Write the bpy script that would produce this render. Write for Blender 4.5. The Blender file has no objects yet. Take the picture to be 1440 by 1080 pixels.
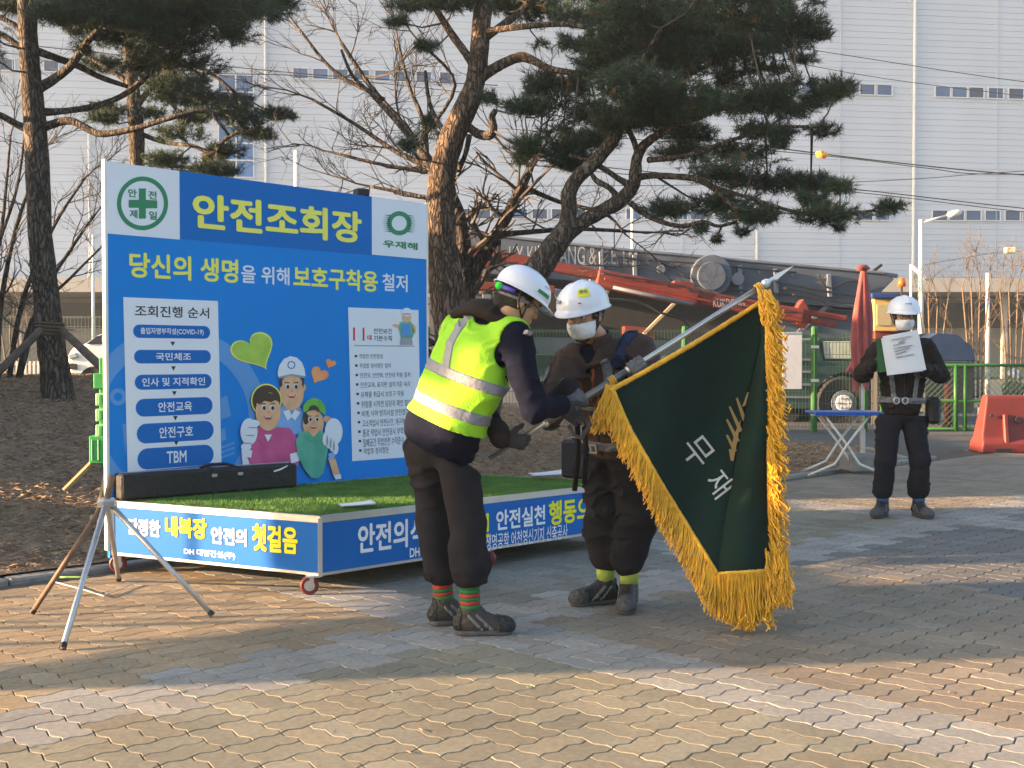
import bpy, bmesh, math, random
import numpy as np
from mathutils import Vector, Matrix, noise as mnoise

random.seed(7)
RNG = np.random.default_rng(7)
SC = bpy.context.scene
COL = SC.collection
R = math.radians

# ---------------------------------------------------------------- camera
CAM_H, FPX, HORIZON = 1.32, 1650.0, 502.0
PITCH = math.atan((540 - HORIZON) / FPX)
cam_d = bpy.data.cameras.new('camera')
cam = bpy.data.objects.new('camera', cam_d)
COL.objects.link(cam)
cam_d.sensor_width = 36.0
cam_d.lens = FPX / 1440.0 * 36.0
cam_d.clip_start = 0.05
cam_d.clip_end = 2000.0
cam.location = (0, 0, CAM_H)
cam.rotation_euler = (math.pi / 2 - PITCH, 0, 0)
SC.camera = cam

# ---------------------------------------------------------------- sky, sun, exposure
SUN_EL = R(11.0)
SUN_AZ = (-0.993, -0.118)            # horizontal direction towards the sun
world = bpy.data.worlds.new('World')
SC.world = world
world.use_nodes = True
wn = world.node_tree
bg = wn.nodes['Background']
sky = wn.nodes.new('ShaderNodeTexSky')
sky.sky_type = 'NISHITA'
sky.sun_disc = False
sky.sun_elevation = SUN_EL
sky.sun_rotation = math.atan2(SUN_AZ[0], SUN_AZ[1]) % (2 * math.pi)
sky.air_density = 1.0
sky.dust_density = 3.0
sky.ozone_density = 1.2
wn.links.new(sky.outputs[0], bg.inputs[0])
bg.inputs[1].default_value = 0.10
sun_d = bpy.data.lights.new('sun', 'SUN')
sun_d.energy = 5.0
sun_d.angle = R(0.55)
sun_d.color = (1.0, 0.64, 0.35)
sun = bpy.data.objects.new('sun', sun_d)
COL.objects.link(sun)
sd = Vector((SUN_AZ[0] * math.cos(SUN_EL), SUN_AZ[1] * math.cos(SUN_EL), math.sin(SUN_EL)))
sun.rotation_euler = sd.to_track_quat('Z', 'Y').to_euler()
sun.location = (-30, -4, 12)
SC.view_settings.view_transform = 'Standard'
SC.view_settings.look = 'None'
SC.view_settings.gamma = 1.0
SC.view_settings.exposure = 2.4
SC.view_settings.use_curve_mapping = False
SC.cycles.max_bounces = 6
SC.cycles.transparent_max_bounces = 8

# ---------------------------------------------------------------- helpers
_f = Vector((0, math.cos(PITCH), -math.sin(PITCH)))
_u = Vector((0, math.sin(PITCH), math.cos(PITCH)))
CAMP = Vector((0, 0, CAM_H))

def ray(px, py):
    return Vector((1, 0, 0)) * ((px - 720) / FPX) + _u * ((540 - py) / FPX) + _f

def P(px, py, Y):
    r = ray(px, py)
    return CAMP + r * (Y / r.y)

def G(px, py, z=0.0):
    r = ray(px, py)
    return CAMP + r * ((z - CAM_H) / r.z)

def srgb(r, g, b):
    def c(v):
        v /= 255.0
        return v / 12.92 if v <= 0.04045 else ((v + 0.055) / 1.055) ** 2.4
    return (c(r), c(g), c(b))

MATS = {}

def mat(name, col, rough=0.65, metal=0.0, var=0.12, scale=6.0, bump=0.0, bscale=60.0, stretch=(1, 1, 1), spec=0.4,
        col2=None, randobj=0.0, trans=0.0, emit=None, sheen=0.0, coat=0.0):
    """procedural Principled material: noise colour variation, fine bump"""
    if name in MATS:
        return MATS[name]
    m = bpy.data.materials.new(name)
    m.use_nodes = True
    nt = m.node_tree
    b = nt.nodes['Principled BSDF']
    L = nt.links.new
    tc = nt.nodes.new('ShaderNodeTexCoord')
    mp = nt.nodes.new('ShaderNodeMapping')
    mp.inputs['Scale'].default_value = stretch
    L(tc.outputs['Object'], mp.inputs[0])
    nz = nt.nodes.new('ShaderNodeTexNoise')
    nz.inputs['Scale'].default_value = scale
    nz.inputs['Detail'].default_value = 5
    L(mp.outputs[0], nz.inputs['Vector'])
    mx = nt.nodes.new('ShaderNodeMix')
    mx.data_type = 'RGBA'
    lo = [c * (1 - var) for c in col] + [1]
    hi = ([min(1, c * (1 + var)) for c in col] if col2 is None else list(col2)) + [1]
    if col2 is not None:
        lo = list(col) + [1]
    mx.inputs[6].default_value = lo
    mx.inputs[7].default_value = hi
    rmp = nt.nodes.new('ShaderNodeMapRange')
    rmp.inputs[1].default_value = 0.3
    rmp.inputs[2].default_value = 0.7
    L(nz.outputs[0], rmp.inputs[0])
    L(rmp.outputs[0], mx.inputs[0])
    out = mx.outputs[2]
    if randobj:
        oi = nt.nodes.new('ShaderNodeObjectInfo')
        hs = nt.nodes.new('ShaderNodeHueSaturation')
        mr = nt.nodes.new('ShaderNodeMapRange')
        mr.inputs[3].default_value = 1 - randobj
        mr.inputs[4].default_value = 1 + randobj
        L(oi.outputs['Random'], mr.inputs[0])
        L(mr.outputs[0], hs.inputs['Value'])
        L(out, hs.inputs['Color'])
        out = hs.outputs[0]
    L(out, b.inputs['Base Color'])
    b.inputs['Roughness'].default_value = rough
    b.inputs['Metallic'].default_value = metal
    b.inputs['Specular IOR Level'].default_value = spec
    if sheen:
        b.inputs['Sheen Weight'].default_value = sheen
    if coat:
        b.inputs['Coat Weight'].default_value = coat
        b.inputs['Coat Roughness'].default_value = 0.15
    if trans:
        b.inputs['Transmission Weight'].default_value = trans
    if emit:
        b.inputs['Emission Color'].default_value = list(emit[0]) + [1]
        b.inputs['Emission Strength'].default_value = emit[1]
    if bump:
        n2 = nt.nodes.new('ShaderNodeTexNoise')
        n2.inputs['Scale'].default_value = bscale
        n2.inputs['Detail'].default_value = 4
        L(mp.outputs[0], n2.inputs['Vector'])
        bp = nt.nodes.new('ShaderNodeBump')
        bp.inputs['Strength'].default_value = bump
        bp.inputs['Distance'].default_value = 0.02
        L(n2.outputs[0], bp.inputs['Height'])
        L(bp.outputs[0], b.inputs['Normal'])
    MATS[name] = m
    return m

def bark_mat(name, c_lo, c_hi, crack=(0.034, 0.028, 0.024), sc=21.0):
    """plated bark: stretched cells with dark cracks"""
    m = bpy.data.materials.new(name); m.use_nodes = True; nt = m.node_tree; L = nt.links.new; b = nt.nodes['Principled BSDF']
    geo = nt.nodes.new('ShaderNodeNewGeometry'); mp = nt.nodes.new('ShaderNodeMapping'); mp.inputs['Scale'].default_value = (1, 1, .3)
    L(geo.outputs['Position'], mp.inputs[0])
    wn_ = nt.nodes.new('ShaderNodeTexNoise'); wn_.inputs['Scale'].default_value = 9; wn_.inputs['Detail'].default_value = 4; L(mp.outputs[0], wn_.inputs['Vector'])
    ad = nt.nodes.new('ShaderNodeVectorMath'); ad.operation = 'MULTIPLY_ADD'; ad.inputs[1].default_value = (.22, .22, .22)
    L(wn_.outputs['Color'], ad.inputs[0]); L(mp.outputs[0], ad.inputs[2])
    vo = nt.nodes.new('ShaderNodeTexVoronoi'); vo.feature = 'DISTANCE_TO_EDGE'; vo.inputs['Scale'].default_value = sc; L(ad.outputs[0], vo.inputs['Vector'])
    v2 = nt.nodes.new('ShaderNodeTexVoronoi'); v2.inputs['Scale'].default_value = sc; L(ad.outputs[0], v2.inputs['Vector'])
    mr = nt.nodes.new('ShaderNodeMapRange'); mr.inputs[1].default_value = 0.0; mr.inputs[2].default_value = 0.22; L(vo.outputs[0], mr.inputs[0])
    n2 = nt.nodes.new('ShaderNodeTexNoise'); n2.inputs['Scale'].default_value = 40; n2.inputs['Detail'].default_value = 6; L(mp.outputs[0], n2.inputs['Vector'])
    mx = nt.nodes.new('ShaderNodeMix'); mx.data_type = 'RGBA'; mx.inputs[6].default_value = list(c_lo) + [1]; mx.inputs[7].default_value = list(c_hi) + [1]
    sm = nt.nodes.new('ShaderNodeMath'); sm.operation = 'MULTIPLY_ADD'; sm.inputs[1].default_value = .45
    sp_ = nt.nodes.new('ShaderNodeSeparateColor'); L(v2.outputs['Color'], sp_.inputs[0]); L(sp_.outputs[0], sm.inputs[0]); 
    mr2 = nt.nodes.new('ShaderNodeMapRange'); mr2.inputs[1].default_value = .3; mr2.inputs[2].default_value = .75; mr2.inputs[4].default_value = .6; L(n2.outputs[0], mr2.inputs[0]); L(mr2.outputs[0], sm.inputs[2])
    L(sm.outputs[0], mx.inputs[0])
    m2 = nt.nodes.new('ShaderNodeMix'); m2.data_type = 'RGBA'; m2.inputs[6].default_value = list(crack) + [1]; L(mx.outputs[2], m2.inputs[7]); L(mr.outputs[0], m2.inputs[0])
    L(m2.outputs[2], b.inputs['Base Color']); b.inputs['Roughness'].default_value = .92; b.inputs['Specular IOR Level'].default_value = .15
    hm = nt.nodes.new('ShaderNodeMath'); hm.operation = 'MULTIPLY_ADD'; hm.inputs[1].default_value = .35; L(n2.outputs[0], hm.inputs[0]); L(mr.outputs[0], hm.inputs[2])
    bp = nt.nodes.new('ShaderNodeBump'); bp.inputs['Strength'].default_value = 1.0; bp.inputs['Distance'].default_value = .016; L(hm.outputs[0], bp.inputs['Height']); L(bp.outputs[0], b.inputs['Normal'])
    MATS[name] = m
    return m

def tag(o, label=None, cat=None, group=None, kind=None):
    if label: o['label'] = label
    if cat: o['category'] = cat
    if group: o['group'] = group
    if kind: o['kind'] = kind
    return o

def thing(name, label, cat, loc=(0, 0, 0), group=None):
    o = bpy.data.objects.new(name, None)
    COL.objects.link(o)
    o.location = loc
    o.empty_display_size = 0.1
    tag(o, label, cat, group)
    return o

def wloc(o):
    v = Vector((0, 0, 0))
    while o is not None:
        v += o.location
        o = o.parent
    return v

def link_mesh(name, me, parent=None, smooth=False):
    o = bpy.data.objects.new(name, me)
    COL.objects.link(o)
    if parent is not None:
        o.parent = parent
    if smooth:
        me.polygons.foreach_set('use_smooth', [True] * len(me.polygons))
    return o

class MB:
    def __init__(s):
        s.v = []; s.f = []; s.m = []; s.mi = 0
    def add(s, vs, fs):
        b = len(s.v)
        s.v.extend([tuple(p) for p in vs])
        s.f.extend([tuple(b + i for i in f) for f in fs])
        s.m.extend([s.mi] * len(fs))
        return s
    def box(s, c, size, rz=0.0, rot=None, bevel=0.0):
        hx, hy, hz = size[0] / 2, size[1] / 2, size[2] / 2
        M = rot if rot is not None else Matrix.Rotation(rz, 3, 'Z')
        c = Vector(c)
        if bevel > 0:
            k = min(bevel, hx * .9, hy * .9, hz * .9)
            pts = []
            for sx in (-1, 1):
                for sy in (-1, 1):
                    for sz in (-1, 1):
                        pts += [Vector((sx * (hx - k), sy * (hy - k), sz * hz)), Vector((sx * (hx - k), sy * hy, sz * (hz - k))), Vector((sx * hx, sy * (hy - k), sz * (hz - k)))]
            bm = bmesh.new()
            for p in pts: bm.verts.new(c + M @ p)
            r = bmesh.ops.convex_hull(bm, input=bm.verts)
            bm.verts.index_update()
            vs = [v.co.copy() for v in bm.verts]
            fs = [[v.index for v in f.verts] for f in bm.faces]
            bm.free()
            return s.add(vs, fs)
        vs = [c + M @ Vector((x * hx, y * hy, z * hz)) for x in (-1, 1) for y in (-1, 1) for z in (-1, 1)]
        return s.add(vs, [(0, 1, 3, 2), (4, 6, 7, 5), (0, 4, 5, 1), (2, 3, 7, 6), (0, 2, 6, 4), (1, 5, 7, 3)])
    def tube(s, pts, rad, n=8, cap=True, jit=0.0):
        pts = [Vector(p) for p in pts]
        if not hasattr(rad, '__len__'): rad = [rad] * len(pts)
        vs = []
        prev = None
        for i, p in enumerate(pts):
            t = (pts[min(i + 1, len(pts) - 1)] - pts[max(i - 1, 0)])
            if t.length < 1e-9: t = Vector((0, 0, 1))
            t.normalize()
            if prev is None:
                a = t.orthogonal().normalized()
            else:
                a = prev - t * prev.dot(t)
                a = a.normalized() if a.length > 1e-6 else t.orthogonal().normalized()
            prev = a
            b = t.cross(a)
            for k in range(n):
                an = 2 * math.pi * k / n
                rr = rad[i] * (1 + (random.uniform(-jit, jit) if jit else 0))
                vs.append(p + (a * math.cos(an) + b * math.sin(an)) * rr)
        fs = []
        for i in range(len(pts) - 1):
            for k in range(n):
                k2 = (k + 1) % n
                fs.append((i * n + k, i * n + k2, (i + 1) * n + k2, (i + 1) * n + k))
        if cap:
            fs.append(tuple(range(n - 1, -1, -1)))
            fs.append(tuple((len(pts) - 1) * n + k for k in range(n)))
        return s.add(vs, fs)
    def prism(s, poly, O, U, V, W):
        """polygon (u,v) on plane O,U,V extruded by vector W"""
        O, U, V, W = Vector(O), Vector(U), Vector(V), Vector(W)
        n = len(poly)
        a = [O + U * p[0] + V * p[1] for p in poly]
        return s.add(a + [p + W for p in a], [tuple(range(n)), tuple(range(2 * n - 1, n - 1, -1))] + [(i, n + i, n + (i + 1) % n, (i + 1) % n) for i in range(n)])
    def lathe(s, prof, O, axis=(0, 0, 1), n=20, ref=None):
        """prof: list of (radius, height along axis)"""
        O = Vector(O); A = Vector(axis).normalized()
        a = A.orthogonal().normalized() if ref is None else (Vector(ref) - A * Vector(ref).dot(A)).normalized()
        b = A.cross(a)
        vs = []
        for r, h in prof:
            for k in range(n):
                an = 2 * math.pi * k / n
                vs.append(O + A * h + (a * math.cos(an) + b * math.sin(an)) * max(r, 1e-4))
        fs = [(i * n + k, i * n + (k + 1) % n, (i + 1) * n + (k + 1) % n, (i + 1) * n + k) for i in range(len(prof) - 1) for k in range(n)]
        return s.add(vs, fs)
    def build(s, name, mats, parent=None, smooth=False, kind=None):
        off = wloc(parent) if parent is not None else Vector((0, 0, 0))
        me = bpy.data.meshes.new(name)
        me.from_pydata([(p[0] - off.x, p[1] - off.y, p[2] - off.z) for p in s.v], [], s.f)
        if not isinstance(mats, (list, tuple)): mats = [mats]
        for m in mats: me.materials.append(m)
        if len(mats) > 1: me.polygons.foreach_set('material_index', s.m)
        bm = bmesh.new(); bm.from_mesh(me)
        bmesh.ops.recalc_face_normals(bm, faces=bm.faces)
        bm.to_mesh(me); bm.free()
        if smooth: me.polygons.foreach_set('use_smooth', [True] * len(me.polygons))
        me.update()
        o = link_mesh(name, me, parent)
        if smooth == 'auto':
            pass
        if kind: o['kind'] = kind
        return o

def raw_mesh(name, V, F, material, parent=None, smooth=False, kind=None):
    """V (n,3) float array, F (m,k) int array, all faces k-gons; fast"""
    off = wloc(parent) if parent is not None else Vector((0, 0, 0))
    V = np.asarray(V, dtype=np.float32) - np.array(off, dtype=np.float32)
    F = np.asarray(F, dtype=np.int32)
    me = bpy.data.meshes.new(name)
    me.vertices.add(len(V)); me.vertices.foreach_set('co', V.ravel())
    k = F.shape[1]
    me.loops.add(F.size); me.loops.foreach_set('vertex_index', F.ravel())
    me.polygons.add(len(F)); me.polygons.foreach_set('loop_start', np.arange(0, F.size, k, dtype=np.int32))
    me.update(calc_edges=True)
    if isinstance(material, (list, tuple)):
        for m_ in material: me.materials.append(m_)
    else:
        me.materials.append(material)
    me.polygons.foreach_set('use_smooth', [bool(smooth)] * len(me.polygons))
    me.validate()
    o = link_mesh(name, me, parent)
    if kind: o['kind'] = kind
    return o

def dup(root, loc, label=None, group=None):
    r = root.copy(); COL.objects.link(r); r.location = loc
    if label: r['label'] = label
    if group: r['group'] = group
    for ch in list(root.children):
        c = ch.copy(); COL.objects.link(c); c.parent = r
        for g in list(ch.children):
            d = g.copy(); COL.objects.link(d); d.parent = c
    return r

_TS = None
_TC = {}
def text_mesh(body, bold=0.0):
    """flat text outline as (verts 2d, faces), bounding box normalised to 0..1; strokes thickened by shifted copies"""
    global _TS
    if body not in _TC:
        if _TS is None: _TS = bpy.data.scenes.new('lettering_setup')
        cu = bpy.data.curves.new('t', 'FONT')
        cu.body = body
        cu.resolution_u = 3
        o = bpy.data.objects.new('t', cu)
        _TS.collection.objects.link(o)
        vl = _TS.view_layers[0]; vl.update()
        me = bpy.data.meshes.new_from_object(o.evaluated_get(vl.depsgraph))
        vs = [(v.co.x, v.co.y) for v in me.vertices]
        fs = [tuple(p.vertices) for p in me.polygons]
        bpy.data.objects.remove(o); bpy.data.curves.remove(cu); bpy.data.meshes.remove(me)
        _TC[body] = (vs, fs)
    vs, fs = _TC[body]
    V, F = [], []
    sh = [(0, 0)] if bold < .008 else [(math.cos(a) * bold, math.sin(a) * bold) for a in [k * math.pi / 3 for k in range(6)]] + [(0, 0)]
    for k, (dx, dy) in enumerate(sh):
        n = len(V)
        V += [(x + dx, y + dy, k * .00006) for x, y in vs]
        F += [tuple(n + i for i in f) for f in fs]
    x0 = min(v[0] for v in V); x1 = max(v[0] for v in V); y0 = min(v[1] for v in V); y1 = max(v[1] for v in V)
    return [((x - x0) / (x1 - x0), (y - y0) / (y1 - y0), z) for x, y, z in V], F

class Plane:
    """a flat printed surface: O origin, U,V unit vectors, N outward"""
    def __init__(s, O, U, V, N, parent):
        s.O, s.U, s.V, s.N, s.parent = Vector(O), Vector(U), Vector(V), Vector(N), parent
        s.layer = 0
    def uv(s, px, py):
        r = ray(px, py)
        t = (s.O - CAMP).dot(s.N) / r.dot(s.N)
        q = CAMP + r * t - s.O
        return q.dot(s.U), q.dot(s.V)
    def pt(s, u, v, h):
        return s.O + s.U * u + s.V * v + s.N * h
    def poly(s, name, uvs, m, h):
        mb = MB(); mb.add([s.pt(u, v, h) for u, v in uvs], [tuple(range(len(uvs)))])
        return mb.build(name, m, s.parent)
    def pxpoly(s, name, pxs, m, h):
        return s.poly(name, [s.uv(*p) for p in pxs], m, h)
    def ellipse(s, name, c, rx, ry, m, h, n=28):
        """centre and radii in photo pixels"""
        return s.poly(name, [s.uv(c[0] + rx * math.cos(2 * math.pi * k / n), c[1] - ry * math.sin(2 * math.pi * k / n)) for k in range(n)], m, h)
    def ring(s, name, c, r0, r1, m, h, n=48, ky=1.0):
        mb = MB()
        _uv = s.uv
        s = _Clip(s)
        a = [s.pt(*s.uv(c[0] + r0 * math.cos(2 * math.pi * k / n), c[1] - r0 * ky * math.sin(2 * math.pi * k / n)), h) for k in range(n)]
        b = [s.pt(*s.uv(c[0] + r1 * math.cos(2 * math.pi * k / n), c[1] - r1 * ky * math.sin(2 * math.pi * k / n)), h) for k in range(n)]
        mb.add(a + b, [(k, (k + 1) % n, n + (k + 1) % n, n + k) for k in range(n)])
        return mb.build(name, m, s.parent)
    def text(s, body, tl, br, m, h, bold=0.02, name='lettering'):
        u0, v1 = s.uv(*tl); u1, v0 = s.uv(*br)
        vs, fs = text_mesh(body, bold)
        mb = MB(); mb.add([s.pt(u0 + (u1 - u0) * x, v0 + (v1 - v0) * y, h + z) for x, y, z in vs], fs)
        return mb.build(name, m, s.parent)

class _Clip:
    def __init__(s, p): s.p, s.parent = p, p.parent
    def uv(s, x, y):
        u, v = s.p.uv(x, y); return max(0.0, u), v
    def pt(s, *a): return s.p.pt(*a)

# value noise on arrays
_LAT = RNG.random((32, 32, 32)).astype(np.float32)
def vnoise(x, y, z):
    xi = np.floor(x).astype(int); yi = np.floor(y).astype(int); zi = np.floor(z).astype(int)
    fx, fy, fz = x - xi, y - yi, z - zi
    fx = fx * fx * (3 - 2 * fx); fy = fy * fy * (3 - 2 * fy); fz = fz * fz * (3 - 2 * fz)
    def l(a, b, c): return _LAT[(xi + a) & 31, (yi + b) & 31, (zi + c) & 31]
    c00 = l(0, 0, 0) * (1 - fx) + l(1, 0, 0) * fx; c10 = l(0, 1, 0) * (1 - fx) + l(1, 1, 0) * fx
    c01 = l(0, 0, 1) * (1 - fx) + l(1, 0, 1) * fx; c11 = l(0, 1, 1) * (1 - fx) + l(1, 1, 1) * fx
    return (c00 * (1 - fy) + c10 * fy) * (1 - fz) + (c01 * (1 - fy) + c11 * fy) * fz - 0.5
# ================================================================ materials
M_ASPH = mat('asphalt', (0.075, 0.078, 0.082), 0.9, var=0.2, scale=3, bump=0.3, bscale=200)
M_GRND = mat('far_ground', (0.11, 0.10, 0.085), 0.95, var=0.25, scale=0.8, bump=0.3, bscale=60)
M_JOINT = mat('joint_sand', (0.085, 0.076, 0.062), 0.95, var=0.3, scale=20, bump=0.3, bscale=300)
M_SOIL = mat('bed_soil', (0.15, 0.104, 0.070), 0.95, scale=5.5, col2=(0.29, 0.205, 0.135), bump=0.9, bscale=45)
M_KERB = mat('kerb_granite', (0.24, 0.23, 0.22), 0.8, var=0.15, scale=30, bump=0.2, bscale=150, randobj=0.08)
M_LINE = mat('road_paint', (0.62, 0.62, 0.6), 0.7, var=0.2, scale=9)
M_STRAW = mat('needle_litter', (0.19, 0.13, 0.085), 0.9, scale=9, col2=(0.37, 0.265, 0.17))
M_CLAD = mat('siding', (0.545, 0.585, 0.665), 0.55, var=0.05, scale=0.22, stretch=(1, 1, 0.3), spec=0.3)
M_CLADT = mat('siding_trim', (0.66, 0.67, 0.7), 0.45, var=0.03, scale=2)
M_GLASS = mat('facade_glass', (0.045, 0.10, 0.22), 0.25, var=0.35, scale=0.4, spec=0.35, randobj=0.5)
M_ANX = mat('annex_roof', (0.33, 0.32, 0.31), 0.6, var=0.06, scale=1)
M_ANXW = mat('annex_wall', (0.25, 0.24, 0.22), 0.8, var=0.12, scale=0.6)
M_DARK = mat('dark_void', (0.03, 0.032, 0.035), 0.8)

def paver_material(name, obj_colour):
    m = bpy.data.materials.new(name); m.use_nodes = True
    nt = m.node_tree; L = nt.links.new; b = nt.nodes['Principled BSDF']
    if obj_colour:
        src = nt.nodes.new('ShaderNodeObjectInfo').outputs['Color']
    else:
        a = nt.nodes.new('ShaderNodeAttribute'); a.attribute_name = 'tone'; src = a.outputs['Color']
    geo = nt.nodes.new('ShaderNodeNewGeometry')
    def nz(sc, det=5, ro=0.6):
        n = nt.nodes.new('ShaderNodeTexNoise'); n.inputs['Scale'].default_value = sc; n.inputs['Detail'].default_value = det
        n.inputs['Roughness'].default_value = ro
        L(geo.outputs['Position'], n.inputs['Vector']); return n
    def mul(a, fac_src, lo, hi):
        mr = nt.nodes.new('ShaderNodeMapRange'); mr.inputs[1].default_value = 0.25; mr.inputs[2].default_value = 0.75
        mr.inputs[3].default_value = lo; mr.inputs[4].default_value = hi
        L(fac_src, mr.inputs[0])
        v = nt.nodes.new('ShaderNodeVectorMath'); v.operation = 'SCALE'
        L(a, v.inputs[0]); L(mr.outputs[0], v.inputs['Scale']); return v.outputs[0]
    n1 = nz(1.3); n2 = nz(38); n3 = nz(420, 2)
    c = mul(src, n1.outputs[0], 0.72, 1.18)
    c = mul(c, n2.outputs[0], 0.74, 1.2)
    c = mul(c, n3.outputs[0], 0.7, 1.3)
    L(c, b.inputs['Base Color'])
    b.inputs['Roughness'].default_value = 0.82
    b.inputs['Specular IOR Level'].default_value = 0.3
    bp = nt.nodes.new('ShaderNodeBump'); bp.inputs['Strength'].default_value = 0.35; bp.inputs['Distance'].default_value = 0.004
    L(n3.outputs[0], bp.inputs['Height'])
    bp2 = nt.nodes.new('ShaderNodeBump'); bp2.inputs['Strength'].default_value = 0.1; bp2.inputs['Distance'].default_value = 0.006
    L(n2.outputs[0], bp2.inputs['Height']); L(bp.outputs[0], bp2.inputs['Normal'])
    L(bp2.outputs[0], b.inputs['Normal'])
    return m

# ================================================================ ground sheets
def sheet(name, poly, z, m):
    mb = MB(); mb.add([(x, y, z) for x, y in poly], [tuple(range(len(poly)))])
    o = mb.build(name, m); o['kind'] = 'structure'; return o
sheet('ground', [(-300, -60), (300, -60), (300, 400), (-300, 400)], -0.06, M_GRND)
sheet('road', [(-40, 20.8), (1.2, 20.8), (3.2, 20.1), (60, -36.7), (90, -36), (90, 62), (-60, 62), (-60, 20.8)], -0.03, M_ASPH)
mb = MB()
for a, b in (((2.9, 20.4), (7.4, 15.9)), ((7.5, 15.8), (12, 11.3))):
    d = Vector((b[0] - a[0], b[1] - a[1], 0)).normalized(); n = Vector((d.y, -d.x, 0))
    A, B = Vector((a[0], a[1], -0.026)), Vector((b[0], b[1], -0.026))
    mb.add([A, B, B - n * 0.10, A - n * 0.10], [(0, 1, 2, 3)])
o = mb.build('road_marking', M_LINE); o['kind'] = 'structure'

# ================================================================ pavers
SQ = math.sqrt(0.5)
CELL = 0.232
O0 = G(662.5, 991.5)
KERB_C = 9.82                     # bed kerb runs along Y - x = KERB_C
pavement_poly = [(-14, -3), (16, -3), (16, 7.3), (3.2, 20.1), (4.9, 14.6), (-9, 0.8), (-13, -3)]
pavement = MB()
pavement.add([(x, y, -0.012) for x, y in [(-12.9, -3), (16, -3), (16, 7.2), (6.5, 16.7), (4.85, 14.65)]], [(0, 1, 2, 3, 4)])
pavement.add([(x, y, -0.012) for x, y in [(4.85, 14.67), (6.5, 16.72), (3.4, 19.8), (2.6, 20.2), (4.85, 16.6)]], [(0, 1, 2, 3, 4)])
pavement = pavement.build('pavement', M_JOINT); pavement['kind'] = 'structure'
M_PAVO = paver_material('paver_concrete', True)
M_PAVS = paver_material('paver_concrete_joined', False)

def paver_outline(nx, ny, h):
    """nx x ny half-cell units, wavy edges, points in metres from the corner"""
    A = 0.0105
    pts = []
    def edge(x0, y0, dx, dy, n):
        for k in range(n):
            for t in (0.0, 0.31, 0.69):
                if t == 0.0 and k > 0: continue
                u = k + t
                x, y = x0 + dx * u * h, y0 + dy * u * h
                s_ = 0 if t == 0.0 else 1
                ph = (x / h) % 1.0 if dx else (y / h) % 1.0
                w = A * (1 if ph < 0.5 else -1) * s_
                if dx: y += w
                else: x += w
                pts.append((x, y))
    edge(0, 0, 1, 0, nx); edge(nx * h, 0, 0, 1, ny); edge(nx * h, ny * h, -1, 0, nx); edge(0, ny * h, 0, -1, ny)
    return pts

def paver_geo(nx, ny):
    h = CELL / 2
    o = paver_outline(nx, ny, h)
    n = len(o)
    def inset(d):
        r = []
        for i in range(n):
            p0, p1, p2 = Vector(o[i - 1]), Vector(o[i]), Vector(o[(i + 1) % n])
            e1, e2 = (p1 - p0).normalized(), (p2 - p1).normalized()
            n1, n2 = Vector((-e1.y, e1.x)), Vector((-e2.y, e2.x))
            m_ = (n1 + n2).normalized()
            r.append(p1 + m_ * d / max(0.5, m_.dot(n1)))
        return r
    a, b = inset(0.0015), inset(0.0042)
    c = Vector((nx * h / 2, ny * h / 2))
    V = [(p.x - c.x, p.y - c.y, -0.0055) for p in a] + [(p.x - c.x, p.y - c.y, 0.0) for p in b]
    return V, n, c

def tri_paver(V, n):
    F4 = [(i, (i + 1) % n, n + (i + 1) % n, n + i) for i in range(n)]
    return F4, tuple(range(n, 2 * n))

TONES = dict(band=(0.275, 0.268, 0.25), tan=(0.285, 0.225, 0.15), olive=(0.225, 0.21, 0.16), slate=(0.18, 0.183, 0.165),
             brown=(0.235, 0.20, 0.155), char=(0.155, 0.152, 0.145))

def paver_tone(x, y):
    a, b = y - x, y + x
    if 5.72 < a < 6.38 or 5.25 < b < 5.93: t = 'band'
    elif a >= 6.38 and b < 5.25: t = 'tan'
    elif a < 5.72 and b < 5.25: t = 'olive'
    elif a < 5.72 and b < 9.3: t = 'brown'
    elif a < 5.72: t = 'char' if b < 13.4 else 'slate'
    elif b < 9.0: t = 'slate'
    elif b < 9.6: t = 'band'
    elif b < 13.4: t = 'olive'
    else: t = 'brown'
    if 12.75 < b < 13.4: t = 'band'
    if -2.6 < a < -1.9: t = 'band'
    c = TONES[t]
    r = random.Random(int(x * 977) * 31 + int(y * 991))
    k = 0.87 + 0.26 * r.random()
    w = (r.random() - 0.5) * 0.06
    return (c[0] * k * (1 + w), c[1] * k, c[2] * k * (1 - w))

e1 = Vector((SQ, SQ)); e2 = Vector((SQ, -SQ))
lst = []
for i in range(-70, 110):
    for j in range(-75, 75):
        cx = O0.x + (e1.x * (i + .5) + e2.x * (j + .5)) * CELL
        cy = O0.y + (e1.y * (i + .5) + e2.y * (j + .5)) * CELL
        if cy < 3.1 or cy > 19.5 or cy - cx > KERB_C - 0.16 or cy + cx > 22.9: continue
        if cx > 4.6 and cy - cx > 9.7: continue
        if abs(cx) > 0.46 * cy + 0.9: continue
        par = (i + j) % 2
        for k in (-.25, .25):
            if par: di, dj, ty = 0, k, 0        # long along e1
            else: di, dj, ty = k, 0, 1
            x = cx + (e1.x * di + e2.x * dj) * CELL
            y = cy + (e1.y * di + e2.y * dj) * CELL
            lst.append((x, y, ty))
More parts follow.
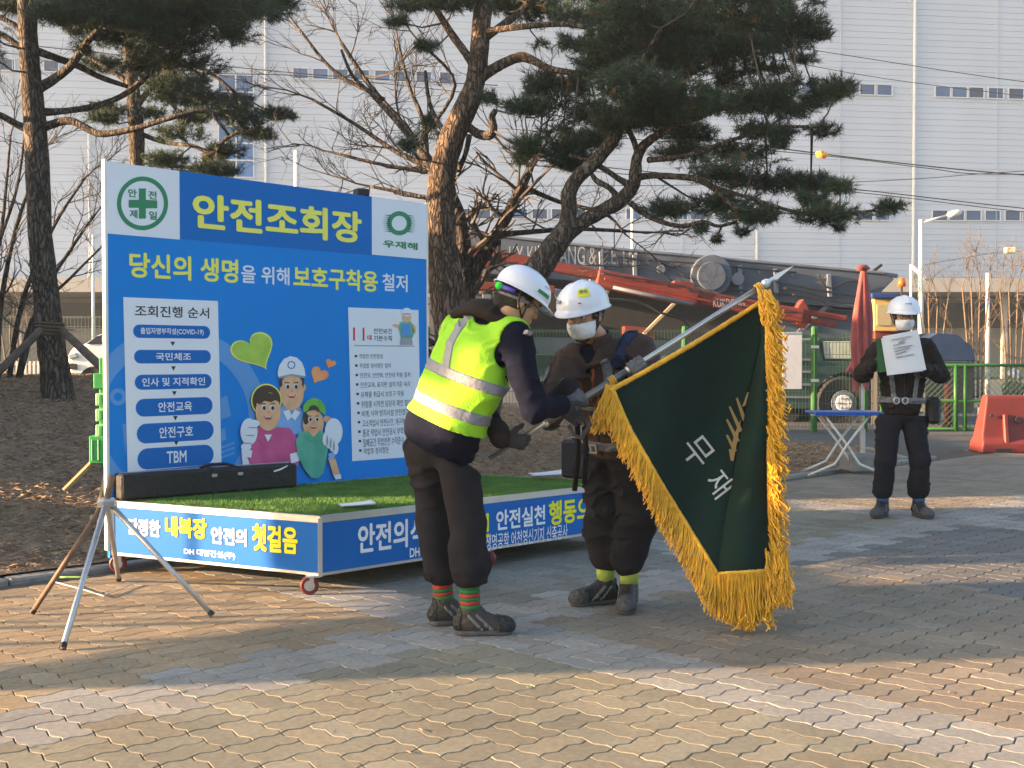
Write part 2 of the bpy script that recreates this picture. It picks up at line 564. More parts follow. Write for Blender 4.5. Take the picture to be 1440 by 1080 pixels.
# the frame e1 (u), e2 (v) is left-handed: use v' = -e2
geoA = paver_geo(2, 1); geoB = paver_geo(1, 2)
rotm = Matrix(((e1.x, -e2.x), (e1.y, -e2.y)))
def rotated(V): return [((rotm @ Vector((p[0], p[1]))).x, (rotm @ Vector((p[0], p[1]))).y, p[2]) for p in V]
T = []
for V, n, c in (geoA, geoB):
    Vr = rotated(V); F4, top = tri_paver(Vr, n)
    me = bpy.data.meshes.new('paver')
    me.from_pydata(Vr, [], F4 + [top]); me.materials.append(M_PAVO); me.update()
    T.append((me, np.array(Vr, dtype=np.float32), n, F4, top))
def in_frame(x, y):
    return y > 3.72 and abs(x) < 0.44 * y + 0.05
lst.sort(key=lambda q: (not in_frame(q[0], q[1]), q[1]))
for q in lst[:300]:
    x, y, ty = q
    o = bpy.data.objects.new('paver', T[ty][0]); COL.objects.link(o)
    o.parent = pavement
    o.location = (x, y, random.uniform(-0.0007, 0.0007))
    o.rotation_euler = (random.gauss(0, 0.0028), random.gauss(0, 0.0028), 0)
    c = paver_tone(x, y); o.color = (c[0], c[1], c[2], 1)
Vs, Fl, Ls, cols = [], [], [], []
nb = 0
for x, y, ty in lst[300:]:
    me, V, n, F4, top = T[ty]
    a, b = random.gauss(0, 0.0028), random.gauss(0, 0.0028)
    W = V.copy(); W[:, 2] += a * W[:, 0] + b * W[:, 1] + random.uniform(-.0007, .0007)
    W[:, 0] += x; W[:, 1] += y
    Vs.append(W)
    for f in F4: Fl.append([nb + q for q in f]); Ls.append(4)
    Fl.append([nb + q for q in top]); Ls.append(n)
    c = paver_tone(x, y)
    cols.append(np.tile([c[0], c[1], c[2], 1], (4 * n + n, 1)))
    nb += 2 * n
me = bpy.data.meshes.new('paver_field')
Vs = np.concatenate(Vs)
me.vertices.add(len(Vs)); me.vertices.foreach_set('co', Vs.ravel())
flat = np.fromiter((i for f in Fl for i in f), dtype=np.int32)
me.loops.add(len(flat)); me.loops.foreach_set('vertex_index', flat)
ls = np.array(Ls); st = np.concatenate([[0], np.cumsum(ls)[:-1]]).astype(np.int32)
me.polygons.add(len(ls)); me.polygons.foreach_set('loop_start', st)
me.update(calc_edges=True)
me.polygons.foreach_set('use_smooth', [False] * len(ls))
ca = me.color_attributes.new('tone', 'FLOAT_COLOR', 'CORNER')
ca.data.foreach_set('color', np.concatenate(cols).astype(np.float32).ravel())
me.materials.append(M_PAVS)
o = link_mesh('paver_field', me, pavement); o['kind'] = 'stuff'

# ================================================================ planting bed, kerb, litter
def bed_far(x): return float(np.interp(x, [-14, -4, 0.5, 3.2, 4.4, 4.95], [22, 21.5, 20.6, 18.3, 17.2, 16.4]))
def bed_amp(x): return float(np.interp(x, [-14, -4, -2, 0, 3, 5], [1.0, .92, .75, .46, .14, .05]))
def bed_z(x, y):
    t = (y - x - KERB_C) / math.sqrt(2)
    k = min(1, max(0, t / 7.0)); k = 0.45 * k + 0.55 * k * k * (3 - 2 * k)
    e = max(0.0, min(1.0, (bed_far(x) - y) / 0.9))
    z = 0.03 + bed_amp(x) * k * (e if x > -3 else 1.0)
    n = mnoise.noise(Vector((x * 1.7, y * 1.7, 0))) * 0.03 + mnoise.noise(Vector((x * 7, y * 7, 3))) * 0.012
    return z + n * min(1, t * 1.5 + .1)
mb = MB()
NX, NV = 190, 90
vs = []
for i in range(NX + 1):
    x = -14 + (4.93 + 14) * i / NX
    y0, y1 = x + KERB_C + 0.09, bed_far(x)
    for j in range(NV + 1):
        y = y0 + (y1 - y0) * (j / NV) ** 1.15
        vs.append((x, y, bed_z(x, y)))
raw_mesh('planting_bed', vs, [(i * (NV + 1) + j, (i + 1) * (NV + 1) + j, (i + 1) * (NV + 1) + j + 1, i * (NV + 1) + j + 1) for i in range(NX) for j in range(NV)], M_SOIL, smooth=True)['kind'] = 'structure'
# fallen needles and twigs
V, F = [], []
rr = random.Random(3)
cnt = 0
while cnt < 85000:
    x = rr.uniform(-9, 4.9); y = rr.uniform(5, 21)
    if y < x + KERB_C + 0.1 or y > bed_far(x) - .05 or abs(x) > .47 * y + .5: continue
    if rr.random() > min(1.0, 9.0 / y): continue
    z = bed_z(x, y) + rr.uniform(0.0, 0.03)
    l = rr.uniform(0.03, 0.10); a = rr.uniform(0, 6.28); w = rr.uniform(0.0016, 0.0042) * (1 + y / 13)
    dx, dy = math.cos(a) * l, math.sin(a) * l
    dz = rr.uniform(-.02, .03)
    n = len(V)
    V += [(x, y, z), (x + dx, y + dy, z + dz), (x + dx * .5 - dy / l * w, y + dy * .5 + dx / l * w, z + dz / 2 + w * 1.5)]
    F.append((n, n + 1, n + 2)); cnt += 1
raw_mesh('needle_litter', V, F, M_STRAW, kind='stuff')
# kerb stones
kerb = MB(); kerb.box((-3, KERB_C - 3, -0.10), (24, 0.115, 0.1), rz=R(45))
kerb = kerb.build('kerb', M_JOINT); kerb['kind'] = 'structure'
ms = MB(); ms.box((0, 0, 0), (0.99, 0.12, 0.10), bevel=0.012); ks = ms.build('kerb_stone', M_KERB, kerb)
first = True
for i in range(-12, 8):
    s_ = 0.3 + i
    x = s_ * SQ; 
    o = ks if first else ks.copy()
    if not first: COL.objects.link(o); o.parent = kerb
    first = False
    o.location = (x, x + KERB_C, -0.022 + random.uniform(-.004, .004)); o.rotation_euler = (0, 0, R(45) + random.gauss(0, .004))
for (xa, ya, rz_) in ((4.98, 15.3, 90), (4.98, 16.0, 90),):
    o = ks.copy(); COL.objects.link(o); o.parent = kerb; o.location = (xa, ya, 0.005); o.rotation_euler = (0, 0, R(rz_))

# ================================================================ main hall facade
FA = R(7.8)
fe = Vector((math.cos(FA), math.sin(FA), 0)); fn = Vector((math.sin(FA), -math.cos(FA), 0))
FO = Vector((0, 90, 0))
hall = thing('factory_hall', 'huge pale grey hall clad in horizontal siding, filling the whole background', 'building', FO)
def hall_pt(px, py):
    r = ray(px, py); t = (FO - CAMP).dot(fn) / r.dot(fn); q = CAMP + r * t
    return (q - FO).dot(fe), q.z
def hp(s, z, out=0.0): return FO + fe * s + Vector((0, 0, z)) + fn * out
PITCHZ = 0.485
rows = 92
mb = MB()
S0, S1 = -75, 95
for k in range(rows):
    z = k * PITCHZ
    prof = [(0.0, z), (0.046, z + 0.010), (0.036, z + PITCHZ - 0.022), (0.0, z + PITCHZ - 0.018)]
    vs = [hp(S0, zz, d) for d, zz in prof] + [hp(S1, zz, d) for d, zz in prof] + [hp(S0, z + PITCHZ, 0), hp(S1, z + PITCHZ, 0)]
    mb.add(vs, [(0, 4, 5, 1), (1, 5, 6, 2), (2, 6, 7, 3), (3, 7, 9, 8)])
mb.build('siding', M_CLAD, hall, kind='stuff')
mb = MB()
ztop = rows * PITCHZ
for c in [(S0, S1)]:
    mb.box(hp((S0 + S1) / 2, ztop / 2, -9.1), (S1 - S0, 18, ztop), rz=FA)
    mb.box(hp((S0 + S1) / 2, ztop + .25, -8.8), (S1 - S0 + .6, 18.8, .5), rz=FA)
mb.build('wall', M_CLAD, hall)
mb = MB()
for pxx in (20, 265, 560, 800, 1063, 1180, 1400, 375, 960):
    s, _ = hall_pt(pxx, 300)
    mb.box(hp(s, ztop / 2, 0.085), (0.05, 0.04, ztop), rz=FA)
mb.build('panel_joint', M_CLAD, hall)
for a, b, w in (((1285, 0), (1278, 420), .20), ((1063, 325), (1062, 420), .16), ((373, 0), (373, 260), .14), ((126, 180), (126, 400), .14)):
    s, z1 = hall_pt(*a); s2, z0 = hall_pt(*b)
    mb = MB(); mb.tube([hp(s, z1 + (8 if a[1] < 5 else 0), .24), hp(s, z0, .24)], w / 2 + .03, 8)
    for q in range(5): mb.box(hp(s, z0 + (z1 - z0) * (q + .5) / 5, .15), (.32, .16, .08), rz=FA)
    mb.build('downpipe', M_CLADT, hall)
M_GLASSB = mat('stair_glass', (0.06, 0.17, 0.40), 0.25, var=0.3, scale=0.4, spec=0.35, randobj=0.3)
def hall_window(x0, x1, y0, y1, nx=1, ny=1):
    s0, z1 = hall_pt(x0, y0); s1, z0 = hall_pt(x1, y1)
    mb = MB(); fw = 0.075
    for zc in (z0, z1): mb.box(hp((s0 + s1) / 2, zc, .10), (s1 - s0 + fw, .16, fw), rz=FA)
    for sc_ in (s0, s1): mb.box(hp(sc_, (z0 + z1) / 2, .10), (fw, .16, z1 - z0 - fw), rz=FA)
    for i in range(1, nx): mb.box(hp(s0 + (s1 - s0) * i / nx, (z0 + z1) / 2, .12), (.10, .13, z1 - z0 - fw), rz=FA)
    for j in range(1, ny): mb.box(hp((s0 + s1) / 2, z0 + (z1 - z0) * j / ny, .11), (s1 - s0 - fw, .11, .10), rz=FA)
    fr = mb.build('window', M_CLADT, hall)
    for i in range(nx):
        for j in range(ny):
            a, b = s0 + (s1 - s0) * i / nx, s0 + (s1 - s0) * (i + 1) / nx
            c, d = z0 + (z1 - z0) * j / ny, z0 + (z1 - z0) * (j + 1) / ny
            m2 = MB(); m2.box(hp((a + b) / 2, (c + d) / 2, .088), (b - a - .02, .03, d - c - .02), rz=FA)
            m2.build('pane', M_GLASSB if ny > 1 else M_GLASS, fr)
def win_run(xs, yfun, h):
    for x in xs: hall_window(x, x + 21.5, yfun(x), yfun(x) + h)
up = lambda x: 83 + 0.030 * x if x < 300 else 84 + 0.0285 * x
lo = lambda x: 291 + 0.0035 * x
win_run([0, 29, 62, -28, -56, -84], up, 17)
win_run([412, 440, 468, 498, 527, 556, 585, 618], up, 16)
win_run([1101, 1126, 1156, 1181, 1208, 1232], up, 16)
win_run([1314, 1337.5, 1361, 1388.5, 1417, 1441, 1468, 1495], up, 16)
win_run([615, 640, 668, 694, 720, 748, 775, 802, 880, 905, 945, 970], lo, 15)
win_run([1205, 1229], lo, 15)
win_run([1310, 1333.5, 1357, 1384, 1412, 1437, 1464], lo, 15)
hall_window(307, 357, 105, 250, 2, 6)
# annex in front of the hall
ann = thing('annex_building', 'long low grey annex with deep flat roof edge at the foot of the hall', 'building', (0, 72, 0))
AZ = lambda py: P(720, py, 72).z
mb = MB(); mb.box((0, 78, (AZ(394) + AZ(413)) / 2), (150, 16, AZ(394) - AZ(413)))
mb.build('roof', M_ANX, ann)
mb = MB(); mb.box((0, 82, AZ(413) / 2 - .05), (150, 12, AZ(413) - .1)); mb.build('wall', M_ANXW, ann)
for i in range(-12, 13):
    mb = MB(); mb.box((i * 6.0, 71.6, AZ(413) / 2 - .05), (.3, .3, AZ(413) - .1)); mb.build('column', M_ANX, ann)
mb = MB()
for i in range(-12, 12): mb.box((i * 6.0 + 3, 75.9, AZ(413) - 1.2), (5.6, .2, 1.6))
mb.build('window_band', M_DARK, ann)

# ================================================================ added sun hoarding out of the frame at the left (slots shape the sunlight)
M_BLOCKER = mat('blocker_steel', (0.16, 0.17, 0.18), 0.6, var=.1, scale=3)
hd = thing('sun_blocker', 'tall grey steel screen added as a sun hoarding with open slots standing left of the view', 'blocker', (-9, 5, 0))
def hpan(y0, y1, z0, z1, name='panel'):
    mb = MB(); mb.box((-9, (y0 + y1) / 2, (z0 + z1) / 2), (.05, y1 - y0, z1 - z0)); mb.build(name, M_BLOCKER, hd)
hpan(3.78, 3.95, 0, 2.62); hpan(3.95, 4.90, 0, .72)
mb = MB(); mb.prism([(3.95, 1.29), (4.90, 1.56), (4.90, 2.62), (3.95, 2.62)], (-9.025, 0, 0), (0, 1, 0), (0, 0, 1), (.05, 0, 0)); mb.build('panel', M_BLOCKER, hd)
hpan(4.15, 4.19, .72, 1.4, 'slat'); hpan(4.55, 4.60, .72, 1.5, 'slat'); hpan(3.80, 4.18, 2.62, 3.1); hpan(4.40, 4.90, 2.88, 3.1); hpan(3.80, 4.90, 3.1, 4.8)
hpan(4.90, 5.45, 0, .72); hpan(4.90, 5.45, 1.63, 4.8)
hpan(5.45, 6.36, 0, .72); hpan(5.45, 5.72, 1.63, 2.16); hpan(5.72, 6.05, 1.98, 2.16); hpan(5.45, 6.05, 2.42, 4.8); hpan(6.05, 6.36, 2.2, 4.8)
hpan(6.36, 6.52, 0, 1.1); hpan(6.52, 7.46, 0, 4.8); hpan(7.46, 7.7, 0, 1.5); hpan(7.46, 7.7, 2.6, 4.8); hpan(7.7, 8.1, 0, 4.8); hpan(8.1, 8.7, 0, 1.2); hpan(8.1, 8.7, 1.5, 4.8)
hpan(8.7, 9.5, 0, 2.25); hpan(8.7, 9.5, 2.72, 4.4); hpan(9.5, 13.2, 0, 4.3); hpan(13.2, 20, 0, 3.1); hpan(9.5, 11.8, 4.3, 8.2)
for y, w in ((5.02, .03), (5.34, .025), (5.66, .035), (6.02, .03)): hpan(y, y + w, .72, 1.63 if y < 5.7 else 1.98, 'slat')
for y in (3.8, 4.9, 6.44, 8.1, 9.5, 11.5, 13.2, 16, 20):
    mb = MB(); mb.tube([(-9.06, y, 0), (-9.06, y, 3 if y > 14 else 4.4)], .03, 8); mb.build('post', M_BLOCKER, hd)

V, F = [], []
rr = random.Random(9)
for _ in range(900):
    y = rr.uniform(3.8, 15) ; x = rr.uniform(-.46, .46) * y
    if y - x > KERB_C - .1: continue
    if rr.random() > .25 and (y - x) < 7.5: continue
    l = rr.uniform(.02, .07); a = rr.uniform(0, 6.28); w = rr.uniform(.0012, .0025); n = len(V); z = .003
    dx, dy = math.cos(a) * l, math.sin(a) * l
    V += [(x, y, z), (x + dx, y + dy, z + .003), (x + dx * .5 - dy / l * w * 2, y + dy * .5 + dx / l * w * 2, z + w * 2)]; F.append((n, n + 1, n + 2))
raw_mesh('fallen_needles', V, F, M_STRAW, kind='stuff')

# ================================================================ thin winter haze
hz_m = bpy.data.materials.new('haze_air'); hz_m.use_nodes = True
nt = hz_m.node_tree; nt.nodes.remove(nt.nodes['Principled BSDF'])
pv = nt.nodes.new('ShaderNodeVolumePrincipled'); pv.inputs['Color'].default_value = (.72, .86, 1, 1); pv.inputs['Density'].default_value = 0.0009; pv.inputs['Anisotropy'].default_value = 0.2
nt.links.new(pv.outputs[0], nt.nodes['Material Output'].inputs['Volume'])
mb = MB(); mb.box((10, 52, 24), (230, 150, 52)); o = mb.build('haze', hz_m); o['kind'] = 'stuff'
# ================================================================ stage
M_BLUE = mat('print_blue', (0.0, 0.22, 0.70), 0.6, spec=0.2, var=0.03, scale=1.5)
M_BLUED = mat('print_deep_blue', (.0,.145,.52), 0.6, spec=0.2, var=0.03, scale=1.5)
M_BLUEL = mat('print_light_blue', srgb(96, 152, 214), 0.6, spec=0.2, var=0.05, scale=2)
M_FBLUE = mat('fascia_blue', (0.002, 0.135, 0.50), 0.6, spec=0.2, var=0.04, scale=2)
M_PWHITE = mat('print_white', srgb(226, 230, 240), 0.6, spec=0.2, var=0.02, scale=2)
M_YEL = mat('print_yellow', srgb(236, 232, 92), 0.4, var=0.03, scale=3)
M_PGREEN = mat('print_green', srgb(22, 128, 84), 0.4, var=0.04)
M_PBLACK = mat('print_black', srgb(42, 44, 54), 0.5)
M_PRED = mat('print_red', srgb(196, 40, 52), 0.4)
M_PGREY = mat('print_grey', srgb(150, 155, 165), 0.4)
M_SKINP = mat('print_skin', srgb(214, 158, 118), 0.4, scale=14, col2=srgb(232, 186, 146))
M_HAIRP = mat('print_hair', srgb(62, 46, 40), 0.4)
M_PINK = mat('print_pink', srgb(188, 62, 122), 0.4, scale=8, col2=srgb(212, 92, 148))
M_TEAL = mat('print_teal', srgb(64, 158, 136), 0.4, scale=8, col2=srgb(98, 184, 160))
M_PSHIRT = mat('print_shirt_blue', srgb(104, 156, 222), 0.4, scale=8, col2=srgb(134, 180, 236))
M_LIME = mat('print_lime', srgb(140, 184, 60), 0.4, scale=9, col2=srgb(178, 208, 84))
M_ORNG = mat('print_orange', srgb(232, 134, 84), 0.4, scale=9, col2=srgb(240, 160, 100))
M_CAPG = mat('print_cap_green', srgb(88, 164, 62), 0.4, scale=10, col2=srgb(120, 190, 80))
M_ALU = mat('aluminium', (0.62, 0.62, 0.63), 0.38, metal=0.85, var=0.06, scale=10, bump=0.05, bscale=200)
M_STEEL = mat('galvanised_steel', (0.5, 0.51, 0.53), 0.42, metal=0.8, var=0.12, scale=14)
M_RUSTY = mat('rusty_steel', (0.20, 0.13, 0.09), 0.8, metal=0.2, var=0.35, scale=18)
M_RUBR = mat('castor_rubber_red', (0.16, 0.025, 0.03), 0.5, var=0.2)
M_TURF = mat('turf_green', (0.06, 0.155, 0.032), 0.75, scale=7, col2=(0.135, 0.29, 0.06))
M_TURFB = mat('turf_backing', (0.02, 0.05, 0.015), 0.9)
M_BLACKF = mat('black_nylon', (0.012, 0.012, 0.015), 0.55, var=0.3, scale=12, bump=0.35, bscale=26)
M_PAPER = mat('white_paper', (0.72, 0.73, 0.77), 0.7, var=0.03)
M_WOOD = mat('bare_wood', (0.52, 0.36, 0.17), 0.7, var=0.2, scale=20, stretch=(1, 1, .15))
M_PLYW = mat('plywood_edge', (0.25, 0.17, 0.10), 0.8, var=0.2)

SZ = 0.436
cL = G(158, 705, SZ); cN = G(450, 727, SZ); cR = N_ = None
dR = (G(825, 685, SZ) - cN)
cR = cN + dR * 1.2
cB = cL + (cR - cN) * 1.0
for c in (cL, cN, cR, cB): c.z = 0
stage = thing('stage_platform', 'low mobile stage with artificial grass top and blue printed side skirts on castors', 'stage', ((cL + cN + cR + cB) / 4))
def quad_slab(name, cs, z0, z1, m, parent, inset=0.0):
    ctr = sum((c for c in cs), Vector()) / 4
    q = [c + (ctr - c).normalized() * inset for c in cs]
    mb = MB()
    mb.add([(c.x, c.y, z0) for c in q] + [(c.x, c.y, z1) for c in q], [(0, 3, 2, 1), (4, 5, 6, 7), (0, 1, 5, 4), (1, 2, 6, 5), (2, 3, 7, 6), (3, 0, 4, 7)])
    return mb.build(name, m, parent)
quad_slab('deck', [cL, cN, cR, cB], SZ - 0.10, SZ - 0.012, M_PLYW, stage, 0.03)
quad_slab('grass_backing', [cL, cN, cR, cB], SZ - 0.011, SZ - 0.004, M_TURFB, stage, 0.045)
def side(a, b):
    d = (b - a); L_ = d.length; d.normalize(); n = Vector((d.y, -d.x, 0))
    if n.dot(a - (cL + cR) / 2) < 0: n = -n
    return d, n, L_
def rail(a, b, z0, z1, th, m, name):
    d, n, L_ = side(a, b)
    mb = MB(); mb.prism([(0, 0), (L_, 0), (L_, z1 - z0), (0, z1 - z0)], a + Vector((0, 0, z0)) - n * th, d, Vector((0, 0, 1)), n * th)
    return mb.build(name, m, stage)
fas = []
for a, b in ((cL, cN), (cN, cR), (cR, cB), (cB, cL)):
    rail(a, b, SZ - 0.034, SZ + 0.004, 0.03, M_ALU, 'top_rail')
    d, n, L_ = side(a, b)
    f = rail(a + d * .012, b - d * .012, 0.125, SZ - 0.036, 0.012, M_FBLUE, 'skirt_panel'); fas.append((a, b, f))
    rail(a, b, 0.108, 0.124, 0.02, M_ALU, 'bottom_rail')
for c in (cL, cN, cR, cB):
    mb = MB(); mb.box((c.x, c.y, (SZ + .1) / 2 + .0), (.022, .022, SZ - .112), rz=R(20)); mb.build('corner_post', M_ALU, stage)
ctr = (cL + cN + cR + cB) / 4
for c in (cL, cN, cR, cB, (cN + cR) / 2, (cL + cB) / 2):
    p = c + (ctr - c).normalized() * 0.05
    p.z = 0
    if c is cN: p = Vector((cN.x - .045, cN.y + .03, 0))
    an = random.uniform(0, 3)
    if c is cN: an = R(12)
    ax = Vector((math.sin(an), -math.cos(an), 0)); sdv = Vector((math.cos(an), math.sin(an), 0))
    mb = MB(); mb.box(p + Vector((0, 0, .104)), (.08, .08, .008), rz=an)
    for s_ in (-1, 1): mb.box(p + ax * s_ * .022 + Vector((0, 0, .075)) - sdv * .008, (.024, .004, .062), rz=an)
    fk = mb.build('castor', M_STEEL, stage)
    mb = MB(); q = p - sdv * .02 + Vector((0, 0, .052)) - ax * .016
    mb.lathe([(.001, 0), (.044, 0), (.052, .006), (.052, .026), (.044, .032), (.001, .032)], q, ax, 20); mb.build('wheel', M_RUBR, fk)
    mb = MB(); mb.lathe([(.001, -.003), (.03, -.003), (.03, .035), (.001, .035)], q, ax, 14); mb.build('hub', M_STEEL, fk)
# artificial grass blades
V, F = [], []
rr = random.Random(11)
e_u, e_v = (cN - cL), (cB - cL)
for _ in range(90000):
    a, b = rr.uniform(.022, .978), rr.uniform(.015, .985)
    p = cL + e_u * a + e_v * b
    h = rr.uniform(.010, .024); an = rr.uniform(0, 6.28); w = rr.uniform(.0015, .003)
    lx, ly = rr.gauss(0, .008), rr.gauss(0, .008)
    n = len(V)
    V += [(p.x - math.cos(an) * w, p.y - math.sin(an) * w, SZ - .005), (p.x + math.cos(an) * w, p.y + math.sin(an) * w, SZ - .005), (p.x + lx, p.y + ly, SZ - .005 + h)]
    F.append((n, n + 1, n + 2))
raw_mesh('artificial_grass', V, F, M_TURF, stage, kind='stuff')

# skirt lettering
def skirt_plane(i):
    a, b, f = fas[i]; d, n, L_ = side(a, b)
    return Plane(a + Vector((0, 0, .125)), d, Vector((0, 0, 1)), n, f)
pl = skirt_plane(0)
M_PWB = mat('letter_white', srgb(240, 242, 248), 0.4, var=0.02)
M_YB = mat('letter_yellow', srgb(246, 236, 30), 0.4, var=0.02)
M_OUT = mat('letter_outline', srgb(14, 52, 120), 0.4)
for body, tl, br, m in (('단정한', (180, 728), (226, 756), M_PWB), ('내복장', (232.7, 725), (291.5, 759), M_YB), ('안전의', (297, 740), (347.5, 769), M_PWB), ('첫걸음', (355, 736), (419, 780), M_YB)):
    pl.text(body, (tl[0] + .6, tl[1] + .8), (br[0] + .6, br[1] + .8), M_OUT, .0012, 0.065, 'lettering_outline')
    pl.text(body, tl, br, m, .0026, 0.04)
pl.text('DH 대명건설(주)', (259, 770), (331, 788), M_PWB, .0016, 0.03)
pl = skirt_plane(1)
pl.text('안전의식', (503, 738), (597, 766), M_PWB, .0016, 0.03)
pl.text('혁신', (640, 727), (688, 756), M_YB, .0016, 0.04)
pl.text('안전실천', (697.5, 718), (766.5, 737), M_PWB, .0016, 0.03)
pl.text('행동으로', (771.5, 705), (848, 729), M_YB, .0016, 0.035)
pl.text('DH', (576, 771), (590, 782), M_PWB, .0016, 0.03)
pl.text('생명공학 어천영신기지 신축공사', (683, 752), (798, 757), M_PWB, .0016, 0.01)

# ================================================================ backdrop board
bL = G(154, 705, SZ); bR = G(600, 661, SZ); bL.z = bR.z = SZ
bU = (bR - bL); BW = bU.length; bU.normalize(); bN = Vector((bU.y, -bU.x, 0)); bZ = Vector((0, 0, 1))
BH = 2.075
board = thing('backdrop_board', 'tall blue printed backdrop board with yellow Korean title standing on the stage', 'signboard', (bL + bR) / 2)
mb = MB(); mb.prism([(0, -.35), (BW, -.35), (BW, BH), (0, BH)], bL - bN * .028, bU, bZ, bN * .028)
bpanel = mb.build('panel', M_BLUE, board)
mb = MB()
for u in (0, BW):
    mb.prism([(-.018 if u == 0 else 0, -.30), (0 if u == 0 else .018, -.30), (0 if u == 0 else .018, BH + .012), (-.018 if u == 0 else 0, BH + .012)], bL + bU * u - bN * .032, bU, bZ, bN * .035)
mb.build('edge_strip', mat('edge_strip_white', (0.74, 0.72, 0.66), 0.5), board)
mb = MB()
for u in (.4, BW / 2, BW - .4): mb.tube([bL + bU * u - bN * .07 + bZ * 1.6, bL + bU * u - bN * .5 - bZ * .02], .02, 8)
mb.box(bL + bU * BW / 2 - bN * .06 + bZ * 1.0, (BW, .03, .05), rz=math.atan2(bU.y, bU.x))
mb.build('back_brace', M_STEEL, board)
B = Plane(bL, bU, bZ, bN, bpanel)
h = .0013
def white(pxs, name='white_field', lay=1): return B.pxpoly(name, pxs, M_PWHITE, h * lay)
def UV(px, py): return B.uv(px, py)
u1, v1 = UV(252, 250); v0 = UV(252, 336)[1]
u2 = UV(522.5, 300)[0]
B.poly('title_band', [(0, v0), (BW, v0), (BW, BH - .001), (0, BH - .001)], M_BLUED, h)
B.poly('white_field', [(0.0, UV(146, 328)[1]), (u1, UV(146, 328)[1] ), (u1, BH - .001), (0.0, BH - .001)], M_PWHITE, h * 2)
vv = (UV(524, 358)[1] + UV(600, 365)[1]) / 2
B.poly('white_field', [(u2, vv), (BW, vv), (BW, BH - .001), (u2, BH - .001)], M_PWHITE, h * 2)
# safety first emblem
EM = (200, 286)
B.ring('emblem_ring', EM, 30, 36, M_PGREEN, h * 3, ky=1.05)
B.pxpoly('emblem_cross', [(194.8, 265), (204.7, 265), (204.7, 281), (220.7, 282), (220.7, 293), (204.7, 293), (204.7, 307.5), (194.8, 307.5), (194.8, 292.5), (180.5, 292), (180.5, 281), (194.8, 281)], M_PGREEN, h * 3)
for t_, a, b in (('안', (179.5, 265), (192, 278)), ('전', (208, 268), (220, 281)), ('제', (182, 294.5), (193, 307)), ('일', (209, 296.5), (220.5, 309.5))):
    B.text(t_, a, b, M_PGREEN, h * 3, .03)
B.text('안전조회장', (270, 270), (508.5, 343), M_YEL, h * 3, .035)
# oval emblem with rays
cx, cy = 561, 314
B.ring('oval_emblem', (cx, cy), 10.5, 17, M_PGREEN, h * 3, ky=1.0)
for s_ in (-1, 1):
    for k in range(9):
        yy = cy - 11 + k * 2.8
        B.pxpoly('emblem_ray', [(cx + s_ * 12.5, yy - .9), (cx + s_ * (24.5 - abs(k - 4) * .7), yy + .2 + s_), (cx + s_ * 12.5, yy + 1.3)], M_PGREEN, h * 3)
B.text('우재해', (538, 337), (587, 352), M_PGREEN, h * 3, .04)
# slogan
B.text('당신의 생명', (181.5, 354), (335, 398.5), M_YEL, h, .03)
B.text('을 위해', (339, 372), (407, 401.5), M_PWHITE, h, .02)
B.text('보호구착용', (412, 373), (531.5, 411), M_YEL, h, .03)
B.text('철저', (537.5, 384), (573, 411), M_PWHITE, h, .02)
# pale ring behind the list
B.ring('pale_ring', (246, 590), 104, 130, M_BLUEL, h, n=64)
mb = MB()
B.ring('pale_letter', (166, 558), 6, 12, M_BLUEL, h, n=24)
B.pxpoly('pale_letter', [(172, 596), (179, 596), (176, 640)], M_BLUEL, h)
B.pxpoly('pale_letter', [(310, 560), (319, 556), (325, 585), (311, 590)], M_BLUEL, h)
B.pxpoly('pale_letter', [(311, 604), (316, 602), (318, 618), (311, 621)], M_BLUEL, h)
for k in range(3): B.pxpoly('pale_stripe', [(311, 628 + k * 7), (330, 621 + k * 7), (330, 624 + k * 7), (311, 631 + k * 7)], M_BLUEL, h)
# order-of-assembly list
B.pxpoly('list_sheet', [(172.8, 417.8), (306, 423.3), (311, 652), (179, 664)], M_PWHITE, h * 3)
B.text('조회진행 순서', (189, 429), (293.5, 448), M_PBLACK, h * 4, .015)
pills = [((186.5, 456), (295, 476.6), '출입자명부작성(COVID-19)', .82), ((187.8, 491.7), (296, 510.8), '국민체조', .46), ((188.8, 526.9), (297, 546), '인사 및 지적확인', .82),
         ((190, 561), (298.5, 582), '안전교육', .44), ((191.5, 596), (300, 618), '안전구호', .44), ((192.5, 631), (300, 653), 'TBM', .26)]
for (x0, y0), (x1, y1), t_, wf in pills:
    ua, va = UV(x0, y0); ub, vb = UV(x1, y1)
    vm = (va + vb) / 2; rad = abs(va - vb) / 2 * .98
    pts = [(ua + rad + rad * math.cos(a), vm + rad * math.sin(a)) for a in [math.pi / 2 + k * math.pi / 8 for k in range(9)]]
    pts += [(ub - rad + rad * math.cos(a), vm + rad * math.sin(a)) for a in [-math.pi / 2 + k * math.pi / 8 for k in range(9)]]
    B.poly('list_bar', pts, M_FBLUE, h * 4)
    um = (ua + ub) / 2; hw = (ub - ua) * wf / 2
    vs_, fs_ = text_mesh(t_, .02)
    mb = MB(); mb.add([B.pt(um + hw * (2 * x - 1), vm + rad * .58 * (2 * y - 1), h * 5 + z) for x, y, z in vs_], fs_); mb.build('lettering', M_PWHITE, bpanel)
for x, y in ((242.3, 483.5), (243.3, 518), (244.6, 553), (246, 588), (247.2, 623)):
    B.pxpoly('list_arrow', [(x - 3.4, y - 3), (x + 3.4, y - 3), (x, y + 3.4)], M_PBLACK, h * 4)
